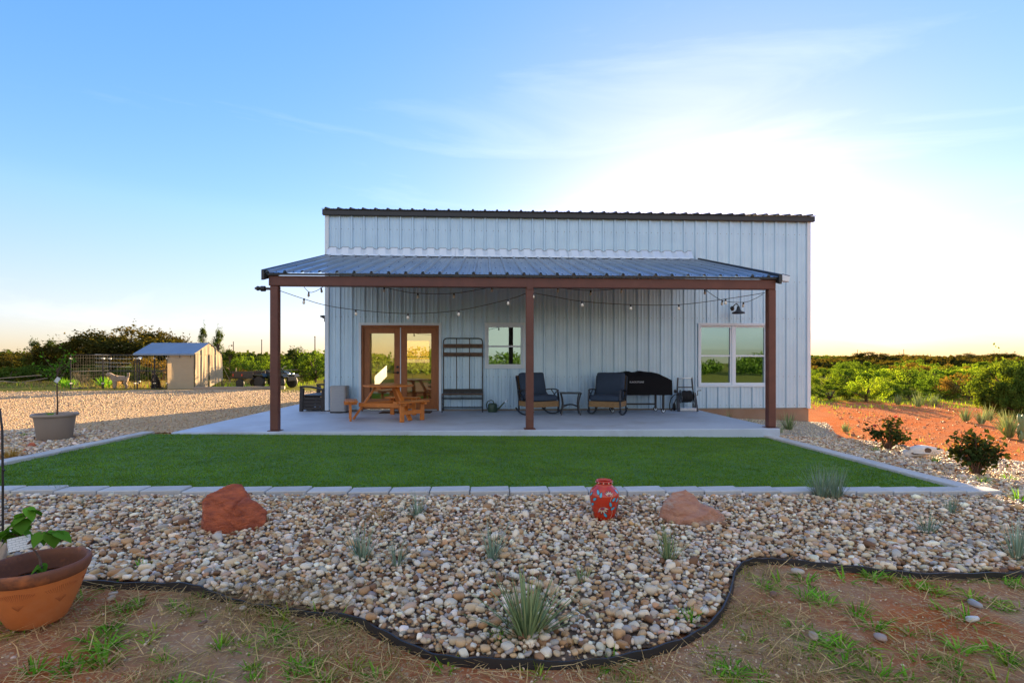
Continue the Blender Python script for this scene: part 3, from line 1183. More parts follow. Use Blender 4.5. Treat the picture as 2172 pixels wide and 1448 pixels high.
# side walls with gable ends
RIDGE = 5.22 + (HB - WY) / 2 * 0.20
gp = [(WY + 0.012, Z0), (HB, Z0), (HB, ZT + 0.02), ((WY + HB) / 2, RIDGE - 0.16), (WY + 0.012, ZT + 0.02)]
for xa, xb in ((HX0, HX0 + 0.155), (HX1 - 0.155, HX1)):
    mb = MB().prism(gp, xa, xb, 'yz')
    xo = -0.03 if xa < 0 else 0.0
    yy = WY + 0.25
    while yy < HB:
        xr = (HX0 - 0.028, HX0 + 0.002) if xa < 0 else (HX1 - 0.002, HX1 + 0.028)
        mb.box(xr[0], xr[1], yy, yy + 0.05, Z0 + 0.01, ZT - 0.01)
        yy += PITCH
    mb.build('side_wall', M['panel'], house)
MB().box(HX0 + 0.16, HX1 - 0.16, WY + 0.17, HB - 0.17, 0.10, 0.17).build('inner_floor', M['room_floor'], house)
MB().box(HX0 + 0.16, HX1 - 0.16, WY + 0.17, HB - 0.17, 2.9, 2.95).build('inner_ceiling', M['room'], house)
MB().box(1.6, 1.7, WY + 0.17, HB - 0.17, 0.17, 2.9).build('partition', M['room'], house)
sh = MB().box(REARW[0], REARW[1], HB - 0.10, HB - 0.095, 1.52, REARW[3]).build('window_shade', M['shade_cloth'], house)
fr = MB()
for a in ((REARW[0] - 0.05, REARW[0] + 0.02, REARW[2], REARW[3]), (REARW[1] - 0.02, REARW[1] + 0.05, REARW[2], REARW[3]), (REARW[0], REARW[1], REARW[2] - 0.06, REARW[2] + 0.02), (REARW[0], REARW[1], 1.60, 1.64)):
    fr.box(a[0], a[1], HB - 0.19, HB - 0.15, a[2], a[3])
fr.build('rear_window_frame', M['white_pl'], house, merge=False)

# foundation, corner trims, base line
MB().box(HX0 + 0.015, HX1 - 0.01, WY + 0.02, HB - 0.02, -0.7, 0.198).build('foundation', M['found'], house, bevel=0.006)
for xa, xb in ((HX0 - 0.012, HX0 + 0.085), (HX1 - 0.085, HX1 + 0.012)):
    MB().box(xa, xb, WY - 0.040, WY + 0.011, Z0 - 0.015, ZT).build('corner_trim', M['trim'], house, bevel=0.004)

# roof
MB().box(HX0 - 0.06, HX1 + 0.09, WY - 0.10, WY - 0.005, ZT - 0.005, 5.215).build('fascia', M['dark_trim'], house, bevel=0.008)
ym = (WY + HB) / 2
x = HX0 - 0.06
while x < HX1 + 0.05:
    x2 = min(x + PITCH * 3, HX1 + 0.09)
    pr = interp_profile([(a + HX0, d * 1.15) for a, d in profile(x - HX0 - 0.4, x2 - HX0 + 0.4)], [], x, x2)
    mb = MB()
    ya, yb_ = WY - 0.14, ym
    za, zb = 5.222, 5.222 + (ym - WY + 0.14) * 0.20
    for (xa, da), (xb, db) in zip(pr[:-1], pr[1:]):
        mb.add([(xa, ya, za + da), (xb, ya, za + db), (xb, yb_, zb + db), (xa, yb_, zb + da)], [(0, 1, 2, 3)])
        mb.add([(xa, ya, za - 0.012), (xb, ya, za - 0.012), (xb, ya, za + db), (xa, ya, za + da)], [(0, 1, 2, 3)])
    mb.build('roof_panel', M['dark_trim'], house)
    x = x2
MB().prism([(ym, 5.222 + (ym - WY + 0.14) * 0.20 - 0.10), (ym, 5.222 + (ym - WY + 0.14) * 0.20 + 0.03), (HB + 0.12, 5.25), (HB + 0.12, 5.13)], HX0 - 0.06, HX1 + 0.09, 'yz').build('rear_roof', M['dark_trim'], house)

# ---------------------------------------------------------- porch
PY, PEY, PEZ = 9.45, 9.30, 2.985       # post line, eave
PTY, PTZ = 12.97, 4.035                # top of the porch roof at the wall
PX0, PX1 = -3.93, 5.44
x = PX0
while x < PX1 - 0.03:
    x2 = min(x + PITCH * 3, PX1)
    pr = interp_profile([(a + PX0, d * 1.45) for a, d in profile(x - PX0 - 0.4, x2 - PX0 + 0.4)], [], x, x2)
    mb = MB()
    lift = rng.uniform(-0.002, 0.002)
    for (xa, da), (xb, db) in zip(pr[:-1], pr[1:]):
        mb.add([(xa, PEY, PEZ + da + lift), (xb, PEY, PEZ + db + lift), (xb, PTY, PTZ + db + lift), (xa, PTY, PTZ + da + lift)], [(0, 1, 2, 3)])
    mb.build('porch_roof_panel', M['galv'], house)
    x = x2
mb = MB()
sl = (PTZ - PEZ) / (PTY - PEY)
for fy in (9.42, 10.4, 11.5, 12.6):
    k = 0
    while PX0 + k * PITCH < PX1 - 0.1:
        for off in (-0.03, 0.11):
            xx = PX0 + k * PITCH + 0.04 + off
            if xx > PX0 + 0.02:
                mb.lathe([(0.010, 0), (0.010, 0.008), (0.004, 0.013)], 6, (xx, fy, PEZ + (fy - PEY) * sl + 0.004))
        k += 1
so = mb.build('roof_screws', M['black_metal'], house, merge=False)
tag(so, kind='stuff')
MB().box(PX0 + 0.02, PX1 - 0.02, PEY + 0.02, PEY + 0.06, PEZ - 0.035, PEZ - 0.004).build('eave_closure', M['dark_trim'], house)
for xa in (PX0 - 0.055, PX1 + 0.005):
    MB().prism([(PEY - 0.03, PEZ - 0.135), (PEY - 0.03, PEZ + 0.05), (PTY, PTZ + 0.05), (PTY, PTZ - 0.135)], xa, xa + 0.05, 'yz').build('rake_trim', M['dark_trim'], house, bevel=0.006)
MB().box(PX0 + 0.03, PX1 - 0.0, PY - 0.075, PY + 0.075, 2.768, 2.945).build('porch_beam', M['steel_brown'], house, bevel=0.008)
POSTS = (-3.81, 0.797, 5.378)
for xp in POSTS:
    po = MB().box(xp - 0.07, xp + 0.07, PY - 0.0695, PY + 0.0695, SLAB + 0.013, 2.766).build('porch_post', M['steel_brown'], house, bevel=0.010)
    MB().box(xp - 0.105, xp + 0.105, PY - 0.105, PY + 0.105, SLAB + 0.001, SLAB + 0.0125).build('base_plate', M['steel_brown'], po, bevel=0.003)
# bracket where the middle post meets the beam
MB().box(POSTS[1] - 0.055, POSTS[1] + 0.055, PY - 0.082, PY - 0.0755, 2.73, 2.935).build('bracket', M['steel_brown'], house, bevel=0.003)
# flashing over the porch roof, in three lengths, its top edge cut round the wall ribs
fx = [-3.985, -0.78, 2.08, 5.32]
for a, b in zip(fx[:-1], fx[1:]):
    mb = MB()
    seal = MB()
    xsn = [a]
    k = math.floor((a - HX0) / PITCH)
    top = []
    while HX0 + k * PITCH + 0.04 < b + 0.1:
        c = HX0 + k * PITCH + 0.04
        for ds, dz_ in ((-0.075, 0), (-0.045, -0.034), (-0.012, -0.046), (0.012, -0.046), (0.045, -0.034), (0.075, 0)):
            top.append((c + ds, dz_))
        k += 1
    pr = interp_profile(top, [], a + 0.003, b - 0.003)
    for (xa, da), (xb, db) in zip(pr[:-1], pr[1:]):
        y_t, y_b = WY - 0.037, WY - 0.17
        mb.add([(xa, y_t, 4.285 + da), (xb, y_t, 4.285 + db), (xb, y_b, 4.085), (xa, y_b, 4.085), (xb, y_b - 0.004, 4.05), (xa, y_b - 0.004, 4.05)],
               [(0, 3, 2, 1), (3, 5, 4, 2)])
        seal.bar((xa, y_t - 0.003, 4.288 + da), (xb, y_t - 0.003, 4.288 + db), 0.008, 0.008)
    fo = mb.build('flashing', M['flash'], house)
    seal.build('sealant_line', M['screw'], fo, merge=False)

# ---------------------------------------------------------- french door
dx0, dx1, dz0, dz1 = DOOR
door = thing('french_door', None, None)
door.parent = house
mb = MB()
t = 0.055
mb.box(dx0 - t, dx0 + 0.005, WY - 0.045, WY + 0.02, SLAB + 0.004, dz1 + t)
mb.box(dx1 - 0.005, dx1 + t, WY - 0.045, WY + 0.02, SLAB + 0.004, dz1 + t)
mb.box(dx0 + 0.005, dx1 - 0.005, WY - 0.045, WY + 0.02, dz1 - 0.005, dz1 + t)
mb.build('door_trim', M['trim'], door, merge=False)
mb = MB()
jw = 0.055
mb.box(dx0 + 0.006, dx0 + jw, WY - 0.01, WY + 0.14, dz0, dz1 - 0.006)
mb.box(dx1 - jw, dx1 - 0.006, WY - 0.01, WY + 0.14, dz0, dz1 - 0.006)
mb.box(dx0 + jw, dx1 - jw, WY - 0.01, WY + 0.14, dz1 - jw, dz1 - 0.006)
mb.build('door_frame', M['wood_door'], door, merge=False)
MB().box(dx0 + jw, dx1 - jw, WY - 0.03, WY + 0.14, SLAB + 0.003, SLAB + 0.045).build('threshold', M['stainless'], door, bevel=0.005)
xm = (dx0 + dx1) / 2
for (la, lb) in ((dx0 + jw + 0.004, xm - 0.012), (xm + 0.012, dx1 - jw - 0.004)):
    za, zb = SLAB + 0.05, dz1 - jw - 0.005
    st, tr_, br = 0.135, 0.135, 0.245
    mb = MB()
    mb.box(la, la + st, WY + 0.03, WY + 0.075, za, zb)
    mb.box(lb - st, lb, WY + 0.03, WY + 0.075, za, zb)
    mb.box(la + st, lb - st, WY + 0.03, WY + 0.075, zb - tr_, zb)
    mb.box(la + st, lb - st, WY + 0.03, WY + 0.075, za, za + br)
    for q in range(4):     # glazing bead
        pass
    lf = mb.build('door_leaf', M['wood_door'], door, merge=False)
    pa, pb, qa, qb = la + st, lb - st, za + br, zb - tr_
    bd = MB()
    e = 0.014
    bd.box(pa, pa + e, WY + 0.035, WY + 0.055, qa, qb).box(pb - e, pb, WY + 0.035, WY + 0.055, qa, qb)
    bd.box(pa + e, pb - e, WY + 0.035, WY + 0.055, qb - e, qb).box(pa + e, pb - e, WY + 0.035, WY + 0.055, qa, qa + e)
    bd.build('glazing_bead', M['wood_door'], door, merge=False)
    MB().add([(pa, WY + 0.052, qa), (pb, WY + 0.052, qa), (pb, WY + 0.052, qb), (pa, WY + 0.052, qb)], [(0, 1, 2, 3)]).build('door_pane', M['glass_door'], door)
MB().box(xm - 0.011, xm + 0.011, WY + 0.012, WY + 0.05, SLAB + 0.05, dz1 - jw - 0.006).build('astragal', M['trim'], door, bevel=0.003)
hx = xm - 0.012 - 0.06
mb = MB()
mb.lathe([(0.034, WY + 0.028), (0.034, WY + 0.012), (0.026, WY + 0.002)], 16, (hx, 0, 1.135), 'y')
mb.tube([(hx, WY + 0.01, 1.135), (hx, WY - 0.035, 1.135), (hx - 0.05, WY - 0.042, 1.133), (hx - 0.11, WY - 0.035, 1.13)], 0.010, 8)
mb.build('door_handle', M['black_metal'], door, smooth=True)
MB().lathe([(0.033, WY + 0.028), (0.033, WY + 0.010), (0.024, WY - 0.002), (0.012, WY - 0.004)], 16, (hx, 0, 1.275), 'y').build('deadbolt', M['black_metal'], door, smooth=True)


# ---------------------------------------------------------- windows
def window(rect, mullion, blind):
    x0, x1, z0, z1 = rect
    wd = thing('window', None, None)
    wd.parent = house
    mb = MB()
    t = 0.05
    mb.box(x0 - t, x0 + 0.006, WY - 0.045, WY + 0.02, z0 - t, z1 + t)
    mb.box(x1 - 0.006, x1 + t, WY - 0.045, WY + 0.02, z0 - t, z1 + t)
    mb.box(x0 + 0.006, x1 - 0.006, WY - 0.045, WY + 0.02, z1 - 0.006, z1 + t)
    mb.box(x0 + 0.006, x1 - 0.006, WY - 0.045, WY + 0.02, z0 - t, z0 + 0.006)
    mb.build('window_trim', M['trim'], wd, bevel=0.003, merge=False)
    MB().box(x0 - t - 0.012, x1 + t + 0.012, WY - 0.056, WY - 0.0465, z1 + t - 0.018, z1 + t + 0.012).build('drip_cap', M['trim'], wd)
    units = [(x0 + 0.007, x1 - 0.007)] if not mullion else [(x0 + 0.007, (x0 + x1) / 2 - 0.035), ((x0 + x1) / 2 + 0.035, x1 - 0.007)]
    if mullion:
        MB().box(units[0][1] + 0.001, units[1][0] - 0.001, WY - 0.012, WY + 0.09, z0 + 0.007, z1 - 0.007).build('mullion', M['white_pl'], wd, bevel=0.004)
    for (a, b) in units:
        f = 0.042
        zm = z0 + (z1 - z0) * 0.49
        mb = MB()
        for q in ((a, a + f, z0 + 0.008, z1 - 0.008), (b - f, b, z0 + 0.008, z1 - 0.008), (a + f, b - f, z1 - 0.008 - f, z1 - 0.008), (a + f, b - f, z0 + 0.008, z0 + 0.008 + f * 1.2)):
            mb.box(q[0], q[1], WY + 0.005, WY + 0.085, q[2], q[3])
        mb.build('window_frame', M['white_pl'], wd, merge=False)
        MB().box(a + f, b - f, WY + 0.012, WY + 0.07, zm - 0.022, zm + 0.022).build('meeting_rail', M['white_pl'], wd, bevel=0.003)
        for (p, q, yq) in ((zm + 0.022, z1 - 0.008 - f, 0.035), (z0 + 0.008 + f * 1.2, zm - 0.022, 0.050)):
            MB().add([(a + f, WY + yq, p), (b - f, WY + yq, p), (b - f, WY + yq, q), (a + f, WY + yq, q)], [(0, 1, 2, 3)]).build('window_pane', M['glass_win'], wd)
        if blind:
            MB().box(a + f, b - f, WY + 0.10, WY + 0.104, zm + 0.17, z1 - 0.05).build('roller_blind', M['blind'], wd)
    return wd


window(WIN1, False, False)
window(WIN2, True, True)

# ================================================================== THINGS ON AND ROUND THE PATIO
def on_slab(u, v):
    return at_z(u, v, SLAB)


# ---------------------------------------------------------- picnic table (octagonal top, three attached benches)
pt = thing('picnic_table', 'orange stained octagonal wooden picnic table with three attached benches in front of the glass doors', 'picnic table',
           (-2.15, 11.36, SLAB + 0.001), R(-13))
# tabletop of seven planks cut to an octagon
RT = 0.545
oct_ = [(RT * math.cos(R(22.5 + 45 * k)), RT * math.sin(R(22.5 + 45 * k))) for k in range(8)]


def clip_band(poly, y0, y1):
    def half(pl, f):
        out_ = []
        for i in range(len(pl)):
            a, b = pl[i], pl[(i + 1) % len(pl)]
            fa, fb = f(a), f(b)
            if fa >= 0:
                out_.append(a)
            if (fa >= 0) != (fb >= 0):
                t_ = fa / (fa - fb)
                out_.append((a[0] + (b[0] - a[0]) * t_, a[1] + (b[1] - a[1]) * t_))
        return out_
    return half(half(poly, lambda p: p[1] - y0), lambda p: y1 - p[1])


yy = -0.52
while yy < 0.5:
    pl = clip_band(oct_, yy + 0.003, yy + 0.143)
    if len(pl) > 2:
        MB().prism(pl, 0.705, 0.74).build('tabletop_plank', M['wood_table'], pt, bevel=0.004)
    yy += 0.147
MB().bar((-0.02, -0.45, 0.683), (-0.02, 0.45, 0.683), 0.08, 0.042).build('batten', M['wood_table'], pt)
BA = [R(a) for a in (196, -42, 76)]      # bench directions, patio axes; undo the table's own turn
BA = [a + R(13) for a in BA]
ends = []
for a in BA:
    c, s = math.cos(a), math.sin(a)
    tx, ty = -s, c
    # sloping leg from under the top, out to the floor beneath the bench
    mb = MB().bar((0.27 * c, 0.27 * s, 0.70), (0.74 * c, 0.74 * s, 0.012), 0.045, 0.095, (tx, ty, 0))
    mb.v = [(x, y, max(z, 0.0)) for x, y, z in mb.v]
    mb.build('table_leg', M['wood_table'], pt, bevel=0.004)
    # bench: three planks with rounded ends, two legs, a cross rail
    for k, off in enumerate((-0.085, 0.0, 0.085)):
        ln = 0.43 if k == 1 else 0.39
        r0 = 0.78 + off
        p0 = Vector((r0 * c - tx * ln, r0 * s - ty * ln, 0.405))
        p1 = Vector((r0 * c + tx * ln, r0 * s + ty * ln, 0.405))
        MB().bar(p0, p1, 0.080, 0.034).build('bench_plank', M['wood_table'], pt, bevel=0.006)
    for sg in (-1, 1):
        bx_, by_ = 0.80 * c + sg * 0.27 * tx, 0.80 * s + sg * 0.27 * ty
        MB().bar((bx_, by_, 0.0), (bx_, by_, 0.387), 0.045, 0.095, (tx, ty, 0)).build('bench_leg', M['wood_table'], pt, bevel=0.004)
        q = Vector((0.80 * c + sg * 0.27 * tx, 0.80 * s + sg * 0.27 * ty, 0.365))
        MB().bar(q - Vector((c, s, 0)) * 0.13, q + Vector((c, s, 0)) * 0.13, 0.042, 0.040).build('bench_batten', M['wood_table'], pt)
    MB().bar((0.80 * c - 0.245 * tx, 0.80 * s - 0.245 * ty, 0.19), (0.80 * c + 0.245 * tx, 0.80 * s + 0.245 * ty, 0.19), 0.040, 0.085).build('bench_rail', M['wood_table'], pt, bevel=0.003)
    ends.append(Vector((0.80 * c, 0.80 * s, 0)))
# beams that tie the three benches together under seat height
for i in range(3):
    a, b = ends[i], ends[(i + 1) % 3]
    d = (b - a).normalized()
    MB().bar(a * 0.88 + d * 0.10 + Vector((0, 0, 0.318)), b * 0.88 - d * 0.10 + Vector((0, 0, 0.318)), 0.042, 0.085).build('bench_beam', M['wood_table'], pt, bevel=0.004)

# ---------------------------------------------------------- step-on bin
p = Vector((-3.61, 12.80, SLAB + 0.001))
bn = thing('trash_can', 'tall stainless steel pedal bin standing against the white wall left of the doors', 'trash can', p, R(-4))


def rrect(hw, hd, r, n=5):
    out_ = []
    for cx, cy, a0 in ((hw - r, hd - r, 0), (-hw + r, hd - r, 90), (-hw + r, -hd + r, 180), (hw - r, -hd + r, 270)):
        for k in range(n + 1):
            a = R(a0 + 90 * k / n)
            out_.append((cx + r * math.cos(a), cy + r * math.sin(a)))
    return out_


MB().prism(rrect(0.205, 0.15, 0.07), 0.035, 0.615).build('bin_body', M['stainless'], bn, smooth=True)
MB().prism(rrect(0.208, 0.153, 0.07), 0.0, 0.034).build('bin_base', M['black_plastic'], bn, smooth=True)
MB().prism(rrect(0.210, 0.155, 0.07), 0.616, 0.640).prism(rrect(0.195, 0.14, 0.065), 0.6405, 0.658).build('bin_lid', M['stainless'], bn, smooth=True)
MB().box(-0.08, 0.08, -0.20, -0.15, 0.022, 0.034).build('pedal', M['black_metal'], bn, bevel=0.005)

# ---------------------------------------------------------- resin storage bench, seen from its end
p = Vector((-4.39, 13.10, SLAB + 0.001))
sb = thing('storage_bench', 'dark brown resin storage bench at the left corner of the house, seen end on', 'bench', p, 0)
BD, BL = 0.31, 1.35
for y0 in (0.0, BL - 0.075):
    # arm end: two posts, curved arm rest
    mb = MB()
    mb.prism([(-BD, 0.0), (-BD + 0.085, 0.0), (-BD + 0.115, 0.575), (-BD + 0.015, 0.60)], y0, y0 + 0.075, 'xz')
    mb.build('bench_post', M['black_plastic'], sb, bevel=0.008)
    mb = MB()
    mb.prism([(BD - 0.085, 0.0), (BD, 0.0), (BD + 0.005, 0.62), (BD - 0.07, 0.52)], y0, y0 + 0.075, 'xz')
    mb.build('bench_post', M['black_plastic'], sb, bevel=0.008)
    top = [(-BD + 0.004, 0.601), (-BD + 0.012, 0.635), (-BD + 0.12, 0.645), (-BD + 0.30, 0.63), (-BD + 0.46, 0.595), (BD - 0.055, 0.565)]
    bot = [(x, z - 0.045) for x, z in reversed(top[2:])] + [(-BD + 0.118, 0.590)]
    MB().prism(top + bot, y0 - 0.004, y0 + 0.080, 'xz').build('armrest', M['black_plastic'], sb, bevel=0.008)
    for k in range(4):       # end boards
        MB().box(-BD + 0.06, BD - 0.06, y0 + 0.018, y0 + 0.050, 0.035 + k * 0.082, 0.035 + k * 0.082 + 0.074).build('side_board', M['black_plastic'], sb, bevel=0.005)
for k in range(4):
    MB().box(-BD + 0.03, -BD + 0.06, 0.08, BL - 0.08, 0.035 + k * 0.082, 0.035 + k * 0.082 + 0.074).build('front_board', M['black_plastic'], sb, bevel=0.005)
MB().box(-BD + 0.012, BD - 0.05, 0.081, BL - 0.081, 0.372, 0.405).build('seat', M['black_plastic'], sb, bevel=0.008)
for k in range(4):
    MB().box(BD - 0.045, BD - 0.015, 0.081, BL - 0.081, 0.42 + k * 0.10, 0.42 + k * 0.10 + 0.09).build('back_board', M['black_plastic'], sb, bevel=0.006)

# ---------------------------------------------------------- hall tree
p = Vector((-0.595, 12.98, SLAB + 0.001))
ht = thing('hall_tree', 'black metal hall tree with two wooden coat rails and a bench leaning on the wall', 'coat rack', p, 0)
HW, HH = 0.495, 1.84
mb = MB()
fr = [(-HW, 0.06, 0), (-HW, 0.06, HH - 0.09)] + [(-HW + 0.09 - 0.09 * math.cos(R(a)), 0.06, HH - 0.09 + 0.09 * math.sin(R(a))) for a in (30, 60, 90)]
fr += [(HW - 0.09 + 0.09 * math.sin(R(a)), 0.06, HH - 0.09 + 0.09 * math.cos(R(a))) for a in (0, 30, 60)] + [(HW, 0.06, HH - 0.09), (HW, 0.06, 0)]
mb.tube(fr, 0.013, 8)
mb.build('frame', M['black_metal'], ht, smooth=True)
for xx in (-HW / 3, HW / 3):
    MB().tube([(xx, 0.06, 0.52), (xx, 0.06, HH - 0.012)], 0.010, 8).build('upright', M['black_metal'], ht, smooth=True)
for zz in (1.60, 1.385):
    rl = MB().box(-HW - 0.01, HW + 0.01, 0.015, 0.040, zz, zz + 0.095).build('coat_rail', M['wood_old'], ht, bevel=0.004)
    for k in range(5):
        xx = -0.40 + 0.2 * k
        MB().tube([(xx, 0.013, zz + 0.07), (xx, -0.012, zz + 0.06), (xx, -0.022, zz + 0.025), (xx, -0.045, zz + 0.015), (xx, -0.055, zz + 0.04)], 0.006, 6).build('hook', M['black_metal'], rl, smooth=True)
for sx in (-HW, HW):
    MB().tube([(sx, -0.34, 0), (sx, -0.34, 0.43)], 0.013, 8).build('front_leg', M['black_metal'], ht, smooth=True)
    MB().tube([(sx, -0.34, 0.20), (sx, 0.06, 0.20)], 0.010, 8).build('side_rail', M['black_metal'], ht, smooth=True)
for yy, zz in ((-0.34, 0.10), (0.06, 0.10), (-0.34, 0.36), (0.06, 0.30)):
    MB().tube([(-HW, yy, zz), (HW, yy, zz)], 0.010, 8).build('cross_rail', M['black_metal'], ht, smooth=True)
for k in range(3):
    MB().box(-HW - 0.012, HW + 0.012, -0.362 + k * 0.136, -0.362 + k * 0.136 + 0.130, 0.4305, 0.455).build('bench_slat', M['wood_old'], ht, bevel=0.004)
MB().box(-HW, HW, 0.046, 0.056, 0.46, 0.56).build('back_panel', M['black_metal'], ht, bevel=0.003)

# ---------------------------------------------------------- watering can
p = Vector((0.15, 12.74, SLAB + 0.001))
wc = thing('watering_can', 'dark green plastic watering can on the patio beside the hall tree', 'watering can', p, R(-10))
MB().lathe([(0.110, 0.0), (0.118, 0.02), (0.116, 0.17), (0.104, 0.20), (0.075, 0.215), (0.070, 0.212), (0.06, 0.19), (0.0, 0.185)], 24).build('can_body', M['green_pl'], wc, smooth=True)
MB().tube([(0.10, 0, 0.06), (0.18, 0, 0.11), (0.25, 0, 0.19), (0.31, 0, 0.255)], [0.030, 0.022, 0.016, 0.013], 10).build('spout', M['green_pl'], wc, smooth=True)
MB().tube([(0.305, 0, 0.248), (0.335, 0, 0.272), (0.37, 0, 0.285)], [0.014, 0.024, 0.036], 12).build('rose_head', M['white_pl'], wc, smooth=True)
MB().tube([(0.03, 0, 0.20), (0.02, 0, 0.265), (-0.04, 0, 0.29), (-0.12, 0, 0.26), (-0.155, 0, 0.18), (-0.135, 0, 0.09), (-0.11, 0, 0.06)], 0.013, 8).build('handle', M['green_pl'], wc, smooth=True)


# ---------------------------------------------------------- rocking chairs
def weave_mat():
    m, t, o = new_mat('tan_wicker')
    l = t.links.new
    p = nd(t, 'ShaderNodeBsdfPrincipled', Roughness=0.65)
    tcn = nd(t, 'ShaderNodeTexCoord')
    br = nd(t, 'ShaderNodeTexBrick', Scale=1.0)
    br.inputs['Brick Width'].default_value = 0.030
    br.inputs['Row Height'].default_value = 0.013
    br.inputs['Mortar Size'].default_value = 0.0022
    br.inputs['Color1'].default_value = (0.47, 0.28, 0.105, 1)
    br.inputs['Color2'].default_value = (0.34, 0.19, 0.07, 1)
    br.inputs['Mortar'].default_value = (0.10, 0.055, 0.025, 1)
    mpn = nd(t, 'ShaderNodeMapping')
    mpn.inputs['Rotation'].default_value = (PI / 2, 0, 0)
    l(tcn.outputs['Object'], mpn.inputs[0])
    l(mpn.outputs[0], br.inputs['Vector'])
    l(br.outputs['Color'], p.inputs['Base Color'])
    b = nd(t, 'ShaderNodeBump', Strength=0.6, Distance=0.004)
    l(br.outputs['Fac'], b.inputs['Height'])
    b.invert = True
    l(b.outputs[0], p.inputs['Normal'])
    l(p.outputs[0], o.inputs[0])
    return m


M['wicker'] = weave_mat()


def cushion_mesh(w_, d_, h_, puff=0.018, n=14, r=0.045):
    """a soft box: rounded rim, crowned top, a welt round the middle"""
    bm = bmesh.new()
    bmesh.ops.create_cube(bm, size=1.0)
    bmesh.ops.subdivide_edges(bm, edges=bm.edges, cuts=n, use_grid_fill=True)
    for v in bm.verts:
        x, y, z = v.co
        px_, py_, pz_ = x * w_, y * d_, z * h_
        # round the corners by clamping to an inset box
        ix, iy, iz = [max(-a / 2 + min(r, a / 2 * 0.98), min(a / 2 - min(r, a / 2 * 0.98), q)) for a, q in ((w_, px_), (d_, py_), (h_, pz_))]
        dv = Vector((px_ - ix, py_ - iy, pz_ - iz))
        if dv.length > 1e-6:
            rr = min(r, h_ / 2 * 0.98)
            dv = dv.normalized() * min(dv.length, rr)
        c = Vector((ix, iy, iz)) + dv
        f = max(0, 1 - (2 * x) ** 2) * max(0, 1 - (2 * y) ** 2)
        c.z += (puff * f ** 0.5 if z > 0 else -puff * 0.3 * f) * (1 if abs(z) > 0.3 else 0.4)
        c.z += 0.004 * mnoise.noise(Vector((c.x * 9, c.y * 9, c.z * 5)))
        v.co = c
    me = bpy.data.meshes.new('cushion')
    for f in bm.faces:
        f.smooth = True
    bm.to_mesh(me)
    bm.free()
    me.materials.append(M['cushion'])
    return me


CW = 0.37      # half width of the chair


def make_rocker(label, loc, rz):
    t = thing('rocking_chair', label, 'rocking chair', loc, rz, 'rocking chairs on the patio')
    fm = M['navy_metal']
    for sx in (-CW, CW):
        # curved rocker
        pts = [(sx, -0.40 + 0.80 * k / 14, 0.016 + 0.52 * (abs(k / 14 - 0.47) ** 2.2)) for k in range(15)]
        mb = MB()
        for a, b in zip(pts[:-1], pts[1:]):
            mb.bar(a, b, 0.034, 0.024, (0, 0, 1))
        mb.build('rocker', fm, t, merge=False)
        # front leg sweeps up into the arm post
        pts = [(sx, -0.30, 0.085), (sx, -0.325, 0.20), (sx, -0.335, 0.36), (sx, -0.30, 0.50), (sx, -0.285, 0.575)]
        mb = MB()
        for a, b in zip(pts[:-1], pts[1:]):
            mb.bar(a, b, 0.034, 0.034, (0, 1, 0))
        mb.build('leg', fm, t, merge=False)
        pts = [(sx, 0.26, 0.10), (sx, 0.25, 0.36), (sx, 0.30, 0.58), (sx, 0.385, 0.90)]
        mb = MB()
        for a, b in zip(pts[:-1], pts[1:]):
            mb.bar(a, b, 0.030, 0.034, (0, 1, 0))
        mb.build('leg', fm, t, merge=False)
        pts = [(sx, -0.30, 0.575), (sx, -0.20, 0.600), (sx, -0.05, 0.602), (sx, 0.12, 0.585), (sx, 0.30, 0.555)]
        mb = MB()
        for a, b in zip(pts[:-1], pts[1:]):
            mb.bar(a, b, 0.046, 0.022, (0, 0, 1))
        mb.build('armrest', fm, t, merge=False)
        mb = MB()
        for a, b in (((sx, -0.27, 0.565), (sx, 0.02, 0.36)), ((sx, 0.02, 0.36), (sx, 0.25, 0.545)), ((sx, -0.29, 0.36), (sx, -0.02, 0.58))):
            mb.bar(a, b, 0.014, 0.018, (1, 0, 0))
        mb.build('side_brace', fm, t, merge=False)
        MB().box(sx - 0.012, sx + 0.012, -0.315, 0.25, 0.205, 0.325).build('wicker_side', M['wicker'], t)
    MB().box(-CW + 0.014, CW - 0.014, -0.345, -0.320, 0.200, 0.330).build('wicker_apron', M['wicker'], t)
    MB().box(-CW + 0.014, CW - 0.014, -0.319, 0.27, 0.300, 0.332).build('seat_frame', fm, t)
    bk = MB().box(-CW + 0.02, CW - 0.02, -0.012, 0.012, 0.0, 0.60).build('wicker_back', M['wicker'], t, loc=(0, 0.285, 0.335), rot=(R(-15), 0, 0))
    link_mesh('seat_cushion', cushion_mesh(2 * CW - 0.05, 0.62, 0.125), t, (0, -0.045, 0.398))
    link_mesh('back_cushion', cushion_mesh(2 * CW - 0.06, 0.58, 0.13), t, (0, 0.235, 0.70), (R(75), 0, 0))
    return t


rc = make_rocker('navy cushioned rocking chair with wicker apron standing behind the middle porch post', (1.215, 12.08, SLAB), R(27))
rc2 = copy_tree(rc, (2.865, 11.98, SLAB), R(-28), 'navy cushioned rocking chair with wicker apron in front of the covered grill')

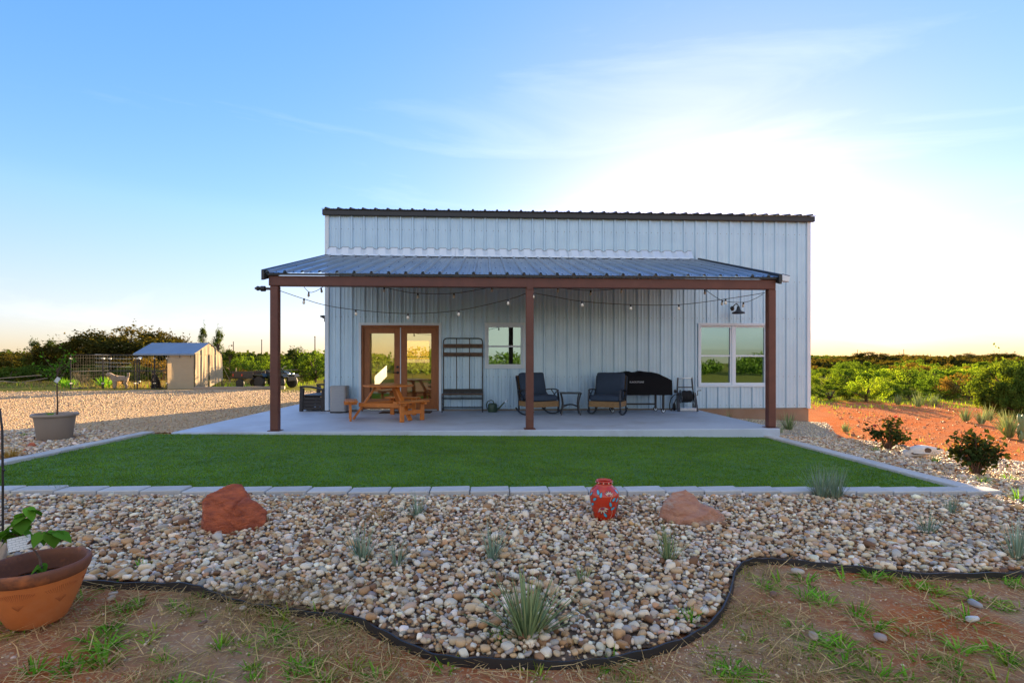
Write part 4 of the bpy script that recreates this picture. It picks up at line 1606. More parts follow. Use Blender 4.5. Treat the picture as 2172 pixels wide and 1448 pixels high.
# ---------------------------------------------------------- side table
st_ = thing('side_table', 'small black metal side table with bowed legs between the two rocking chairs', 'side table', (1.985, 12.06, SLAB + 0.001), R(-5))
MB().box(-0.255, 0.255, -0.235, 0.235, 0.495, 0.52).build('tabletop', M['black_metal'], st_, bevel=0.006)
for sx in (-1, 1):
    for sy in (-1, 1):
        pts = [(sx * 0.225, sy * 0.20, 0.494), (sx * 0.195, sy * 0.175, 0.38), (sx * 0.180, sy * 0.16, 0.25), (sx * 0.192, sy * 0.17, 0.12), (sx * 0.225, sy * 0.20, 0.0)]
        mb = MB()
        for a, b in zip(pts[:-1], pts[1:]):
            mb.bar(a, b, 0.030, 0.030, (0, 1, 0))
        mb.build('leg', M['black_metal'], st_, merge=False)
for sy in (-1, 1):
    pts = [(x, sy * 0.165 * (1 - 0.6 * math.cos(x / 0.18 * PI / 2)), 0.185 + 0.05 * math.cos(x / 0.18 * PI / 2)) for x in (-0.18, -0.12, -0.06, 0, 0.06, 0.12, 0.18)]
    MB().tube(pts, 0.011, 6).build('stretcher', M['black_metal'], st_, smooth=True)

# ---------------------------------------------------------- covered griddle
gc = thing('covered_grill', 'long outdoor griddle under a black fitted cover with pale lettering on caster legs', 'grill', (3.70, 12.55, SLAB + 0.001), R(-2))
GL, GD = 0.84, 0.30
nx_, nyk = 60, 1
ring = []
for k in range(64):      # stadium-like outline with soft corners
    pass
outline = rrect(GL, GD, 0.05, 4)
levels = [(0.435, 1.00), (0.50, 1.0), (0.60, 0.995), (0.70, 0.992), (0.79, 0.985), (0.855, 0.965)]
vv, ff = [], []
# resample the outline evenly
pts = [Vector((a, b, 0)) for a, b in outline]
per = []
tot = 0
for a, b in zip(pts, pts[1:] + pts[:1]):
    per.append(tot)
    tot += (b - a).length
N = 160
rs = []
for k in range(N):
    d = tot * k / N
    j = max(i for i, q in enumerate(per) if q <= d)
    a, b = pts[j], pts[(j + 1) % len(pts)]
    rs.append(a + (b - a) * ((d - per[j]) / max((b - a).length, 1e-6)))


def topz(x):
    return 0.985 + 0.022 * math.exp(-((x + 0.22) / 0.10) ** 2) + 0.030 * math.exp(-((x - 0.13) / 0.12) ** 2) + 0.006 * math.sin(x * 23) - 0.17 * max(0, (x - 0.45) / 0.39) ** 1.4 - 0.12 * max(0, (-x - 0.5) / 0.34) ** 1.2


for (z, sc) in levels:
    for q in rs:
        fold = 0.010 * mnoise.noise(Vector((q.x * 5.0, q.y * 5.0, z * 1.2))) + 0.012 * (0.9 - z) * math.sin(q.x * 17 + z * 3) * (1 if abs(q.y) > 0.2 else 0)
        zz = min(z, topz(q.x) - 0.02)
        vv.append((q.x * sc, q.y * sc + fold, zz + (0.010 * mnoise.noise(Vector((q.x * 4, q.y * 3, 7))) if z < 0.45 else 0)))
nl = len(levels)
for i in range(nl - 1):
    for k in range(N):
        k2 = (k + 1) % N
        ff.append((i * N + k, i * N + k2, (i + 1) * N + k2, (i + 1) * N + k))
# top surface in shrinking rings
for sc2, up in ((0.80, 0.55), (0.55, 0.9), (0.3, 1.0), (0.1, 1.0)):
    for q in rs:
        x_ = q.x * (0.965 if abs(q.x) > 9 else 0.965) * (0.3 + 0.7 * sc2 if True else 1)
        zb = min(0.855, topz(q.x) - 0.02)
        vv.append((x_, q.y * sc2, zb + (topz(x_) - zb) * up + 0.006 * mnoise.noise(Vector((x_ * 8, q.y * 8, 2)))))
    i = len(vv) // N - 2
    for k in range(N):
        k2 = (k + 1) % N
        ff.append((i * N + k, i * N + k2, (i + 1) * N + k2, (i + 1) * N + k))
e = len(vv) - N
ff.append(tuple(e + k for k in range(N)))
MB().add(vv, ff).build('grill_cover', M['black_cloth'], gc, smooth=True, flat_angle=1.2)
# lettering printed on the cover
cu = bpy.data.curves.new('lettering', 'FONT')
cu.body = 'BLACKSTONE'
cu.size = 0.072
cu.align_x = 'CENTER'
cu.extrude = 0.0008
tmp = bpy.data.objects.new('tmp', cu)
COL.objects.link(tmp)
dg = bpy.context.evaluated_depsgraph_get()
tme = bpy.data.meshes.new_from_object(tmp.evaluated_get(dg))
bpy.data.objects.remove(tmp)
tme.materials.clear()
tme.materials.append(M['lettering'])
link_mesh('lettering', tme, gc, (-0.055, -GD - 0.016, 0.735), (R(90), 0, 0), (0.78, 0.8, 1))
for (lx, ly) in ((0.62, -0.22), (0.56, 0.22), (-0.62, -0.22), (-0.56, 0.22)):
    lg = MB().box(lx - 0.024, lx + 0.024, ly - 0.024, ly + 0.024, 0.10, 0.52).build('leg', M['black_metal'], gc, bevel=0.004)
    cst = MB().lathe([(0.020, -0.017), (0.052, -0.016), (0.056, -0.010), (0.056, 0.010), (0.052, 0.016), (0.020, 0.017)], 20, (lx, ly, 0.056), 'y').build('caster', M['rubber'], lg, smooth=True)
    MB().lathe([(0.036, -0.0195), (0.036, 0.0195)], 16, (lx, ly, 0.056), 'y').build('caster_hub', M['white_pl'], lg, smooth=True)
    MB().box(lx - 0.016, lx + 0.016, ly - 0.028, ly - 0.021, 0.05, 0.115).box(lx - 0.016, lx + 0.016, ly + 0.021, ly + 0.028, 0.05, 0.115).build('caster_fork', M['black_metal'], lg, merge=False)
MB().box(-0.56, 0.56, 0.20, 0.24, 0.16, 0.20).build('lower_rail', M['black_metal'], gc)

# ---------------------------------------------------------- hose reel cart
p = Vector((5.05, 12.72, SLAB + 0.001))
hr = thing('hose_reel_cart', 'hose reel cart with coiled black hose parked against the wall by the big window', 'hose reel', p, R(-5))
FW = 0.20
for sx in (-1, 1):
    mb = MB()
    for a, b in zip([(sx * FW, 0.10, 0.05), (sx * FW, 0.10, 0.45)], [(sx * FW, 0.10, 0.45), (sx * FW * 0.88, 0.13, 0.84)]):
        mb.bar(a, b, 0.032, 0.032, (0, 1, 0))
    mb.bar((sx * (FW + 0.03), -0.13, 0.0), (sx * (FW + 0.002), 0.0, 0.46), 0.06, 0.035, (0, 1, 0))
    mb.build('side_frame', M['navy_metal'], hr, merge=False)
    MB().lathe([(0.02, -0.022), (0.09, -0.02), (0.098, -0.012), (0.098, 0.012), (0.09, 0.02), (0.02, 0.022)], 22, (sx * (FW + 0.075), 0.10, 0.099), 'x').build('wheel', M['rubber'], hr, smooth=True)
    MB().lathe([(0.165, -0.006), (0.172, 0.0), (0.165, 0.006)], 26, (sx * (FW - 0.045), -0.02, 0.37), 'x').build('reel_flange', M['chrome'], hr, smooth=True)
MB().tube([(-FW * 0.88, 0.13, 0.83), (-FW * 0.80, 0.125, 0.822), (FW * 0.80, 0.125, 0.822), (FW * 0.88, 0.13, 0.83)], 0.014, 8).build('handle', M['chrome'], hr, smooth=True)
MB().box(-FW + 0.02, FW - 0.02, 0.098, 0.118, 0.585, 0.61).build('cross_bar', M['navy_metal'], hr)
MB().box(-FW - 0.005, FW + 0.005, -0.17, -0.05, 0.012, 0.095).build('base_tray', M['chrome'], hr, bevel=0.006)
mb = MB()
for lay, rr in ((0, 0.085), (1, 0.112), (2, 0.138)):
    for k in range(11 - lay):
        x0 = -0.135 + 0.0255 * k + lay * 0.013
        ring = [(x0 + 0.004 * math.sin(q * 1.7 + k), -0.02 + (rr + 0.006 * math.sin(k * 2.1 + q)) * math.cos(q * PI / 10), 0.37 + (rr + 0.006 * math.sin(k * 1.3 + q)) * math.sin(q * PI / 10)) for q in range(21)]
        mb.tube(ring, 0.0125, 6, cap=False)
mb.build('hose_coil', M['rubber'], hr, smooth=True, merge=False)
MB().tube([(-0.19, -0.03, 0.42), (-0.30, -0.04, 0.42), (-0.39, -0.05, 0.33), (-0.435, -0.06, 0.18), (-0.43, -0.07, 0.04), (-0.395, -0.07, 0.015), (-0.35, -0.05, 0.10), (-0.27, -0.02, 0.28), (-0.20, 0.0, 0.36)], 0.012, 8).build('hose_end', M['rubber'], hr, smooth=True)
MB().tube([(FW + 0.03, -0.02, 0.40), (FW + 0.075, -0.02, 0.40), (FW + 0.075, -0.03, 0.52), (FW + 0.16, -0.03, 0.525)], 0.011, 8).build('crank', M['black_metal'], hr, smooth=True)
MB().lathe([(0.0, -0.03), (0.042, -0.025), (0.046, 0.0), (0.042, 0.025), (0.0, 0.03)], 14, (-FW - 0.085, -0.02, 0.50), 'x').build('swivel', M['black_metal'], hr, smooth=True)

# ---------------------------------------------------------- door mat, wall lamp, small lamps
dm = MB().prism(rrect(0.62, 0.24, 0.03), 0.0, 0.014).build('door_mat', P_mat('brown_coir', (0.09, 0.05, 0.03), (0.06, 0.035, 0.022), rough=1.0, scale=60, bump=0.4, bscale=200), loc=(-1.98, 12.72, SLAB + 0.001))
tag(dm, 'flat brown mat lying on the patio at the foot of the glass doors', 'door mat')

wl = thing('wall_lamp', 'black gooseneck barn lamp fixed to the wall above the big right window', 'wall lamp', (6.41, WY - 0.006, 2.80))
MB().lathe([(0.062, 0.0), (0.062, -0.018), (0.045, -0.034), (0.015, -0.04)], 20, (0, 0, 0), 'y').build('wall_plate', M['black_metal'], wl, smooth=True)
MB().tube([(0, -0.03, 0), (0, -0.09, 0.045), (0, -0.17, 0.085), (0, -0.27, 0.09), (0, -0.335, 0.05), (0, -0.35, 0.0)], 0.013, 10).build('arm', M['black_metal'], wl, smooth=True)
MB().lathe([(0.028, 0.02), (0.036, -0.02), (0.05, -0.07), (0.085, -0.105), (0.150, -0.135), (0.158, -0.165), (0.153, -0.165), (0.145, -0.14), (0.08, -0.112), (0.04, -0.075), (0.0, -0.06)], 28, (0, -0.35, 0)).build('lamp_shade', M['black_metal'], wl, smooth=True)

fl = thing('flood_lamp', 'dark lamp at the left end of the porch beam above the post', 'flood light', (-3.95, PY, 2.72))
MB().lathe([(0.02, 0), (0.05, -0.02), (0.05, -0.09), (0.0, -0.10)], 14, (-0.02, 0, 0), 'x').build('lamp_body', M['black_metal'], fl, smooth=True)
MB().box(-0.02, 0.04, -0.03, 0.03, -0.02, 0.02).build('bracket', M['black_metal'], fl)
MB().lathe([(0.03, -0.10), (0.045, -0.15), (0.015, -0.20), (0.0, -0.21)], 12, (-0.02, 0, 0.005), 'x').build('lamp_head', M['black_metal'], fl, smooth=True)
sp_ = thing('corner_lamp', 'small dark lamp on the left edge of the house wall above the storage bench', 'wall lamp', (HX0 - 0.032, WY + 0.08, 2.52))
MB().box(-0.02, 0.002, -0.05, 0.05, -0.10, 0.02).build('wall_plate', M['black_metal'], sp_)
MB().prism([(-0.02, -0.03), (-0.12, 0.02), (-0.11, 0.05), (-0.02, 0.06)], -0.06, 0.06, 'xz').build('lamp_hood', M['black_metal'], sp_)
sl_ = thing('solar_lamp', 'small blue topped solar lamp on the right end of the porch roof edge', 'solar light', (5.505, PEY + 0.02, 2.97))
MB().prism([(0.0, -0.06), (0.13, -0.075), (0.15, 0.02), (0.0, 0.06)], -0.05, 0.05, 'xz').build('lamp_body', M['white_pl'], sl_, bevel=0.004)
MB().bar((0.0, 0, 0.068), (0.145, 0, 0.032), 0.10, 0.006).build('solar_cell', P_mat('solar_blue', (0.02, 0.05, 0.25), (0.015, 0.04, 0.2), rough=0.15), sl_)

# ---------------------------------------------------------- string lights
BULB = MB().lathe([(0.0, -0.105), (0.012, -0.103), (0.022, -0.09), (0.025, -0.072), (0.021, -0.052), (0.0135, -0.04)], 10).mesh('bulb', M['lamp_glass'], True)
SOCK = MB().lathe([(0.0, 0.004), (0.012, 0.002), (0.017, -0.008), (0.017, -0.042), (0.0, -0.042)], 8).mesh('socket', M['black_metal'], True)


def string_light(label, runs, depth, bulbs):
    root = thing('string_light', label, 'string lights', (0, depth, 0))
    mb = MB()
    for run in runs:
        P3 = [at_y(u, v, depth) for u, v in run]
        P3 = smooth_path(P3, 5)
        mb.tube([(q.x, 0, q.z) for q in P3], 0.006, 5)
    mb.build('cable', M['black_metal'], root, smooth=True, merge=False)
    for (u, v) in bulbs:
        q = at_y(u, v, depth)
        s_ = link_mesh('socket', SOCK, root, (q.x, 0, q.z), (R(rng.uniform(-8, 8)), R(rng.uniform(-8, 8)), 0))
        link_mesh('bulb', BULB, s_)


string_light('front string of clear bulbs sagging between the three porch posts',
             [[(592, 616), (645, 634), (690, 647), (754, 657), (865, 665), (973, 658), (1078, 635), (1116, 622)],
              [(1130, 621), (1175, 629), (1234, 639), (1338, 646), (1440, 646), (1539, 634), (1622, 621)]],
             9.40, [(645, 633), (754, 657), (865, 665), (973, 658), (1078, 635), (1131, 621), (1234, 639), (1338, 646), (1440, 646), (1539, 634)])
string_light('rear string of clear bulbs hung high under the porch roof behind the beam',
             [[(640, 602), (655, 619), (668, 618), (681, 611), (700, 600)], [(815, 609), (850, 617), (886, 622), (963, 622), (1043, 609), (1100, 600)],
              [(1130, 600), (1183, 610), (1253, 616), (1319, 611), (1350, 602)], [(1480, 606), (1495, 614), (1532, 637), (1577, 641), (1600, 634), (1618, 624)]],
             10.6, [(655, 619), (681, 610), (815, 609), (886, 622), (963, 622), (1043, 609), (1183, 610), (1253, 616), (1319, 611), (1495, 614), (1532, 637), (1577, 641)])

# ================================================================== GARDEN THINGS
# ---------------------------------------------------------- boulders
def fuse(lobes, vox):
    """several convex lobes fused into one closed body"""
    bm = bmesh.new()
    for pts in lobes:
        n0 = set(bm.verts)
        nv = [bm.verts.new(q) for q in pts]
        r_ = bmesh.ops.convex_hull(bm, input=nv)
        for v in [v for v in bm.verts if not v.link_faces]:
            bm.verts.remove(v)
    me = bpy.data.meshes.new('tmp')
    bm.to_mesh(me)
    bm.free()
    o = bpy.data.objects.new('tmp', me)
    COL.objects.link(o)
    md = o.modifiers.new('r', 'REMESH')
    md.mode = 'VOXEL'
    md.voxel_size = vox
    sm_ = o.modifiers.new('s', 'SMOOTH')
    sm_.factor = 0.5
    sm_.iterations = 1
    me2 = bpy.data.meshes.new_from_object(o.evaluated_get(bpy.context.evaluated_depsgraph_get()))
    bpy.data.objects.remove(o)
    return me2


def boulder(name, pts, mat, label, loc, rz, seed, amp=0.018, strata=0.0):
    bm = bmesh.new()
    if isinstance(pts, tuple):
        me = fuse(pts, 0.010)
        bm.from_mesh(me)
        bm.normal_update()
        o3 = Vector((seed, seed * 0.7, -seed))
        for v in bm.verts:
            c = v.co
            d = mnoise.fractal(c * 5.0 + o3, 0.9, 2.1, 5) * amp
            d -= max(0, 0.10 - abs(mnoise.noise(Vector((c.x * 5, c.y * 5, c.z * 11 + c.x * 4)) - o3))) * amp * 6.0
            if strata:
                d += strata * math.sin((c.z + 0.3 * c.x + 0.3 * c.y) * 70 + 5 * mnoise.noise(c * 4))
            v.co += v.normal * d
        for f in bm.faces:
            f.smooth = True
        bm.to_mesh(me)
        bm.free()
        me.materials.clear()
        me.materials.append(mat)
        o = link_mesh(name, me, None, loc, (0, 0, rz))
        return tag(o, label, 'boulder')
    for q in pts:
        bm.verts.new(q)
    bmesh.ops.convex_hull(bm, input=bm.verts)
    for v in [v for v in bm.verts if not v.link_faces]:
        bm.verts.remove(v)
    bmesh.ops.triangulate(bm, faces=bm.faces)
    for _ in range(4):
        bmesh.ops.subdivide_edges(bm, edges=bm.edges, cuts=1, use_grid_fill=True)
        bmesh.ops.triangulate(bm, faces=bm.faces)
        if _ == 1:
            bmesh.ops.smooth_vert(bm, verts=bm.verts, factor=0.35, use_axis_x=True, use_axis_y=True, use_axis_z=True)
        if _ == 2:
            bmesh.ops.smooth_vert(bm, verts=bm.verts, factor=0.3, use_axis_x=True, use_axis_y=True, use_axis_z=True)
    bm.normal_update()
    o3 = Vector((seed, seed * 0.7, -seed))
    for v in bm.verts:
        d = mnoise.fractal(v.co * 5.0 + o3, 0.9, 2.1, 5) * amp + abs(mnoise.noise(v.co * 9 + o3)) * amp * 0.5
        if strata:
            d += strata * math.sin((v.co.z + 0.25 * v.co.x + 0.3 * v.co.y) * 75 + 4 * mnoise.noise(v.co * 4))
        v.co += v.normal * d
    for f in bm.faces:
        f.smooth = True
    me = bpy.data.meshes.new(name)
    bm.to_mesh(me)
    bm.free()
    me.materials.append(mat)
    o = link_mesh(name, me, None, loc, (0, 0, rz))
    return tag(o, label, 'boulder')


M['red_rock'] = P_mat('red_sandstone', (0.52, 0.120, 0.038), (0.24, 0.048, 0.018), rough=0.6, scale=9, c3=(0.66, 0.30, 0.17), scale3=5.5, f3=0.64, bump=0.9, bscale=22, stretch=(1, 1, 2.6))
M['tan_rock'] = P_mat('tan_pink_sandstone', (0.54, 0.28, 0.17), (0.36, 0.15, 0.085), rough=0.8, scale=9, c3=(0.52, 0.46, 0.40), scale3=4.2, f3=0.54, bump=0.9, bscale=24, stretch=(0.8, 0.8, 2.4))
boulder('boulder', ([(-0.27, -0.05, -0.06), (-0.285, 0.0, 0.16), (-0.27, -0.06, 0.25), (-0.22, -0.06, 0.315), (-0.04, 0.0, 0.385), (0.04, 0.03, 0.38), (0.09, 0.0, 0.30), (0.13, -0.02, 0.21),
                      (0.10, -0.18, -0.05), (-0.12, -0.19, -0.05), (-0.21, -0.15, 0.1), (0.02, -0.13, 0.22), (-0.25, 0.15, -0.05), (0.1, 0.2, -0.05), (-0.2, 0.16, 0.22), (0.06, 0.16, 0.25)],
                     [(0.02, -0.06, -0.06), (0.04, -0.19, -0.05), (0.03, -0.185, 0.06), (0.06, -0.15, 0.24), (0.11, -0.06, 0.285), (0.20, -0.04, 0.225), (0.275, 0.0, 0.13), (0.27, -0.06, 0.03), (0.19, -0.14, -0.06), (0.24, 0.12, -0.05), (0.12, 0.14, 0.18), (0.02, 0.1, 0.1)]),
        M['red_rock'], 'upright dark red boulder sitting in the river pebbles', (BOULD1.x, BOULD1.y, gz(BOULD1.x, BOULD1.y) + 0.005), R(4), 3.3, 0.011).scale = (0.89, 0.9, 0.93)
boulder('boulder', ([(-0.28, -0.08, -0.05), (-0.27, 0.0, 0.06), (-0.235, -0.02, 0.165), (-0.15, 0.0, 0.245), (-0.03, 0.03, 0.262), (0.04, 0.02, 0.225), (0.10, -0.02, 0.13), (0.1, -0.15, -0.03), (-0.17, -0.17, -0.03), (-0.15, -0.13, 0.12), (0.0, -0.15, 0.07), (-0.2, 0.18, -0.05), (0.1, 0.2, -0.05), (-0.1, 0.16, 0.17)],
                     [(-0.2, -0.14, -0.05), (-0.12, -0.19, 0.06), (0.05, -0.18, 0.085), (0.16, -0.10, 0.135), (0.24, -0.05, 0.10), (0.285, -0.05, 0.04), (0.26, -0.10, -0.03), (0.02, -0.20, -0.03), (0.25, 0.08, -0.05), (0.05, 0.05, 0.15), (0.0, 0.1, 0.05)]),
        M['tan_rock'], 'low flat tan and pink boulder lying in the pebbles right of the painted vase', (BOULD2.x, BOULD2.y, gz(BOULD2.x, BOULD2.y) + 0.015), R(-4), 8.1, 0.010, 0.002)
# two little red stones at the foot of the grey planter
for (u, v, s_, lb) in ((68, 951, 0.075, 'fist sized red stone at the foot of the grey planter'), (52, 962, 0.055, 'small flat red stone just in front of the bigger red one by the grey planter')):
    q = on_ground(u, v)
    o = boulder('red_stone', [(s_ * a, s_ * b, s_ * c) for a, b, c in ((-1, -.4, 0), (-.6, .6, 0), (.9, -.4, 0), (.8, .5, 0), (0, -.8, .1), (-.5, 0, .9), (.4, .1, 1.0), (0.9, 0, .6), (-.9, .1, .5))],
                M['red_rock'], lb, (q.x, q.y, q.z + 0.02), rng.uniform(0, 6), 5.5 + u, 0.008)
    o['category'] = 'stone'

# ---------------------------------------------------------- painted vase
M['vase'] = P_mat('red_glaze', (0.56, 0.040, 0.012), (0.50, 0.032, 0.010), rough=0.16, scale=3, coat=0.4)
M['v_cyan'] = P_mat('turquoise_glaze', (0.09, 0.46, 0.62), (0.07, 0.38, 0.55), rough=0.25)
M['v_cream'] = P_mat('cream_glaze', (0.72, 0.58, 0.40), (0.66, 0.5, 0.34), rough=0.25)
M['v_dark'] = P_mat('dark_outline_glaze', (0.035, 0.02, 0.025), rough=0.3)
M['v_plum'] = P_mat('plum_glaze', (0.26, 0.05, 0.14), rough=0.3)
vz = gz(VASE.x, VASE.y)
vase = thing('vase', 'glossy red vase painted with flowers and turquoise leaves standing in the pebbles', 'vase', (VASE.x, VASE.y, vz + 0.005), 0)
VP = [(0.0, 0.0), (0.078, 0.0), (0.084, 0.012), (0.095, 0.05), (0.108, 0.10), (0.120, 0.15), (0.1275, 0.195), (0.127, 0.225), (0.120, 0.252), (0.105, 0.275), (0.085, 0.292), (0.072, 0.302),
      (0.068, 0.312), (0.068, 0.328), (0.072, 0.336), (0.0735, 0.342), (0.070, 0.346), (0.064, 0.344), (0.060, 0.330), (0.060, 0.29), (0.08, 0.25), (0.06, 0.1), (0.0, 0.08)]
MB().lathe(VP, 48).build('vase_body', M['vase'], vase, smooth=True, flat_angle=1.2)
outer = VP[1:14]


def vrad(z):
    return float(np.interp(z, [q[1] for q in outer], [q[0] for q in outer]))


def decal(name, shape, az, z, ang, sc, mat, off, parent=vase):
    """a 2D shape (metres) laid on the vase at bearing az (deg, 0 = towards -Y) and height z"""
    mb = MB()
    pts = []
    ca, sa = math.cos(ang), math.sin(ang)
    cx = sum(p_[0] for p_ in shape) / len(shape)
    cy = sum(p_[1] for p_ in shape) / len(shape)
    for (a, b) in [(cx, cy)] + list(shape):
        a, b = a * sc, b * sc
        x_, y_ = a * ca - b * sa, a * sa + b * ca
        zz = z + y_
        r_ = vrad(zz) + off
        th = R(az) + x_ / max(vrad(zz), 0.05)
        pts.append((r_ * math.sin(th), -r_ * math.cos(th), zz))
    n = len(shape)
    mb.add(pts, [(0, 1 + k, 1 + (k + 1) % n) for k in range(n)])
    return mb.build(name, mat, parent)


LEAF = [(0.5 * math.cos(t_) , 0.24 * math.sin(t_) * (1 - 0.25 * math.cos(t_))) for t_ in np.linspace(0, 2 * PI, 13)[:-1]]
PETAL = [(0.0, -0.02), (0.12, 0.10), (0.16, 0.30), (0.05, 0.62), (0.0, 0.72), (-0.05, 0.62), (-0.13, 0.30), (-0.10, 0.10)]
for (az, z, ang) in ((-40, 0.262, 2.2), (-26, 0.242, 1.45), (26, 0.205, 0.7), (44, 0.195, 0.8), (12, 0.165, 1.9), (26, 0.125, 0.45), (-8, 0.07, 2.1), (-52, 0.20, 0.6),
                      (52, 0.262, 2.3), (-75, 0.235, 0.8), (-68, 0.15, 0.5), (80, 0.18, 0.7), (70, 0.10, 1.9), (-100, 0.19, 2.0), (110, 0.21, 0.6), (150, 0.18, 1.2), (-150, 0.16, 0.6), (180, 0.24, 2.0)):
    decal('leaf_outline', LEAF, az, z, ang, 0.052, M['v_dark'], 0.0012)
    decal('painted_leaf', LEAF, az, z, ang, 0.041, M['v_cyan'], 0.0022)
for (az, z, ang, sc, npet) in ((-22, 0.135, 0.35, 0.085, 5), (6, 0.237, 0.0, 0.058, 5), (78, 0.14, -0.4, 0.075, 5), (40, 0.045, 0.3, 0.05, 4), (-90, 0.09, 0.2, 0.06, 4), (150, 0.11, 0.2, 0.08, 5)):
    for k in range(npet):
        a = ang + (k - (npet - 1) / 2) * 0.50 + PI * (z < 0.2)
        decal('petal_outline', PETAL, az, z, a, sc * 1.12, M['v_dark'] if k % 2 else M['v_plum'], 0.0012 + 0.0004 * k)
        decal('painted_petal', PETAL, az, z, a, sc * 0.9, M['v_cream'], 0.0030 + 0.0004 * k)
        decal('petal_core', PETAL, az, z, a, sc * 0.5, M['vase'] if k % 2 else M['v_plum'], 0.0050 + 0.0004 * k)
mbv = MB()
for k in range(12):       # one thin stem winding up the front
    z0_, z1_ = 0.03 + k * 0.019, 0.03 + (k + 1) * 0.019
    a0_, a1_ = R(18 + 8 * math.sin(k * 0.6)), R(18 + 8 * math.sin((k + 1) * 0.6))
    mbv.tube([((vrad(z0_) + .001) * math.sin(a0_), -(vrad(z0_) + .001) * math.cos(a0_), z0_), ((vrad(z1_) + .001) * math.sin(a1_), -(vrad(z1_) + .001) * math.cos(a1_), z1_)], 0.0014, 4)
mbv.build('painted_stem', M['v_cream'], vase, merge=False)
for k in range(20):
    a = 2 * PI * k / 20
    MB().sphere((0.0735 * math.sin(a), -0.0735 * math.cos(a), 0.330), 0.0065, 6, 4).build('rim_dot', M['v_cream'] if k % 2 else M['v_dark'], vase, smooth=True)

# ---------------------------------------------------------- leaves and blades
def leaf_tris(n_leaf, centers, normals_up, size, aspect=0.6, up=0.2, quad=True):
    """n leaf-sized quads (diamonds) at the given centres, random attitudes"""
    c = np.asarray(centers)
    n = len(c)
    a = rng.normal(0, 1, (n, 3))
    a[:, 2] = a[:, 2] * 0.6 + up
    a /= np.linalg.norm(a, axis=1)[:, None]
    b = np.cross(a, rng.normal(0, 1, (n, 3)))
    b /= np.linalg.norm(b, axis=1)[:, None] + 1e-9
    s_ = (size * rng.uniform(0.6, 1.35, n))[:, None]
    V = np.zeros((n, 4, 3))
    V[:, 0] = c - a * s_ * 0.5
    V[:, 1] = c + b * s_ * aspect * 0.5
    V[:, 2] = c + a * s_ * 0.5
    V[:, 3] = c - b * s_ * aspect * 0.5
    return V.reshape(-1, 3), np.arange(n * 4).reshape(-1, 4)


def blade_cloud(n, h, spread, w_, curl=0.3, base_r=0.03, upright=0.35, seed_col=(1, 1, 1), varc=0.25, segs=3, droop=0.3):
    """n tapering blades from one crown; returns verts, quads, colours"""
    V, F, C = [], [], []
    for i in range(n):
        az = rng.uniform(0, 2 * PI)
        lean = min(1.35, abs(rng.normal(0, spread)) + upright * rng.random())
        L_ = h * rng.uniform(0.55, 1.08) / (0.75 + 0.25 * math.cos(lean))
        r0 = base_r * math.sqrt(rng.random())
        p = Vector((r0 * math.cos(az), r0 * math.sin(az), -0.01))
        side = Vector((-math.sin(az + rng.normal(0, .3)), math.cos(az), 0)).normalized()
        ang = lean * 0.75
        b0 = len(V)
        ww_ = w_ * rng.uniform(0.7, 1.25)
        tone = max(0.35, 1 + rng.normal(0, varc))
        warm = rng.random()
        for s_ in range(segs + 1):
            t_ = s_ / segs
            wd = ww_ * (1 - t_ ** 1.6) * 0.5 + 0.0004
            V.append(tuple(p - side * wd))
            V.append(tuple(p + side * wd))
            tip = 0.30 * t_ * (warm > 0.55)
            cc = (seed_col[0] * tone * (1 + tip * 1.6), seed_col[1] * tone * (1 + tip * 0.5), seed_col[2] * tone)
            C.append(cc)
            C.append(cc)
            if s_ < segs:
                d = Vector((math.cos(az) * math.sin(ang), math.sin(az) * math.sin(ang), math.cos(ang)))
                p = p + d * (L_ / segs)
                ang += curl * lean / segs + droop * rng.random() / segs
                F.append((b0 + 2 * s_, b0 + 2 * s_ + 1, b0 + 2 * s_ + 3, b0 + 2 * s_ + 2))
    return np.array(V), np.array(F), np.array(C)


M['yucca'] = leaf_mat('grey_green_yucca', (0.27, 0.35, 0.17), (0.20, 0.285, 0.135), trans=0.15, tint=(1.1, 1.1, 0.7), scale=8, objrand=0.1)
M['sage'] = leaf_mat('blue_green_blades', (0.25, 0.34, 0.25), (0.19, 0.28, 0.20), trans=0.15, tint=(1.1, 1.1, 0.8), scale=8, objrand=0.1)
M['grass_g'] = leaf_mat('fresh_green_grass', (0.13, 0.36, 0.030), (0.18, 0.40, 0.04), trans=0.35, tint=(1.2, 1.15, 0.6), scale=6, objrand=0.2)
M['grass_y'] = leaf_mat('dry_grass', (0.38, 0.27, 0.12), (0.46, 0.34, 0.17), trans=0.35, tint=(1.1, 1.0, 0.75), scale=6, objrand=0.12)
M['grass_gold'] = leaf_mat('golden_grass', (0.46, 0.30, 0.07), (0.40, 0.27, 0.08), trans=0.3, tint=(1.1, 1.0, 0.7), scale=6, objrand=0.05)


def yucca(u, v, h, n, spread, mat, label, w_=0.011, rad=0.045, cat='yucca', name='yucca', group=None, p=None, segs=2, droop=0.12, dead=True, twig=True):
    q = p or on_ground(u, v)
    t = thing(name, label, cat, (q.x, q.y, q.z + 0.012), rng.uniform(0, 6.28), group)
    V, F, C = blade_cloud(n, h, spread, w_, 0.12, rad, 0.25, segs=segs, droop=droop)
    link_mesh('blades', fast_mesh('blades', V, F, C, True, M[mat]), t)
    if dead:
        V, F, C = blade_cloud(max(6, n // 6), h * 0.5, 0.5, min(w_ * 0.5, 0.004), 0.5, rad, 0.7, segs=3, droop=0.6)
        link_mesh('dry_blades', fast_mesh('dry_blades', V, F, C, True, M['grass_y']), t)
    return t


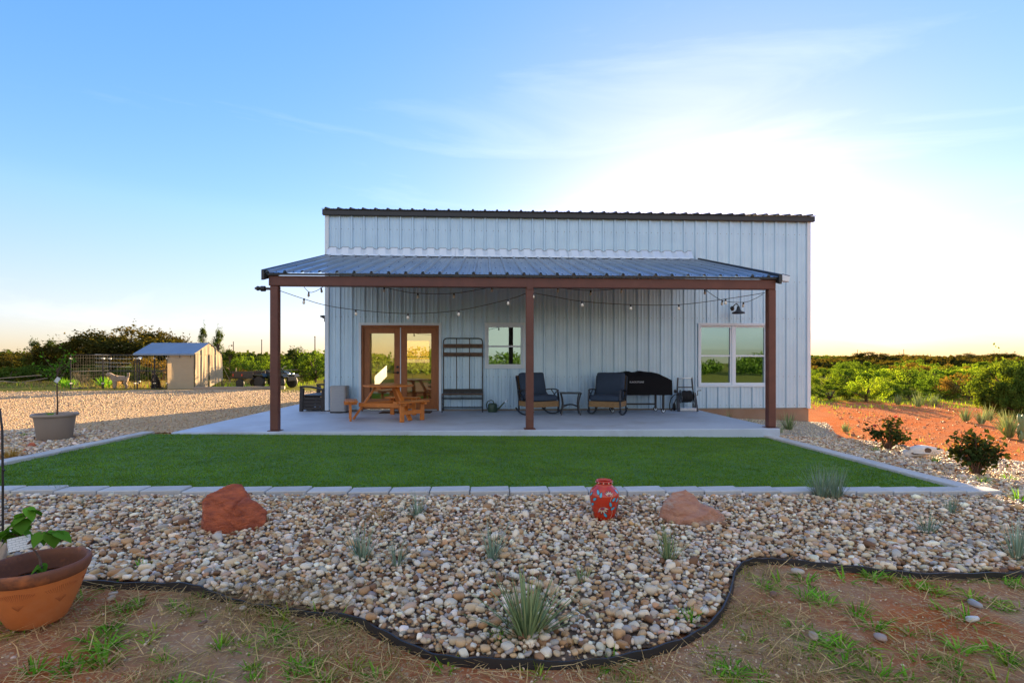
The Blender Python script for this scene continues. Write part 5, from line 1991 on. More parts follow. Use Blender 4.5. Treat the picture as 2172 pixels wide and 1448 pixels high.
GP = 'young yuccas planted in the pebble bed'
yucca(1118, 1352, 0.34, 170, 0.72, 'yucca', 'largest grey green yucca near the front of the pebble bed by the black edging', 0.012, 0.05, group=GP)
yucca(1742, 1058, 0.36, 120, 0.42, 'sage', 'wide twin clump of blue green grass overlapping the kerb at the right', 0.007, 0.06, cat='grass clump', name='grass_clump', segs=3)
yucca(1772, 1062, 0.36, 110, 0.42, 'sage', 'right hand half of the blue green grass pair overlapping the kerb', 0.007, 0.05, cat='grass clump', name='grass_clump', segs=3)
yucca(768, 1193, 0.32, 60, 0.38, 'sage', 'upright yucca in the pebbles right of the red boulder', 0.008, 0.03, group=GP)
yucca(842, 1207, 0.26, 40, 0.36, 'sage', 'thin wispy yucca just right of the upright one past the red boulder', 0.006, 0.025, group=GP)
yucca(1045, 1192, 0.30, 55, 0.55, 'sage', 'loose spreading yucca in the middle of the pebble bed', 0.007, 0.03, group=GP)
yucca(1236, 1240, 0.155, 24, 0.35, 'yucca', 'short green yucca tuft in the pebbles below the painted vase', 0.009, 0.02, group=GP)
yucca(1418, 1195, 0.29, 60, 0.32, 'yucca', 'narrow upright yucca in front of the tan boulder', 0.008, 0.03, group=GP)
yucca(884, 1102, 0.26, 55, 0.5, 'sage', 'feathery yucca by the kerb left of the bed centre', 0.006, 0.03, group=GP)
yucca(1966, 1136, 0.22, 40, 0.55, 'sage', 'low yucca in the pebbles at the right below the kerb', 0.007, 0.03, group=GP)
yucca(2018, 1092, 0.20, 40, 0.45, 'sage', 'small yucca against the front kerb near its right corner', 0.007, 0.03, group=GP)
yucca(2156, 1190, 0.33, 60, 0.42, 'sage', 'tall wispy yucca at the right edge of the pebble bed', 0.007, 0.03, group=GP)
yucca(130, 1046, 0.17, 12, 0.6, 'sage', 'few arching pale blades growing out by the front kerb at the left', 0.006, 0.02, cat='grass tuft', name='grass_tuft', segs=4, dead=False)
yucca(171, 1077, 0.10, 18, 0.6, 'sage', 'tiny pale green sprig in the pebbles left of the red boulder', 0.005, 0.02, cat='sprig', name='grass_sprig', dead=False)
yucca(430, 1193, 0.12, 14, 0.5, 'sage', 'thin green sprig in the pebbles under the red boulder', 0.004, 0.02, cat='sprig', name='grass_sprig', dead=False)
yucca(1672, 912, 0.42, 95, 0.5, 'yucca', 'blue green yucca at the house corner beside the right porch post', 0.012, 0.07)
yucca(1545, 893, 0.30, 22, 0.5, 'yucca', 'sparse plant sprouting at the foundation behind the slab edge', 0.009, 0.04, dead=False)
yucca(1590, 901, 0.22, 22, 0.6, 'yucca', 'low sparse plant at the foundation left of the right porch post', 0.009, 0.04, dead=False)
yucca(1656, 918, 0.20, 30, 0.5, 'yucca', 'small yucca at the outer face of the slab corner', 0.008, 0.04, dead=False)
yucca(800, 1108, 0.13, 120, 0.9, 'grass_y', 'flattened clump of dry straw lying on the pebbles', 0.004, 0.05, cat='grass clump', name='dry_clump', segs=4, droop=1.2, dead=False)
yucca(20, 977, 0.20, 340, 0.75, 'grass_gold', 'rounded golden grass tussock among stones at the left edge', 0.004, 0.07, cat='grass clump', name='grass_clump', segs=5, droop=1.4, dead=False)
yucca(48, 1165, 0.14, 60, 0.5, 'grass_g', 'green grass tuft behind the terracotta pot', 0.006, 0.04, cat='grass tuft', name='grass_tuft', dead=False)

# small green weeds rooted at the edge of the bed and in the beds at either side
for (u, v, h, lb) in ((52, 928, 0.09, 'low green weed on the stones left of the grey planter'), (75, 985, 0.05, 'flat green weed beside the left kerb'), (1985, 984, 0.16, 'bright green weed right of the animal skull'),
                      (2085, 1030, 0.16, 'green grass at the foot of the right rose bush'), (2140, 1022, 0.14, 'yellow green grass on the dirt at the right edge'), (2160, 1068, 0.20, 'broad green grass beyond the right kerb corner'),
                      (1858, 960, 0.12, 'green weed at the foot of the left rose bush'), (1465, 1322, 0.10, 'green sprout in the pebbles near the right bend of the edging'),
                      (1060, 1362, 0.07, 'little green sprout left of the largest yucca base'), (300, 1215, 0.09, 'green sprout in the pebbles above the left edging')):
    yucca(u, v, h, 30, 0.75, 'grass_g', lb, 0.008, 0.03, cat='weed', name='weed', segs=3, droop=0.5, dead=False)

# tufts of green grass on the bare dirt in front
weed_meshes = []
for k in range(14):
    sub = int(rng.integers(2, 6))
    Vs, Fs, Cs, off = [], [], [], 0
    for _s in range(sub):
        V, F, C = blade_cloud(int(rng.integers(9, 26)), rng.uniform(0.035, 0.085), rng.uniform(0.7, 1.2), rng.uniform(0.004, 0.0085), 0.6, 0.03, 0.65, segs=3, droop=0.8, varc=0.3)
        V = V + np.array([rng.normal(0, 0.045), rng.normal(0, 0.045), 0])
        if rng.random() < 0.3:
            C = C * np.array([1.9, 1.05, 1.6]) * 0.8
        Vs.append(V); Fs.append(F + off); Cs.append(C); off += len(V)
    weed_meshes.append(fast_mesh('tuft', np.concatenate(Vs), np.concatenate(Fs), np.concatenate(Cs), True, M['grass_g']))
TUFTS = [(265, 1290), (360, 1288), (300, 1330), (440, 1300), (205, 1345), (495, 1365), (560, 1362), (610, 1372), (455, 1245), (715, 1322), (545, 1305), (270, 1360), (185, 1275), (240, 1400),
         (640, 1420), (780, 1440), (440, 1420), (330, 1385), (120, 1410), (40, 1330), (8, 1322), (600, 1330), (520, 1420), (690, 1440), (745, 1405),
         (1610, 1232), (1800, 1240), (1840, 1225), (1730, 1265), (1990, 1255), (2080, 1240), (1550, 1345), (1850, 1318), (2100, 1280), (2030, 1300), (2140, 1290), (1960, 1400), (2010, 1395), (2150, 1420), (1550, 1400),
         (1690, 1390), (1510, 1425), (1755, 1360), (1930, 1345), (2060, 1350), (1630, 1310), (2120, 1385), (1830, 1380), (1890, 1440), (2060, 1440), (1600, 1430), (940, 1412), (1090, 1420), (1300, 1432), (1660, 1250), (1920, 1240), (2150, 1235)]
for i, (u, v) in enumerate(TUFTS):
    q = on_ground(u + rng.uniform(-6, 6), v)
    lb = 'bright green crabgrass tuft sprouting from the bare dirt left of the bed bulge' if u < 1000 else 'bright green crabgrass tuft sprouting from the bare dirt right of the bed bulge'
    gp = 'green tufts on the left dirt' if u < 1000 else 'green tufts on the right dirt'
    o = link_mesh('grass_tuft', weed_meshes[i % 14], None, (q.x, q.y, q.z - 0.004), (0, 0, rng.uniform(0, 6.28)), (1, 1, 1))
    s_ = rng.uniform(0.95, 1.6)
    o.scale = (s_ * 1.1, s_ * 1.1, s_ * rng.uniform(0.6, 1.1))
    tag(o, lb, 'grass tuft', gp)

# short green and dry growth and fallen straw over the dirt: nobody could count it
def scatter_blades(name, px, py, h, w_, mat, flat=False, tone=(1, 1, 1), lift=0.0):
    n = len(px)
    az = rng.uniform(0, 2 * PI, n)
    L_ = h * rng.uniform(0.4, 1.6, n)
    el = rng.uniform(0.0, 0.16, n) if flat else rng.uniform(0.5, 1.5, n)
    z = g(px, py) - 0.010 + lift
    d = np.stack([np.cos(az) * np.cos(el), np.sin(az) * np.cos(el), np.sin(el)], 1)
    sd = np.stack([-np.sin(az), np.cos(az), np.zeros(n)], 1) * (w_ * rng.uniform(0.6, 1.3, n))[:, None]
    b = np.stack([px, py, z + (rng.uniform(0.002, 0.022, n) if flat else 0)], 1)
    m_ = b + d * (L_ * 0.5)[:, None] + np.array([0, 0, 1]) * (L_ * (0.02 if flat else 0.06))[:, None]
    e = b + d * L_[:, None] + (rng.normal(0, .08, (n, 3)) * L_[:, None])
    e[:, 2] = np.maximum(e[:, 2], z + 0.003)
    V = np.stack([b - sd, b + sd, m_ + sd * 0.8, m_ - sd * 0.8, e], 1)
    F3 = np.arange(n)[:, None] * 5
    F = np.concatenate([F3 + [0, 1, 2], F3 + [0, 2, 3], F3 + [3, 2, 4]], 0)
    t_ = rng.uniform(0.6, 1.3, n)[:, None] * np.array(tone)[None]
    o = link_mesh(name, fast_mesh(name, V.reshape(-1, 3), F, np.repeat(t_, 5, 0), False, M[mat]))
    return tag(o, kind='stuff')


n = 60000
px = rng.uniform(-3.6, 5.2, n); py = 1.9 + 2.3 * rng.random(n)
clump = np.array([mnoise.noise(Vector((a * 1.8, b * 2.6, 4.4))) + 0.5 * mnoise.noise(Vector((a * 5, b * 6, 1.4))) for a, b in zip(px, py)])
out_bed = ~inside(px, py) & in_view(px, py)
k = out_bed & (clump > rng.uniform(-0.55, 0.4, n))
scatter_blades('straw', px[k], py[k], 0.075, 0.0019, 'grass_y', True, (1.3, 1.22, 1.1))
k = out_bed & (clump > rng.uniform(-0.05, 0.65, n))
scatter_blades('grass', px[k] + 0.01, py[k], 0.026, 0.0018, 'grass_g', False, (1.1, 0.75, 0.9))
px2 = rng.uniform(-3.6, 5.2, 5200); py2 = 1.9 + 2.2 * rng.random(5200)
k = ~inside(px2, py2) & in_view(px2, py2)
scatter_blades('straw', px2[k], py2[k], 0.18, 0.0023, 'grass_y', True, (1.7, 1.65, 1.5), 0.008)
# straw that has drifted onto the pebbles by the left bend
px2 = rng.normal(-1.15, 0.28, 420); py2 = rng.normal(3.02, 0.12, 420)
scatter_blades('straw', px2, py2, 0.17, 0.0013, 'grass_y', True, (1.1, 1.05, 1.0), 0.05)

# a few loose stones lying out on the dirt
for (u, v, s_, c, lb) in ((240, 1260, 0.024, 2, 'small tan stone on the dirt just below the left edging'), (238, 1270, 0.028, 0, 'pale rounded stone on the dirt nearest the terracotta pot'), (515, 1292, 0.026, 2, 'round cream stone on the dirt below the edging'), (430, 1323, 0.024, 5, 'reddish stone on the dirt among the left tufts'),
                          (1690, 1216, 0.055, 2, 'long tan stone on the dirt below the right edging'), (2068, 1283, 0.036, 4, 'pale grey stone on the right dirt'), (2062, 1315, 0.036, 11, 'flat white stone at the right of the dirt'),
                          (1725, 1352, 0.036, 0, 'brown oval stone on the dirt right of the bulge'), (1868, 1355, 0.04, 9, 'long brown stone on the right dirt'), (1640, 1262, 0.03, 5, 'dark red stone below the right bend of the edging'), (975, 1380, 0.05, 8, 'blue grey stone against the edging at the front of the bed')):
    q = on_ground(u, v)
    c = PALETTE[c]
    vsh = SHAPES1[int(rng.integers(0, 30))]
    o = link_mesh('stone', fast_mesh('stone', vsh, ICO1[1], np.repeat(c[None] * 1.15, len(vsh), 0), True, M['stone']), None, (q.x, q.y, q.z + s_ * 0.3), (0.1, 0.1, rng.uniform(0, 6)), (s_ * 1.15, s_, s_ * 0.9))
    tag(o, lb, 'stone')

# ---------------------------------------------------------- terracotta pot with redbud sapling
M['terra'] = P_mat('terracotta', (0.60, 0.180, 0.040), (0.50, 0.135, 0.030), rough=0.72, scale=4, c3=(0.54, 0.20, 0.07), scale3=3, f3=0.55, bump=0.12, bscale=30)
M['terra_rim'] = P_mat('smoke_stained_terracotta', (0.22, 0.070, 0.026), (0.085, 0.036, 0.022), rough=0.7, scale=5, c3=(0.52, 0.155, 0.04), scale3=5.0, f3=0.48, bump=0.12, bscale=30)
M['soil'] = P_mat('potting_soil', (0.030, 0.020, 0.015), (0.015, 0.010, 0.008), rough=1.0, scale=40, bump=0.8, bscale=90, c3=(0.30, 0.28, 0.24), scale3=60, f3=0.66)
M['bark'] = P_mat('brown_bark', (0.13, 0.075, 0.05), (0.08, 0.048, 0.033), rough=0.9, scale=15, bump=0.4, bscale=40)
M['heart'] = leaf_mat('heart_leaf_green', (0.085, 0.24, 0.025), (0.13, 0.30, 0.035), trans=0.35, scale=5, objrand=0.2)
tp = thing('terracotta_pot', 'big round terracotta pot with a smoke stained rim at the lower left', 'plant pot', POT, R(20))
tp.scale = (0.96, 0.96, 0.96)
PR, PH = 0.235, 0.33
MB().lathe([(0.0, 0.0), (0.118, 0.0), (0.130, 0.012), (0.165, 0.09), (0.198, 0.18), (0.216, 0.245), (0.219, 0.262)], 56, cap=False).build('pot_body', M['terra'], tp, smooth=True, flat_angle=1.2)
MB().lathe([(0.216, 0.258), (0.228, 0.266), (0.236, 0.285), (0.240, 0.312), (0.236, 0.328), (0.226, 0.333), (0.214, 0.326), (0.206, 0.29), (0.200, 0.25), (0.190, 0.225)], 56, cap=False).build('pot_rim', M['terra_rim'], tp, smooth=True, flat_angle=1.4)
# comb-scratched fans on the body
mb = MB()
for fan in range(5):
    a0 = R(-150 + fan * 55)
    for k in range(17):
        t_ = (k - 8) / 8
        zz, aa = 0.235 - 0.005 * abs(t_) * 3, a0 + t_ * 0.38
        r_a = np.interp(zz, [0.09, 0.18, 0.245], [0.165, 0.198, 0.216]) + 0.0006
        z2 = zz - 0.105 * (1 - 0.35 * abs(t_))
        r_b = np.interp(z2, [0.09, 0.18, 0.245], [0.165, 0.198, 0.216]) + 0.0006
        a2 = a0 + t_ * 0.10
        mb.tube([(r_a * math.cos(aa), r_a * math.sin(aa), zz), (r_b * math.cos(a2), r_b * math.sin(a2), z2)], [0.0016, 0.0008], 4)
so = mb.build('comb_marks', P_mat('scratched_terracotta', (0.42, 0.12, 0.032), (0.36, 0.10, 0.028), rough=0.8), tp, merge=False)
tag(so, kind='stuff')
MB().lathe([(0.0, 0.225), (0.12, 0.222), (0.195, 0.218)], 32).build('potting_soil', M['soil'], tp, smooth=True)


def heart_leaf(cx, tangent, droop, s_):
    """a folded heart shaped leaf: verts, faces"""
    t = Vector(tangent).normalized()
    side = t.cross(Vector((0, 0, 1)))
    if side.length < 0.1:
        side = Vector((1, 0, 0))
    side.normalize()
    up = side.cross(t).normalized()
    shape = [(0.0, 0.0), (-0.10, 0.28), (0.05, 0.48), (0.35, 0.50), (0.70, 0.28), (1.0, 0.0)]
    vs_ = []
    base = Vector(cx)
    for (a, b) in shape:
        vs_.append(base + t * a * s_ + up * (-0.22 * a * a) * s_ * droop)
    for (a, b) in shape[1:-1]:
        for sg in (1, -1):
            vs_.append(base + t * a * s_ + side * b * sg * s_ + up * (0.16 * b - 0.22 * a * a * droop) * s_)
    # 0..5 mid line; 6.. pairs
    fs_ = []
    for sg in (0, 1):
        idx = [6 + 2 * k + sg for k in range(4)]
        fs_ += [(0, 1, idx[0]), (0, idx[0], idx[1]) if False else (0, idx[0], idx[1])]
        fs_ += [(0, idx[1], 2), (2, idx[1], idx[2], 3), (3, idx[2], idx[3], 4), (4, idx[3], 5)]
    return vs_, fs_


sap = thing('sapling', 'young redbud sapling with heart shaped leaves growing in the terracotta pot', 'sapling', (POT.x + 0.03, POT.y, POT.z + 0.222), 0)
stems = [[(0, 0, 0), (-0.012, 0, 0.06), (-0.03, 0.01, 0.11), (-0.07, 0.02, 0.155), (-0.105, 0.02, 0.175)],
         [(-0.105, 0.02, 0.175), (-0.13, 0.03, 0.23), (-0.145, 0.03, 0.30), (-0.12, 0.04, 0.37)],
         [(-0.105, 0.02, 0.175), (-0.05, 0.0, 0.225), (0.0, -0.01, 0.25), (0.07, 0.0, 0.245)],
         [(-0.12, 0.025, 0.20), (-0.18, 0.03, 0.235), (-0.23, 0.03, 0.25)]]
mb = MB()
for i, s_ in enumerate(stems):
    mb.tube(smooth_path([Vector(q) for q in s_], 4), [0.0085 - 0.0055 * k / (4 * (len(s_) - 1)) - (0.003 if i else 0) * 0.8 for k in range(4 * (len(s_) - 1) + 1)], 7)
mb.build('stem', M['bark'], sap, smooth=True, merge=False)
LV = [(-0.12, 0.04, 0.37, 0.9, 0, .075), (-0.125, 0.03, 0.35, -0.8, 0.3, .07), (-0.14, 0.03, 0.31, 0.6, -0.7, .08), (-0.145, 0.03, 0.30, -0.9, -0.2, .085), (-0.14, 0.03, 0.27, -0.5, 0.6, .08),
      (-0.135, 0.03, 0.25, 0.9, 0.4, .075), (0.07, 0.0, 0.245, 1, 0.1, .085), (0.05, 0.0, 0.25, 0.7, -0.7, .08), (0.02, -0.01, 0.25, 0.5, 0.8, .08), (0.0, -0.01, 0.25, -0.2, -1, .075), (-0.03, 0, 0.235, 0.2, 0.9, .07),
      (-0.23, 0.03, 0.25, -1, 0, .085), (-0.21, 0.03, 0.245, -0.7, -0.7, .085), (-0.19, 0.03, 0.24, -0.3, 0.8, .075), (-0.18, 0.03, 0.235, -0.6, -0.5, .08), (-0.02, 0.005, 0.075, 1, -0.3, .05), (-0.015, 0, 0.07, -0.7, -0.7, .055), (-0.01, 0.005, 0.065, 0.3, -0.9, .045),
      (-0.10, 0.04, 0.36, 0.2, 0.9, .07), (-0.13, 0.03, 0.33, -0.4, -0.9, .07), (0.03, 0, 0.252, 0.9, 0.6, .07), (-0.20, 0.03, 0.245, -0.8, 0.6, .07)]
for (x, y, z, ax, ay, s_) in LV:
    vs_, fs_ = heart_leaf((0, 0, 0), (ax, ay, rng.uniform(-1.3, -0.35)), 1.0, s_ * 1.05)
    cv = np.repeat(np.array([rng.uniform(0.7, 1.25)] * 3)[None], len(vs_), 0)
    me = MB().add(vs_, fs_).mesh('leaf', M['heart'], True)
    a = me.attributes.new('Col', 'FLOAT_COLOR', 'POINT')
    a.data.foreach_set('color', np.full(len(me.vertices) * 4, rng.uniform(0.7, 1.25), np.float32))
    link_mesh('leaf', me, sap, (x, y, z))
def paper_mat():
    m, t, o = new_mat('printed_card')
    l = t.links.new
    p = nd(t, 'ShaderNodeBsdfPrincipled', Roughness=0.5)
    tcn = nd(t, 'ShaderNodeTexCoord')
    br = nd(t, 'ShaderNodeTexBrick', Scale=1.0)
    br.inputs['Brick Width'].default_value = 0.030
    br.inputs['Row Height'].default_value = 0.012
    br.inputs['Mortar Size'].default_value = 0.0016
    br.inputs['Color1'].default_value = (0.75, 0.78, 0.78, 1)
    br.inputs['Color2'].default_value = (0.70, 0.74, 0.75, 1)
    br.inputs['Mortar'].default_value = (0.45, 0.5, 0.52, 1)
    mpn = nd(t, 'ShaderNodeMapping')
    mpn.inputs['Rotation'].default_value = (PI / 2, 0, 0)
    l(tcn.outputs['Object'], mpn.inputs[0])
    l(mpn.outputs[0], br.inputs['Vector'])
    l(br.outputs['Color'], p.inputs['Base Color'])
    l(p.outputs[0], o.inputs[0])
    return m


M['card'] = paper_mat()
tg = MB().box(-0.048, 0.048, -0.0006, 0.0006, -0.036, 0.036).build('plant_tag', M['card'], None, loc=(POT.x - 0.095, POT.y + 0.0, POT.z + 0.222 + 0.195), rot=(R(-12), R(-8), R(25)))
tag(tg, 'white printed plant tag hanging on the redbud sapling', 'plant tag')

# ---------------------------------------------------------- grey planter with a thin sapling
M['planter'] = P_mat('taupe_resin', (0.30, 0.245, 0.20), (0.28, 0.225, 0.185), rough=0.55, scale=3, bump=0.05, bscale=120)
pz_ = gz(PLANTER.x, PLANTER.y)
gp_ = thing('planter', 'large taupe round planter on the stones at the left of the lawn', 'planter', (PLANTER.x, PLANTER.y, pz_), 0)
MB().lathe([(0.0, 0.0), (0.205, 0.0), (0.215, 0.01), (0.262, 0.38), (0.270, 0.405)], 48, cap=False).build('planter_body', M['planter'], gp_, smooth=True)
MB().lathe([(0.270, 0.404), (0.295, 0.408), (0.303, 0.420), (0.303, 0.442), (0.296, 0.452), (0.282, 0.450), (0.272, 0.43), (0.262, 0.39)], 48, cap=False).build('planter_rim', M['planter'], gp_, smooth=True)
MB().lathe([(0.0, 0.395), (0.264, 0.392)], 32).build('potting_soil', M['soil'], gp_)
sp2 = thing('sapling', 'thin staked sapling with a white tag growing in the taupe planter', 'sapling', (PLANTER.x + 0.03, PLANTER.y, pz_ + 0.394), 0)
tr = [(0, 0, 0), (0.012, 0, 0.2), (0.005, 0, 0.45), (0.012, 0, 0.78)]
mb = MB().tube(smooth_path([Vector(q) for q in tr], 4), [0.014 - 0.006 * k / 12 for k in range(13)], 7)
tips = []
for k in range(11):
    a = rng.uniform(0, 6.28)
    z0_ = rng.uniform(0.52, 0.78)
    ln = rng.uniform(0.18, 0.42)
    e = Vector((0.01 + math.cos(a) * ln * 0.62, math.sin(a) * ln * 0.62, z0_ + ln * rng.uniform(0.55, 1.1)))
    m_ = Vector((0.01, 0, z0_)) * 0.5 + e * 0.5 + Vector((0, 0, -0.03))
    mb.tube(smooth_path([Vector((0.01, 0, z0_)), m_, e], 3), [0.006 - 0.0008 * q for q in range(7)], 5)
    for q in range(15):
        t_ = rng.uniform(0.45, 1.05)
        b_ = (Vector((0.01, 0, z0_)) * (1 - t_) ** 2 + m_ * 2 * t_ * (1 - t_) + e * t_ * t_)
        tips.append(b_ + Vector(rng.normal(0, 0.035, 3)))
mb.build('trunk', M['bark'], sp2, smooth=True, merge=False)
V, F = leaf_tris(len(tips), np.array([tuple(q) for q in tips]), None, 0.052, 0.5)
M['leaf_a'] = leaf_mat('olive_leaf', (0.055, 0.105, 0.022), (0.085, 0.145, 0.03), trans=0.4)
link_mesh('leaves', fast_mesh('leaves', V, F, np.repeat(rng.uniform(0.7, 1.3, (len(tips), 1)), 4, 0) * np.ones((1, 3)), False, M['heart']), sp2)
MB().tube([(-0.045, 0.02, -0.02), (-0.05, 0.02, 0.42)], 0.005, 6).build('stake', M['chrome'], sp2, smooth=True)
V, F, C = blade_cloud(26, 0.12, 0.7, 0.022, 0.5, 0.03, 0.5, segs=3)
link_mesh('basal_leaves', fast_mesh('basal_leaves', V, F, C, True, M['grass_g']), sp2, (-0.10, 0.0, -0.005))
tg = MB().box(-0.028, 0.028, -0.0006, 0.0006, -0.045, 0.045).build('plant_tag', M['card'], None, loc=(PLANTER.x + 0.06, PLANTER.y - 0.03, pz_ + 0.394 + 0.60), rot=(R(5), R(35), R(15)))
tag(tg, 'small white tag tilted on the thin sapling in the taupe planter', 'plant tag')

# ---------------------------------------------------------- shepherd hook and driftwood by the pot, at the left edge
q = on_ground(6, 1195)
so = MB().tube([(0, 0, -0.08), (0, 0, 0.55), (-0.004, 0, 0.90), (-0.02, 0, 1.04), (-0.08, 0, 1.10), (-0.15, 0, 1.06), (-0.165, 0, 0.98)], 0.0065, 8).tube([(0.0, 0, 0.62), (0.012, 0, 0.63), (0.0, 0, 0.64)], 0.006, 6).build('shepherd_hook', M['black_metal'], None, smooth=True, loc=(q.x, q.y, q.z), merge=False)
tag(so, 'thin black metal shepherd hook pole standing at the left edge', 'garden hook')
q = on_ground(2, 1198)
so = boulder('driftwood', [(-0.10, -0.03, 0), (-0.08, 0.03, 0), (0.05, -0.03, 0), (0.05, 0.03, 0.02), (0.02, 0, 0.17), (0.06, 0.01, 0.15), (-0.04, 0, 0.12), (-0.12, 0, 0.06)], P_mat('bleached_wood', (0.44, 0.34, 0.25), (0.36, 0.27, 0.19), rough=0.85, scale=9, bump=0.3, bscale=30, stretch=(3, 3, 1)),
             'pale bleached piece of driftwood behind the terracotta pot', (q.x - 0.03, q.y, q.z), 0, 2.2, 0.008)
so['category'] = 'driftwood'

# ---------------------------------------------------------- cattle skull
M['bone'] = P_mat('bleached_bone', (0.74, 0.69, 0.63), (0.64, 0.57, 0.50), rough=0.75, scale=8, c3=(0.52, 0.36, 0.25), scale3=5, f3=0.66, bump=0.2, bscale=40)
M['hollow'] = P_mat('bone_hollow', (0.20, 0.13, 0.09), (0.13, 0.08, 0.055), rough=0.95, scale=12)
q = on_ground(1955, 976)
sk = thing('animal_skull', 'bleached cattle skull lying on the stones between the two rose bushes', 'skull', (q.x, q.y, q.z + 0.035), R(-28))
sk.scale = (1.12, 1.12, 1.12)
# sections along x: back of the cranium (left) to the nose (right): x, half width, bottom z, top z
SEC = [(-0.215, 0.030, 0.02, 0.060), (-0.20, 0.062, 0.004, 0.085), (-0.15, 0.080, 0.000, 0.125), (-0.09, 0.088, 0.006, 0.158), (-0.03, 0.094, 0.015, 0.178), (0.03, 0.088, 0.030, 0.176),
       (0.075, 0.068, 0.062, 0.170), (0.12, 0.052, 0.078, 0.162), (0.17, 0.045, 0.092, 0.150), (0.22, 0.036, 0.104, 0.140), (0.235, 0.018, 0.110, 0.130)]
vv, ff = [], []
NS = 16
for (x, hw_, zb, zt) in SEC:
    for k in range(NS):
        a = 2 * PI * k / NS
        ca, sa = math.cos(a), math.sin(a)
        yy_ = hw_ * math.copysign(abs(ca) ** 0.75, ca)
        zz_ = (zb + zt) / 2 + (zt - zb) / 2 * math.copysign(abs(sa) ** 0.75, sa)
        vv.append((x, yy_, zz_))
for i in range(len(SEC) - 1):
    for k in range(NS):
        k2 = (k + 1) % NS
        ff.append((i * NS + k, (i + 1) * NS + k, (i + 1) * NS + k2, i * NS + k2))
ff.append(tuple(range(NS)))
ff.append(tuple(reversed(range((len(SEC) - 1) * NS, len(SEC) * NS))))
skm = MB().add(vv, ff).build('cranium', M['bone'], sk, smooth=True, flat_angle=1.3)
ss = skm.modifiers.new('sub', 'SUBSURF'); ss.levels = 2; ss.render_levels = 2
bpy.context.view_layer.update()
cut = MB().sphere((0.055, -0.085, 0.118), 0.040, 16, 12, (1.15, 1, 1)).sphere((0.055, 0.085, 0.118), 0.033, 16, 12, (1.15, 1, 1)).sphere((0.225, 0, 0.105), 0.035, 16, 12, (1.6, .7, .55)).sphere((-0.10, -0.10, 0.065), 0.03, 16, 12, (1.8, 1, .5)).build('cut', M['hollow'], sk)
bpy.context.view_layer.update()
bo = skm.modifiers.new('bool', 'BOOLEAN'); bo.object = cut; bo.operation = 'DIFFERENCE'
skm.data.materials.append(M['hollow'])
bo.material_mode = 'TRANSFER'
try:
    dg = bpy.context.evaluated_depsgraph_get()
    me2 = bpy.data.meshes.new_from_object(skm.evaluated_get(dg))
    skm.modifiers.clear()
    skm.data = me2
    for f in me2.polygons:
        f.use_smooth = True
except Exception:
    skm.modifiers.clear()
bpy.data.objects.remove(cut)
for sy in (-1, 1):
    MB().tube([(0.075, sy * 0.062, 0.075), (0.03, sy * 0.098, 0.080), (-0.04, sy * 0.103, 0.078), (-0.11, sy * 0.09, 0.075)], [0.010, 0.011, 0.010, 0.009], 8).build('cheek_bone', M['bone'], sk, smooth=True)
    MB().tube([(-0.16, sy * 0.07, 0.13), (-0.185, sy * 0.10, 0.14), (-0.20, sy * 0.135, 0.135)], [0.022, 0.018, 0.013], 8).build('horn_core', M['lumber'], sk, smooth=True)
    for k in range(5):
        MB().box(0.055 + k * 0.024, 0.075 + k * 0.024, sy * 0.042 - 0.009, sy * 0.042 + 0.009, 0.050 + k * 0.004, 0.085 + k * 0.004).build('tooth', M['bone'], sk, bevel=0.004)

# ---------------------------------------------------------- rose bushes
M['rose_leaf'] = leaf_mat('dark_rose_leaf', (0.030, 0.052, 0.018), (0.045, 0.070, 0.022), trans=0.22, tint=(1.5, 1.0, 0.4), scale=5, objrand=0.1)
M['rose_new'] = leaf_mat('red_new_growth', (0.30, 0.09, 0.03), (0.24, 0.10, 0.03), trans=0.45, scale=5, objrand=0.1)
M['rose_pink'] = leaf_mat('pink_petal', (0.55, 0.09, 0.10), (0.60, 0.13, 0.12), trans=0.3, scale=5, objrand=0.0)


def rose(u, v, W_, H_, canes, label, red, lobes):
    q = on_ground(u, v)
    t = thing('rose_bush', label, 'rose bush', (q.x, q.y, q.z), 0)
    mb = MB()
    tips = []
    for (ex, ez) in lobes:
        for _ in range(canes):
            e = Vector((ex * W_ + rng.normal(0, 0.03) * W_, rng.normal(0, 0.10) * W_, ez * H_ * rng.uniform(0.9, 1.05)))
            m_ = Vector((e.x * 0.35, e.y * 0.4, e.z * 0.55))
            p_ = smooth_path([Vector((rng.normal(0, .02), rng.normal(0, .02), -0.02)), m_, e], 4)
            mb.tube(p_, [0.0085 - 0.0006 * k for k in range(len(p_))], 5)
            for _q in range(24):
                t_ = rng.uniform(0.60, 1.04)
                i_ = min(len(p_) - 1, int(t_ * (len(p_) - 1)))
                tips.append(tuple(p_[i_] + Vector(rng.normal(0, 0.050 * W_ / 0.7, 3))))
    mb.build('canes', M['bark'], t, smooth=True, merge=False)
    tips = np.array(tips)
    V, F = leaf_tris(0, tips, None, 0.064, 0.66)
    link_mesh('leaves', fast_mesh('leaves', V, F, np.repeat(rng.uniform(0.65, 1.35, (len(tips), 1)), 4, 0) * np.ones((1, 3)), False, M['rose_leaf']), t)
    nn = tips[rng.choice(len(tips), red)] + rng.normal(0, 0.03, (red, 3)) + np.array([0, 0, 0.03])
    V, F = leaf_tris(0, nn, None, 0.045, 0.5)
    tag(link_mesh('new_growth', fast_mesh('new_growth', V, F, np.ones((len(V), 3)), False, M['rose_new']), t), kind='stuff')
    return t, tips


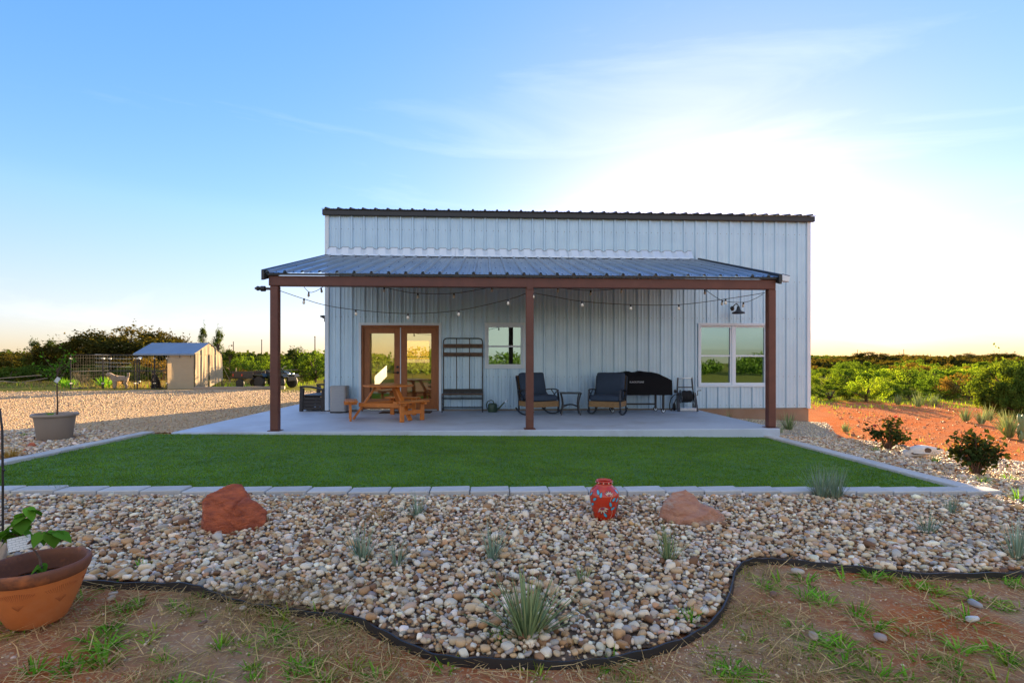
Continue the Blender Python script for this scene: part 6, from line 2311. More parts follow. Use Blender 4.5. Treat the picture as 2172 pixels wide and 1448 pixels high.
t1, _ = rose(1884, 958, 0.72, 0.56, 3, 'dark leaved rose bush with a pink bloom on the left of the skull', 30, [(-0.52, 0.72), (-0.32, 0.62), (-0.12, 0.78), (0.05, 0.98), (0.22, 0.88), (0.15, 0.62), (0.36, 0.50), (0.44, 0.42)])
for (x, y, z) in ((-0.27, -0.05, 0.42), (0.13, 0.0, 0.56)):
    mb = MB()
    for k in range(9):
        a = k * 2.4
        mb.add([(0, 0, 0), (0.022 * math.cos(a), 0.022 * math.sin(a), 0.012 + 0.003 * k), (0.03 * math.cos(a + .5), 0.03 * math.sin(a + .5), 0.035 - 0.001 * k), (0.022 * math.cos(a + 1), 0.022 * math.sin(a + 1), 0.012 + .003 * k)], [(0, 1, 2, 3)])
    me = mb.mesh('bloom', M['rose_pink'], True, merge=False)
    a = me.attributes.new('Col', 'FLOAT_COLOR', 'POINT'); a.data.foreach_set('color', np.ones(len(me.vertices) * 4, np.float32))
    link_mesh('bloom', me, t1, (x, y, z), None, (1.2, 1.2, 1.2))
t2, _ = rose(2068, 1012, 0.66, 0.60, 4, 'reddish tipped rose bush right of the skull near the right edge', 120, [(-0.45, 0.72), (-0.30, 0.95), (-0.10, 0.90), (0.05, 0.82), (0.0, 0.6), (0.22, 0.75), (0.38, 0.62), (0.48, 0.55), (-0.28, 0.55), (0.25, 0.45)])

# ================================================================== TREES AND FAR THINGS
M['oak_leaf'] = leaf_mat('oak_leaf', (0.050, 0.060, 0.018), (0.075, 0.070, 0.020), trans=0.35, scale=2.5, objrand=0.2, tint=(1.6, 1.2, 0.35))
M['juniper_leaf'] = leaf_mat('juniper_leaf', (0.038, 0.070, 0.020), (0.060, 0.088, 0.022), trans=0.3, scale=2.5, objrand=0.2, tint=(1.5, 1.3, 0.3))
M['mesq_leaf'] = leaf_mat('mesquite_leaf', (0.150, 0.235, 0.030), (0.215, 0.275, 0.036), trans=0.5, scale=2.5, objrand=0.25, tint=(1.35, 1.35, 0.35))
M['scrub_leaf'] = leaf_mat('scrub_leaf', (0.080, 0.145, 0.026), (0.120, 0.175, 0.032), trans=0.45, scale=2.5, objrand=0.25, tint=(1.35, 1.35, 0.35))
M['brown_leaf'] = leaf_mat('brownish_leaf', (0.150, 0.130, 0.036), (0.180, 0.130, 0.040), trans=0.4, scale=2.5, objrand=0.2, tint=(1.5, 1.1, 0.35))


def crown_points(kind, n_c, n_l):
    cs = []
    while len(cs) < n_c:
        p = rng.normal(0, 1, 3)
        p /= np.linalg.norm(p)
        r = rng.uniform(0.45, 1.0) ** 0.6
        p = p * r
        if kind == 'oak':
            q = np.array([p[0] * 0.44, p[1] * 0.44, 0.60 + p[2] * 0.33])
            if q[2] < 0.26:
                continue
            rad = rng.uniform(0.07, 0.15)
        elif kind == 'juniper':
            z = rng.uniform(0.05, 0.97)
            wd = 0.46 * (1 - z) ** 0.75 + 0.03
            a = rng.uniform(0, 6.28)
            rr = wd * rng.uniform(0.35, 1.0)
            q = np.array([rr * math.cos(a), rr * math.sin(a), z])
            rad = rng.uniform(0.05, 0.10)
        else:
            q = np.array([p[0] * 0.43, p[1] * 0.43, 0.24 + p[2] * 0.22])
            if q[2] < 0.03:
                continue
            rad = rng.uniform(0.045, 0.115)
        cs.append((q, rad))
    pts = []
    per = n_l // n_c
    for q, rad in cs:
        k = int(per * rng.uniform(0.6, 1.4))
        v = rng.normal(0, 1, (k, 3))
        v /= np.linalg.norm(v, axis=1)[:, None]
        v *= (rng.random(k) ** 0.5)[:, None] * rad * np.array([1.1, 1.1, 0.85])
        pts.append(q + v)
        if rng.random() < 0.35:      # a sprig poking out of the outline
            d = (q - np.array([0, 0, 0.25]))
            d = d / (np.linalg.norm(d) + 1e-6) + np.array([0, 0, 0.5])
            t_ = rng.random(14)[:, None]
            pts.append(q + d * t_ * rad * 1.5 + rng.normal(0, 0.012, (14, 3)))
    P_ = np.concatenate(pts)
    tone = []
    for q, rad in cs:
        tone.append(rng.uniform(0.72, 1.3))
    return P_, cs


def make_tree_meshes(kind, mat, n_c, n_l, lsize):
    P_, cs = crown_points(kind, n_c, n_l)
    V, F = leaf_tris(0, P_, None, lsize, 0.7)
    tone = np.repeat(rng.uniform(0.65, 1.35, len(P_)), 4)[:, None] * np.ones((1, 3))
    crown = fast_mesh('crown', V, F, tone, False, M[mat])
    mb = MB()
    fork = 0.22 if kind == 'oak' else 0.05
    if kind == 'juniper':
        mb.tube([(0, 0, -0.06), (0, 0, 0.5), (0, 0, 0.9)], [0.028, 0.017, 0.006], 6)
    else:
        mb.tube([(0, 0, -0.06), (0.01, 0.01, fork * 0.6), (0, 0.01, fork)], [0.034, 0.028, 0.024], 7)
    for q, rad in cs[:max(9, n_c // 4)]:
        z0_ = fork if kind != 'juniper' else max(0.04, q[2] * 0.75)
        m_ = Vector((q[0] * 0.45, q[1] * 0.45, z0_ + (q[2] - z0_) * 0.6))
        mb.tube(smooth_path([Vector((0, 0.01, z0_)), m_, Vector(tuple(q))], 3), [0.016, 0.014, 0.012, 0.010, 0.008, 0.006, 0.004], 5)
    trunk = mb.mesh('trunk', M['bark'], True, merge=False)
    return trunk, crown


TM = {
    'oak': [make_tree_meshes('oak', 'oak_leaf', 70, 10000, 0.030) for _ in range(3)],
    'juniper': [make_tree_meshes('juniper', 'juniper_leaf', 70, 5500, 0.026) for _ in range(3)],
    'mesq': [make_tree_meshes('bush', 'mesq_leaf', 46, 5200, 0.026) for _ in range(3)],
    'scrub': [make_tree_meshes('bush', 'scrub_leaf', 50, 5600, 0.027) for _ in range(3)],
    'brown': [make_tree_meshes('bush', 'brown_leaf', 50, 5200, 0.025) for _ in range(2)],
}
M['cedar_leaf'] = leaf_mat('cedar_leaf', (0.062, 0.115, 0.025), (0.105, 0.150, 0.030), trans=0.4, scale=2.5, objrand=0.2, tint=(1.5, 1.3, 0.3))
TM['cedar'] = [make_tree_meshes('bush', 'cedar_leaf', 60, 9500, 0.026) for _ in range(2)]
TN = {'cedar': ('juniper_shrub', 'juniper'), 'oak': ('oak_tree', 'tree'), 'juniper': ('juniper_tree', 'juniper'), 'mesq': ('shrub', 'shrub'), 'scrub': ('shrub', 'shrub'), 'brown': ('shrub', 'shrub')}


def tree(kind, u, t, vtop, wpx, label, group=None, i=[0]):
    i[0] += 1
    p = on_ground_at(u, t)
    H_ = (EYE - p.z) + (768 - vtop) * t / FPX
    W_ = wpx * t / FPX
    nm, cat = TN[kind]
    tr, cr = TM[kind][i[0] % len(TM[kind])]
    r_ = thing(nm, label, cat, p, rng.uniform(0, 6.28), group)
    r_.scale = (W_ / 0.95, W_ / 0.95, H_ / (0.5 if 'shrub' in nm else 1.0))
    link_mesh('trunk', tr, r_)
    link_mesh('crown', cr, r_)
    return r_


GL_ = 'trees behind the dog kennel'
for a in (('oak', 272, 36, 690, 190, 'tallest broad oak rising behind the canvas shelter'),
          ('oak', 345, 38, 700, 110, 'oak crown showing just left of the shelter ridge'),
          ('oak', 205, 36, 706, 150, 'dark oak behind the middle of the kennel fence'),
          ('oak', 140, 36, 726, 130, 'oak behind the left end of the kennel fence'),
          ('juniper', 72, 36, 722, 60, 'narrow dark tree standing above the line behind the planter sapling'),
          ('juniper', 108, 37, 722, 70, 'narrow dark tree just left of the kennel'),
          ('oak', 28, 38, 752, 110, 'low green shrub mass at the far left edge'),
          ('oak', -30, 38, 748, 120, 'shrub cut by the left edge of the picture'),
          ('oak', 55, 41, 744, 120, 'dark round tree between the left edge and the kennel'),
          ('oak', 170, 33.5, 762, 130, 'low shrub showing through the left kennel panels'),
          ('oak', 250, 33.5, 752, 140, 'low shrub showing behind the pale dog'),
          ('brown', 320, 33.5, 755, 120, 'brownish shrub showing through the open end of the shelter'),
          ('juniper', 431, 35, 697, 46, 'slim juniper spire left of the pair behind the shelter gable'),
          ('juniper', 464, 35, 700, 58, 'slim juniper spire right of the pair behind the shelter gable'),
          ('juniper', 487, 34, 742, 70, 'broad juniper at the right back corner of the shelter'),
          ('scrub', 520, 44, 752, 70, 'green shrub right of the shelter under the first utility pole'),
          ('scrub', 562, 46, 753, 100, 'rounded green shrub under the middle utility pole'),
          ('brown', 530, 36, 783, 110, 'low brownish shrub behind the cart and quad bike'),
          ('scrub', 600, 38, 758, 90, 'shrub behind the left porch post'),
          ('juniper', 628, 33, 738, 100, 'tall airy shrub right of the left porch post'),
          ('scrub', 668, 33, 738, 100, 'tall airy shrub against the left wall of the house'),
          ('cedar', 20, 31.5, 775, 90, 'dark low shrub at the far left edge above the propped boards'),
          ('cedar', 85, 31.5, 772, 90, 'dark low shrub behind the planter sapling'),
          ('cedar', 135, 31.5, 774, 80, 'dark low shrub at the left end of the kennel'),
          ('cedar', 205, 31.5, 770, 90, 'dark low shrub behind the middle kennel panels'),
          ('cedar', 290, 31.5, 772, 90, 'dark low shrub right behind the pale dog and the kennel gate'),
          ('scrub', 650, 36, 752, 120, 'dense shrub low behind the storage bench')):
    tree(*a, group=GL_)

GR_ = 'shrubs beyond the red dirt on the right'
tree('cedar', 2150, 15.5, 757, 160, 'large near juniper at the right edge')
tree('cedar', 2180, 14.8, 772, 110, 'juniper cut by the right edge of the picture beside the large one')
tree('cedar', 2122, 15.2, 806, 80, 'low juniper skirt growing at the left foot of the large juniper')
tree('cedar', 2165, 14.6, 812, 90, 'low juniper skirt growing at the front of the large juniper')
for a in (('mesq', 1836, 21, 793, 92, 'bright yellow green mesquite with a leaning trunk at the dirt edge'),
          ('scrub', 1760, 22, 812, 100, 'low green shrub by the house corner'),
          ('brown', 1802, 23, 818, 60, 'brownish low shrub left of the bright mesquite'),
          ('scrub', 1880, 23, 806, 70, 'low shrub just right of the bright mesquite'),
          ('scrub', 1930, 22, 813, 80, 'low grey green shrub behind the row of yuccas'),
          ('scrub', 1992, 24, 792, 95, 'rounded shrub right of the row of yuccas'),
          ('brown', 2058, 22, 790, 125, 'wide brown grey shrub left of the large juniper'),
          ('mesq', 2010, 22, 822, 60, 'small yellow shrub in front of the wide brown one'),
          ('scrub', 2110, 20, 800, 70, 'shrub tucked against the left side of the large juniper'),
          ('mesq', 1755, 29, 788, 80, 'yellow shrub in the second row by the house corner'),
          ('scrub', 1805, 30, 778, 90, 'green shrub in the second row left of centre'),
          ('mesq', 1865, 29, 780, 100, 'bright shrub in the second row behind the mesquite'),
          ('scrub', 1925, 30, 777, 100, 'green shrub in the second row behind the yuccas'),
          ('scrub', 1985, 31, 779, 90, 'dark shrub in the second row right of the yuccas'),
          ('mesq', 2045, 30, 779, 110, 'yellow green shrub in the second row behind the wide brown one'),
          ('mesq', 2100, 29, 772, 100, 'tall yellow shrub left behind the large juniper'),
          ('scrub', 2180, 27, 770, 100, 'shrub at the right edge behind the large juniper')):
    tree(*a, group=GR_)
for a in (('oak', 1845, 120, 745, 80, 'broad dark tree standing highest on the right skyline'), ('oak', 1915, 125, 750, 56, 'dark tree on the skyline under the two close poles'), ('oak', 1952, 128, 751, 44, 'dark tree on the skyline just right of the two close poles'),
          ('oak', 2052, 120, 748, 52, 'dark skyline tree left of the large juniper'), ('oak', 2080, 122, 753, 44, 'small airy skyline tree beside the dark one left of the juniper'), ('oak', 2120, 110, 747, 80, 'skyline tree showing behind the left edge of the large juniper'),
          ('oak', 1792, 118, 753, 44, 'small skyline tree left of the broad highest one')):
    tree(*a, group='trees on the right skyline')
kinds = ['scrub', 'brown', 'scrub', 'mesq', 'scrub']
for k in range(26):
    u = 1715 + k * 19 + rng.uniform(-10, 10)
    t_ = rng.uniform(36, 62)
    tree(kinds[k % 5], u, t_, rng.uniform(760, 782), rng.uniform(45, 110), 'one of the many rounded shrubs filling the middle distance on the right', 'middle distance shrubs on the right')


def far_wood(name, label_pts, n_leaf, lsz, mat):
    allp = []
    for (x, y, h, w_) in label_pts:
        n_ = int(n_leaf * rng.uniform(0.7, 1.3))
        v = rng.normal(0, 1, (n_, 3))
        v /= np.linalg.norm(v, axis=1)[:, None]
        v *= rng.uniform(0.55, 1.0, n_)[:, None]
        lump = 1 + 0.25 * np.array([mnoise.noise(Vector((a * 2 + x, b * 2 + y, c * 2))) for a, b, c in v])[:, None]
        v *= lump
        z = gz(x, y)
        allp.append(np.stack([x + v[:, 0] * w_ / 2, y + v[:, 1] * w_ / 2, z + h * 0.45 + v[:, 2] * h * 0.55], 1))
    P_ = np.concatenate(allp)
    V, F = leaf_tris(0, P_, None, lsz, 0.8)
    o = link_mesh(name, fast_mesh(name, V, F, np.repeat(rng.uniform(0.7, 1.3, (len(P_), 1)), 4, 0) * np.ones((1, 3)), False, M[mat]))
    return tag(o, kind='stuff')


pts = []
for k in range(120):
    u = rng.uniform(1690, 2240)
    t_ = rng.uniform(75, 130)
    p = on_ground_at(u, t_)
    pts.append((p.x, p.y, rng.uniform(1.5, 2.6), rng.uniform(4, 8)))
far_wood('distant_trees', pts, 420, 0.55, 'oak_leaf')
pts = []
for k in range(110):
    u = rng.uniform(1690, 2260)
    t_ = rng.uniform(150, 260)
    p = on_ground_at(u, t_)
    pts.append((p.x, p.y, rng.uniform(1.2, 2.6), rng.uniform(7, 16)))
far_wood('distant_trees', pts, 420, 0.9, 'juniper_leaf')
pts = []
for k in range(150):
    u = rng.uniform(-150, 720)
    t_ = rng.uniform(50, 120)
    p = on_ground_at(u, t_)
    pts.append((p.x, p.y, rng.uniform(1.8, 3.0), rng.uniform(4, 9)))
far_wood('distant_trees', pts, 420, 0.5, 'juniper_leaf')
# scrub behind the camera, seen only mirrored in the door and windows
pts = []
for k in range(90):
    pts.append((rng.uniform(-70, 70), rng.uniform(-75, -34), rng.uniform(1.6, 3.6), rng.uniform(3, 7)))
far_wood('distant_trees', pts, 420, 0.40, 'scrub_leaf')

# ---------------------------------------------------------- grass out on the land
def scatter_zone(name, n, x0, x1, y0, y1, h, w_, mat, thr, tone=(1, 1, 1), cond=None):
    px = rng.uniform(x0, x1, n); py = rng.uniform(y0, y1, n)
    cl = np.array([mnoise.noise(Vector((a * 0.5, b * 0.5, 2.2))) + 0.6 * mnoise.noise(Vector((a * 1.7, b * 1.7, 5.2))) for a, b in zip(px, py)])
    k = (cl > rng.uniform(thr - 0.3, thr + 0.3, n)) & in_view(px, py)
    if cond is not None:
        k &= cond(px, py)
    scatter_blades(name, px[k], py[k], h, w_, mat, False, tone)


scatter_zone('grass', 16000, 8, 40, 17.0, 25, 0.11, 0.010, 'grass_g', 0.0, (1.6, 1.0, 0.6))
scatter_zone('grass', 14000, -44, -14, 25.6, 32, 0.22, 0.010, 'grass_y', -0.05, (1.0, 1.0, 0.8))
scatter_zone('grass', 7000, -44, -10, 25.6, 31, 0.20, 0.012, 'grass_g', 0.05, (1.7, 1.0, 0.6))
scatter_zone('straw', 9000, 5.8, 26, 5.5, 19, 0.075, 0.0040, 'grass_y', 0.05, (1.0, 0.85, 0.65), lambda x, y: x > 6.4 + (y - 8.6) * 0.62)
scatter_zone('grass', 3200, 5.8, 24, 5.5, 19, 0.065, 0.0060, 'grass_g', 0.33, (1.5, 1.0, 0.6), lambda x, y: x > 6.4 + (y - 8.6) * 0.62)
# clods and pebbles on the lit red dirt
n = 5000
px = rng.uniform(6.5, 22, n); py = rng.uniform(6, 18, n)
k = (px > 6.6 + (py - 8.6) * 0.62) & in_view(px, py)
px, py = px[k], py[k]
sz = np.clip(rng.lognormal(math.log(0.016), 0.5, len(px)), 0.006, 0.05)
o = stone_cloud('clods', px, py, g(px, py) - 0.01 + sz * 0.1, sz, SHAPES0, ICO0[1], M['stone'], None, 0.3, np.array([(0.30, 0.12, 0.065), (0.24, 0.095, 0.05), (0.36, 0.22, 0.14)]), np.full(3, 1 / 3))
tag(o, kind='stuff')

for (u, v, h, n_, lb) in ((1905, 858, 0.45, 60, 'left of three yuccas in a row where the dirt meets the green strip'), (1948, 863, 0.60, 70, 'middle and tallest of three yuccas at the edge of the green strip'), (1982, 861, 0.50, 90, 'dense dark right hand yucca of the three at the green strip'),
                          (2048, 893, 0.42, 60, 'yucca on the dirt left of the paired yuccas before the juniper'), (2082, 899, 0.42, 55, 'yellowish yucca of a pair on the dirt before the juniper'), (2098, 892, 0.48, 60, 'taller yucca of the pair on the dirt before the juniper'),
                          (2140, 928, 0.62, 130, 'big bushy brown green yucca near the right edge'), (2168, 880, 0.50, 80, 'pale yucca at the foot of the large juniper'), (1794, 916, 0.25, 40, 'small yucca on the red dirt just past the house corner'), (2128, 870, 0.4, 60, 'shaded yucca under the left side of the large juniper')):
    yucca(u, v, h, n_, 0.45, 'yucca', lb, 0.022, 0.06)
for (u, v, h, lb) in ((700, 0, 0, ''),):
    pass
for (u, v, h, lb) in ((145, 822, 0.55, 'bright green weed clump outside the kennel at its left end'), (222, 822, 0.60, 'bright green weed clump inside the left kennel panel'), (243, 820, 0.6, 'bright green weed clump just left of the pale dog'), (172, 815, 0.9, 'tall dry grass clump left of the kennel post'), (128, 812, 0.9, 'tall dry grass clump between the boards and the kennel'),
                      (535, 815, 0.9, 'spiky pale grass clump in front of the quad bike')):
    q = on_ground(u, v)
    yucca(u, v, h, 90, 0.45, 'grass_y' if 'dry' in lb or 'pale' in lb else 'grass_g', lb, 0.05 if 'green' in lb else 0.03, 0.25, cat='grass clump', name='grass_clump', dead=False, segs=3)

# prickly pear at the right edge
q = on_ground(2166, 934)
pp = thing('prickly_pear', 'prickly pear cactus with flat round pads at the right edge', 'cactus', (q.x, q.y, q.z), 0.3)
M['cactus'] = P_mat('cactus_green', (0.12, 0.20, 0.07), (0.15, 0.22, 0.085), rough=0.6, scale=6, bump=0.2, bscale=30)
for (x, y, z, a, b) in ((0, 0, 0.10, 0.0, 0.2), (0.13, 0.05, 0.10, 0.5, -0.4), (-0.12, -0.04, 0.09, -0.6, 0.5), (0.02, 0.0, 0.28, 0.2, -0.1), (0.16, 0.05, 0.27, 0.3, 0.5), (-0.14, -0.02, 0.25, -0.3, 0.3), (0.06, 0.0, 0.43, 0.3, 0.2), (-0.05, 0.0, 0.44, -0.4, 0.1)):
    MB().sphere((0, 0, 0), 0.105, 12, 8, (0.85, 0.2, 1.05)).build('pad', M['cactus'], pp, smooth=True, loc=(x, y, z), rot=(rng.uniform(-.2, .2), a * 0.6, b))

# ---------------------------------------------------------- canvas shelter over the dog run
M['canvas'] = leaf_mat('tan_canvas', (0.46, 0.38, 0.27), (0.43, 0.355, 0.25), trans=0.18, attr=False, objrand=0.0, scale=2, rough=0.85, tint=(1, 0.9, 0.7))
M['canvas_roof'] = P_mat('sky_tinted_canvas', (0.17, 0.24, 0.34), (0.15, 0.215, 0.31), rough=0.55, scale=2, bump=0.15, bscale=3)  # blue of the sky reflected on the roof slope, put into the canvas colour
SX0, SX1, SY0, SY1 = -16.40, -13.77, 24.9, 27.4
sz0 = gz(-15, 25)
shl = thing('canvas_shelter', 'canvas shelter with sky tinted pitched roof and lit tan gable beside the kennel', 'shelter', (SX0, SY0, sz0), 0)
Wd, Dp = SX1 - SX0, SY1 - SY0
EV, RG = 1.68, 2.24


def cloth_grid(p00, p10, p11, p01, nu, nv, disp):
    p00, p10, p11, p01 = [Vector(p) for p in (p00, p10, p11, p01)]
    vs_, fs_ = [], []
    nrm = (p10 - p00).cross(p01 - p00).normalized()
    for j in range(nv + 1):
        for i in range(nu + 1):
            u, v = i / nu, j / nv
            p = p00 * (1 - u) * (1 - v) + p10 * u * (1 - v) + p11 * u * v + p01 * (1 - u) * v
            vs_.append(tuple(p + nrm * disp(u, v)))
    for j in range(nv):
        for i in range(nu):
            a = j * (nu + 1) + i
            fs_.append((a, a + 1, a + nu + 2, a + nu + 1))
    return vs_, fs_


sag = lambda u, v: -0.05 * math.sin(PI * ((u * 2) % 1)) * math.sin(PI * v) + 0.008 * mnoise.noise(Vector((u * 6, v * 4, 1)))
mb = MB()
mb.add(*cloth_grid((-0.12, -0.10, EV), (Wd + 0.04, -0.10, EV), (Wd + 0.04, Dp / 2, RG), (-0.12, Dp / 2, RG), 24, 8, sag))
mb.add(*cloth_grid((Wd + 0.04, Dp + 0.10, EV), (-0.12, Dp + 0.10, EV), (-0.12, Dp / 2, RG), (Wd + 0.04, Dp / 2, RG), 24, 8, sag))
mb.add(*cloth_grid((-0.12, -0.105, EV - 0.07), (Wd + 0.04, -0.105, EV - 0.07), (Wd + 0.04, -0.10, EV), (-0.12, -0.10, EV), 24, 1, lambda u, v: 0.01 * math.sin(u * 40)))
mb.build('canvas_roof', M['canvas_roof'], shl, smooth=True)
fold = lambda u, v: 0.035 * mnoise.noise(Vector((u * 9, v * 1.2, 4))) + 0.018 * math.sin(u * 26 + v) * (1 - 0.4 * v)
mb = MB()
mb.add(*cloth_grid((Wd, -0.05, EV + 0.0), (Wd, Dp / 2, EV - 0.05), (Wd, Dp / 2, RG - 0.02), (Wd, -0.05, EV + 0.02), 12, 6, fold))
mb.add(*cloth_grid((Wd, Dp / 2, EV - 0.05), (Wd, Dp + 0.05, EV + 0.0), (Wd, Dp + 0.05, EV + 0.02), (Wd, Dp / 2, RG - 0.02), 12, 6, fold))
mb.build('gable_canvas', M['canvas'], shl, smooth=True)
MB().add(*cloth_grid((Wd - 0.015, 0.03, 0.02), (Wd - 0.015, Dp * 0.47, 0.02), (Wd - 0.015, Dp * 0.49, EV - 0.03), (Wd - 0.015, 0.03, EV + 0.01), 16, 8, fold)).build('canvas_curtain', M['canvas'], shl, smooth=True)
MB().add(*cloth_grid((Wd - 0.005, Dp * 0.53, 0.05), (Wd + 0.06, Dp - 0.03, 0.35), (Wd - 0.005, Dp - 0.02, EV + 0.0), (Wd - 0.005, Dp * 0.50, EV - 0.03), 16, 8, fold)).build('canvas_curtain', M['canvas'], shl, smooth=True)
MB().add(*cloth_grid((Wd * 0.515, 0.0, 0.01), (Wd - 0.04, 0.0, 0.01), (Wd - 0.04, 0.0, EV - 0.04), (Wd * 0.515, 0.0, EV - 0.04), 10, 8, lambda u, v: 0.012 * mnoise.noise(Vector((u * 3, v * 2, 9))))).build('front_canvas', M['canvas'], shl, smooth=True)
for k in range(3):
    MB().box(Wd * (0.55 + 0.19 * k), Wd * (0.55 + 0.19 * k) + 0.02, -0.02, -0.012, EV - 0.20, EV - 0.03).build('strap', M['black_metal'], shl)
for (x, y) in ((0, 0), (Wd, 0), (0, Dp), (Wd, Dp), (Wd, Dp / 2)):
    MB().tube([(x, y, 0), (x, y, EV if y != Dp / 2 else EV)], 0.022, 6).build('pole', M['black_metal'], shl, smooth=True)
MB().tube([(0, Dp / 2, RG - 0.04), (Wd, Dp / 2, RG - 0.04)], 0.02, 6).build('ridge_pole', M['black_metal'], shl, smooth=True)
MB().tube([(Wd + 0.03, Dp, 1.1), (Wd + 0.45, Dp + 0.2, 0.0)], 0.01, 5).build('guy_rope', M['lumber'], shl)

# ---------------------------------------------------------- dog kennel of wire panels
kn = thing('dog_kennel', 'black tube and wire dog kennel run left of the canvas shelter', 'dog kennel', (-19.40, 24.9, gz(-18, 25)), 0)
kn.scale = (0.9, 0.9, 0.9)
KH = 1.83


def kpanel(p0, p1, name='kennel_panel'):
    p0, p1 = Vector((*p0, 0)), Vector((*p1, 0))
    mb = MB()
    U = Vector((0, 0, 1))
    mb.tube([p0 + U * 0.02, p0 + U * KH], 0.022, 6)
    mb.tube([p1 + U * 0.02, p1 + U * KH], 0.022, 6)
    for z in (0.06, 0.95, KH - 0.02):
        mb.tube([p0 + U * z, p1 + U * z], 0.018, 6)
    f = mb.build(name, M['black_metal'], kn, merge=False)
    wm = MB()
    n_ = max(3, int((p1 - p0).length / 0.16))
    for k in range(1, n_):
        q = p0.lerp(p1, k / n_)
        wm.bar(q + U * 0.06, q + U * KH, 0.003, 0.003, (1, 0, 0))
    for k in range(1, 10):
        wm.bar(p0 + U * (KH * k / 10), p1 + U * (KH * k / 10), 0.0035, 0.0035)
    w_o = wm.build('wire_mesh', M['rubber'], f, merge=False)
    tag(w_o, kind='stuff')
    for p_ in (p0, p1):
        for z in (0.30, 1.60):
            MB().box(p_.x - 0.035, p_.x + 0.035, p_.y - 0.035, p_.y + 0.035, z, z + 0.05).build('clamp', M['chrome'], f)


KW = 3.30
kpanel((0, 0), (1.60, 0))
kpanel((1.66, 0), (3.22, 0))
kpanel((3.36, 0), (4.20, 0))
kpanel((4.24, 0), (4.85, 0))
kpanel((0, 0.03), (0, 2.75))
kpanel((0.03, 2.8), (1.6, 2.8))
kpanel((1.64, 2.8), (3.25, 2.8))
kpanel((3.3, 2.8), (4.9, 2.8))
for zz in (KH + 0.01, KH - 0.2, KH - 0.42, KH - 0.63):
    MB().tube([(0.35, 1.2, zz), (2.45, 0.9, zz - 0.03)], 0.016 if zz > KH else 0.008, 6).build('cross_rail', M['chrome'], kn, smooth=True)
MB().box(3.42, 3.60, -0.03, -0.022, 1.60, 1.70).build('name_plate', M['white_pl'], kn)


# ---------------------------------------------------------- dogs
def skin_body(name, verts, edges, radii, mat, parent, root=0, sub=2):
    me = bpy.data.meshes.new(name)
    me.from_pydata(verts, edges, [])
    o = link_mesh(name, me, parent)
    md = o.modifiers.new('skin', 'SKIN')
    md.use_smooth_shade = True
    sv = me.skin_vertices[0].data
    for i, r_ in enumerate(radii):
        r_ = r_ if hasattr(r_, '__len__') else (r_, r_)
        sv[i].radius = r_
        sv[i].use_root = (i == root)
    s_ = o.modifiers.new('sub', 'SUBSURF')
    s_.levels = sub
    s_.render_levels = sub
    me.materials.append(mat)
    return o


M['curly'] = P_mat('apricot_curly_coat', (0.42, 0.33, 0.25), (0.36, 0.27, 0.20), rough=1.0, scale=20, bump=0.9, bscale=30)
M['dark_coat'] = P_mat('black_tan_coat', (0.022, 0.018, 0.016), (0.03, 0.024, 0.02), rough=0.9, scale=6, c3=(0.20, 0.12, 0.06), scale3=2.5, f3=0.62, bump=0.5, bscale=30)
M['tan_coat'] = P_mat('tan_fur', (0.34, 0.24, 0.15), (0.28, 0.19, 0.12), rough=0.9, scale=8, bump=0.5, bscale=30)
q = on_ground_at(256, 24.6)
dog = thing('dog', 'pale curly coated dog standing in the kennel with its tail raised', 'dog', (q.x, q.y, q.z), R(-140))
dog.scale = (0.95, 0.95, 0.95)
# local +x is forward
vs_ = [(0.0, 0, 0.50), (0.22, 0, 0.52), (0.34, 0, 0.60), (0.42, 0, 0.72), (0.50, 0, 0.735), (0.60, 0, 0.69), (-0.20, 0, 0.50), (-0.29, 0, 0.56), (-0.33, 0, 0.70), (-0.30, 0, 0.82),
       (0.24, 0.09, 0.40), (0.23, 0.09, 0.20), (0.25, 0.09, 0.025), (0.29, 0.09, 0.02), (0.24, -0.09, 0.40), (0.23, -0.09, 0.20), (0.25, -0.09, 0.025), (0.29, -0.09, 0.02),
       (-0.20, 0.09, 0.40), (-0.14, 0.09, 0.27), (-0.25, 0.09, 0.16), (-0.22, 0.09, 0.025), (-0.18, 0.09, 0.02), (-0.20, -0.09, 0.40), (-0.14, -0.09, 0.27), (-0.25, -0.09, 0.16), (-0.22, -0.09, 0.025), (-0.18, -0.09, 0.02)]
es_ = [(0, 1), (1, 2), (2, 3), (3, 4), (4, 5), (0, 6), (6, 7), (7, 8), (8, 9), (1, 10), (10, 11), (11, 12), (12, 13), (1, 14), (14, 15), (15, 16), (16, 17), (6, 18), (18, 19), (19, 20), (20, 21), (21, 22), (6, 23), (23, 24), (24, 25), (25, 26), (26, 27)]
rd = [0.165, 0.18, 0.14, 0.12, 0.135, 0.07, 0.165, 0.06, 0.045, 0.10, .095, .075, .07, .05, .095, .075, .07, .05, .11, .09, .07, .07, .05, .11, .09, .07, .07, .05]
skin_body('body', vs_, es_, rd, M['curly'], dog)
for sy in (-1, 1):
    MB().sphere((0.43, sy * 0.105, 0.70), 0.06, 8, 6, (0.8, 0.5, 1.5)).build('ear', M['curly'], dog, smooth=True)
    MB().sphere((0.555, sy * 0.045, 0.755), 0.012, 6, 4).build('eye', M['rubber'], dog, smooth=True)
MB().sphere((0.65, 0, 0.695), 0.022, 8, 6).build('nose', M['rubber'], dog, smooth=True)
MB().lathe([(0.118, -0.012), (0.124, 0.0), (0.118, 0.012)], 14).build('collar', P_mat('red_collar', (0.45, 0.12, 0.06), rough=0.6), dog, loc=(0.345, 0, 0.615), rot=(0, R(38), 0))
q = on_ground_at(331, 24.7)
dog2 = thing('dog', 'dark dog with a tan face and chest sitting in the kennel beside the canvas wall', 'dog', (q.x, q.y, q.z), R(-80))
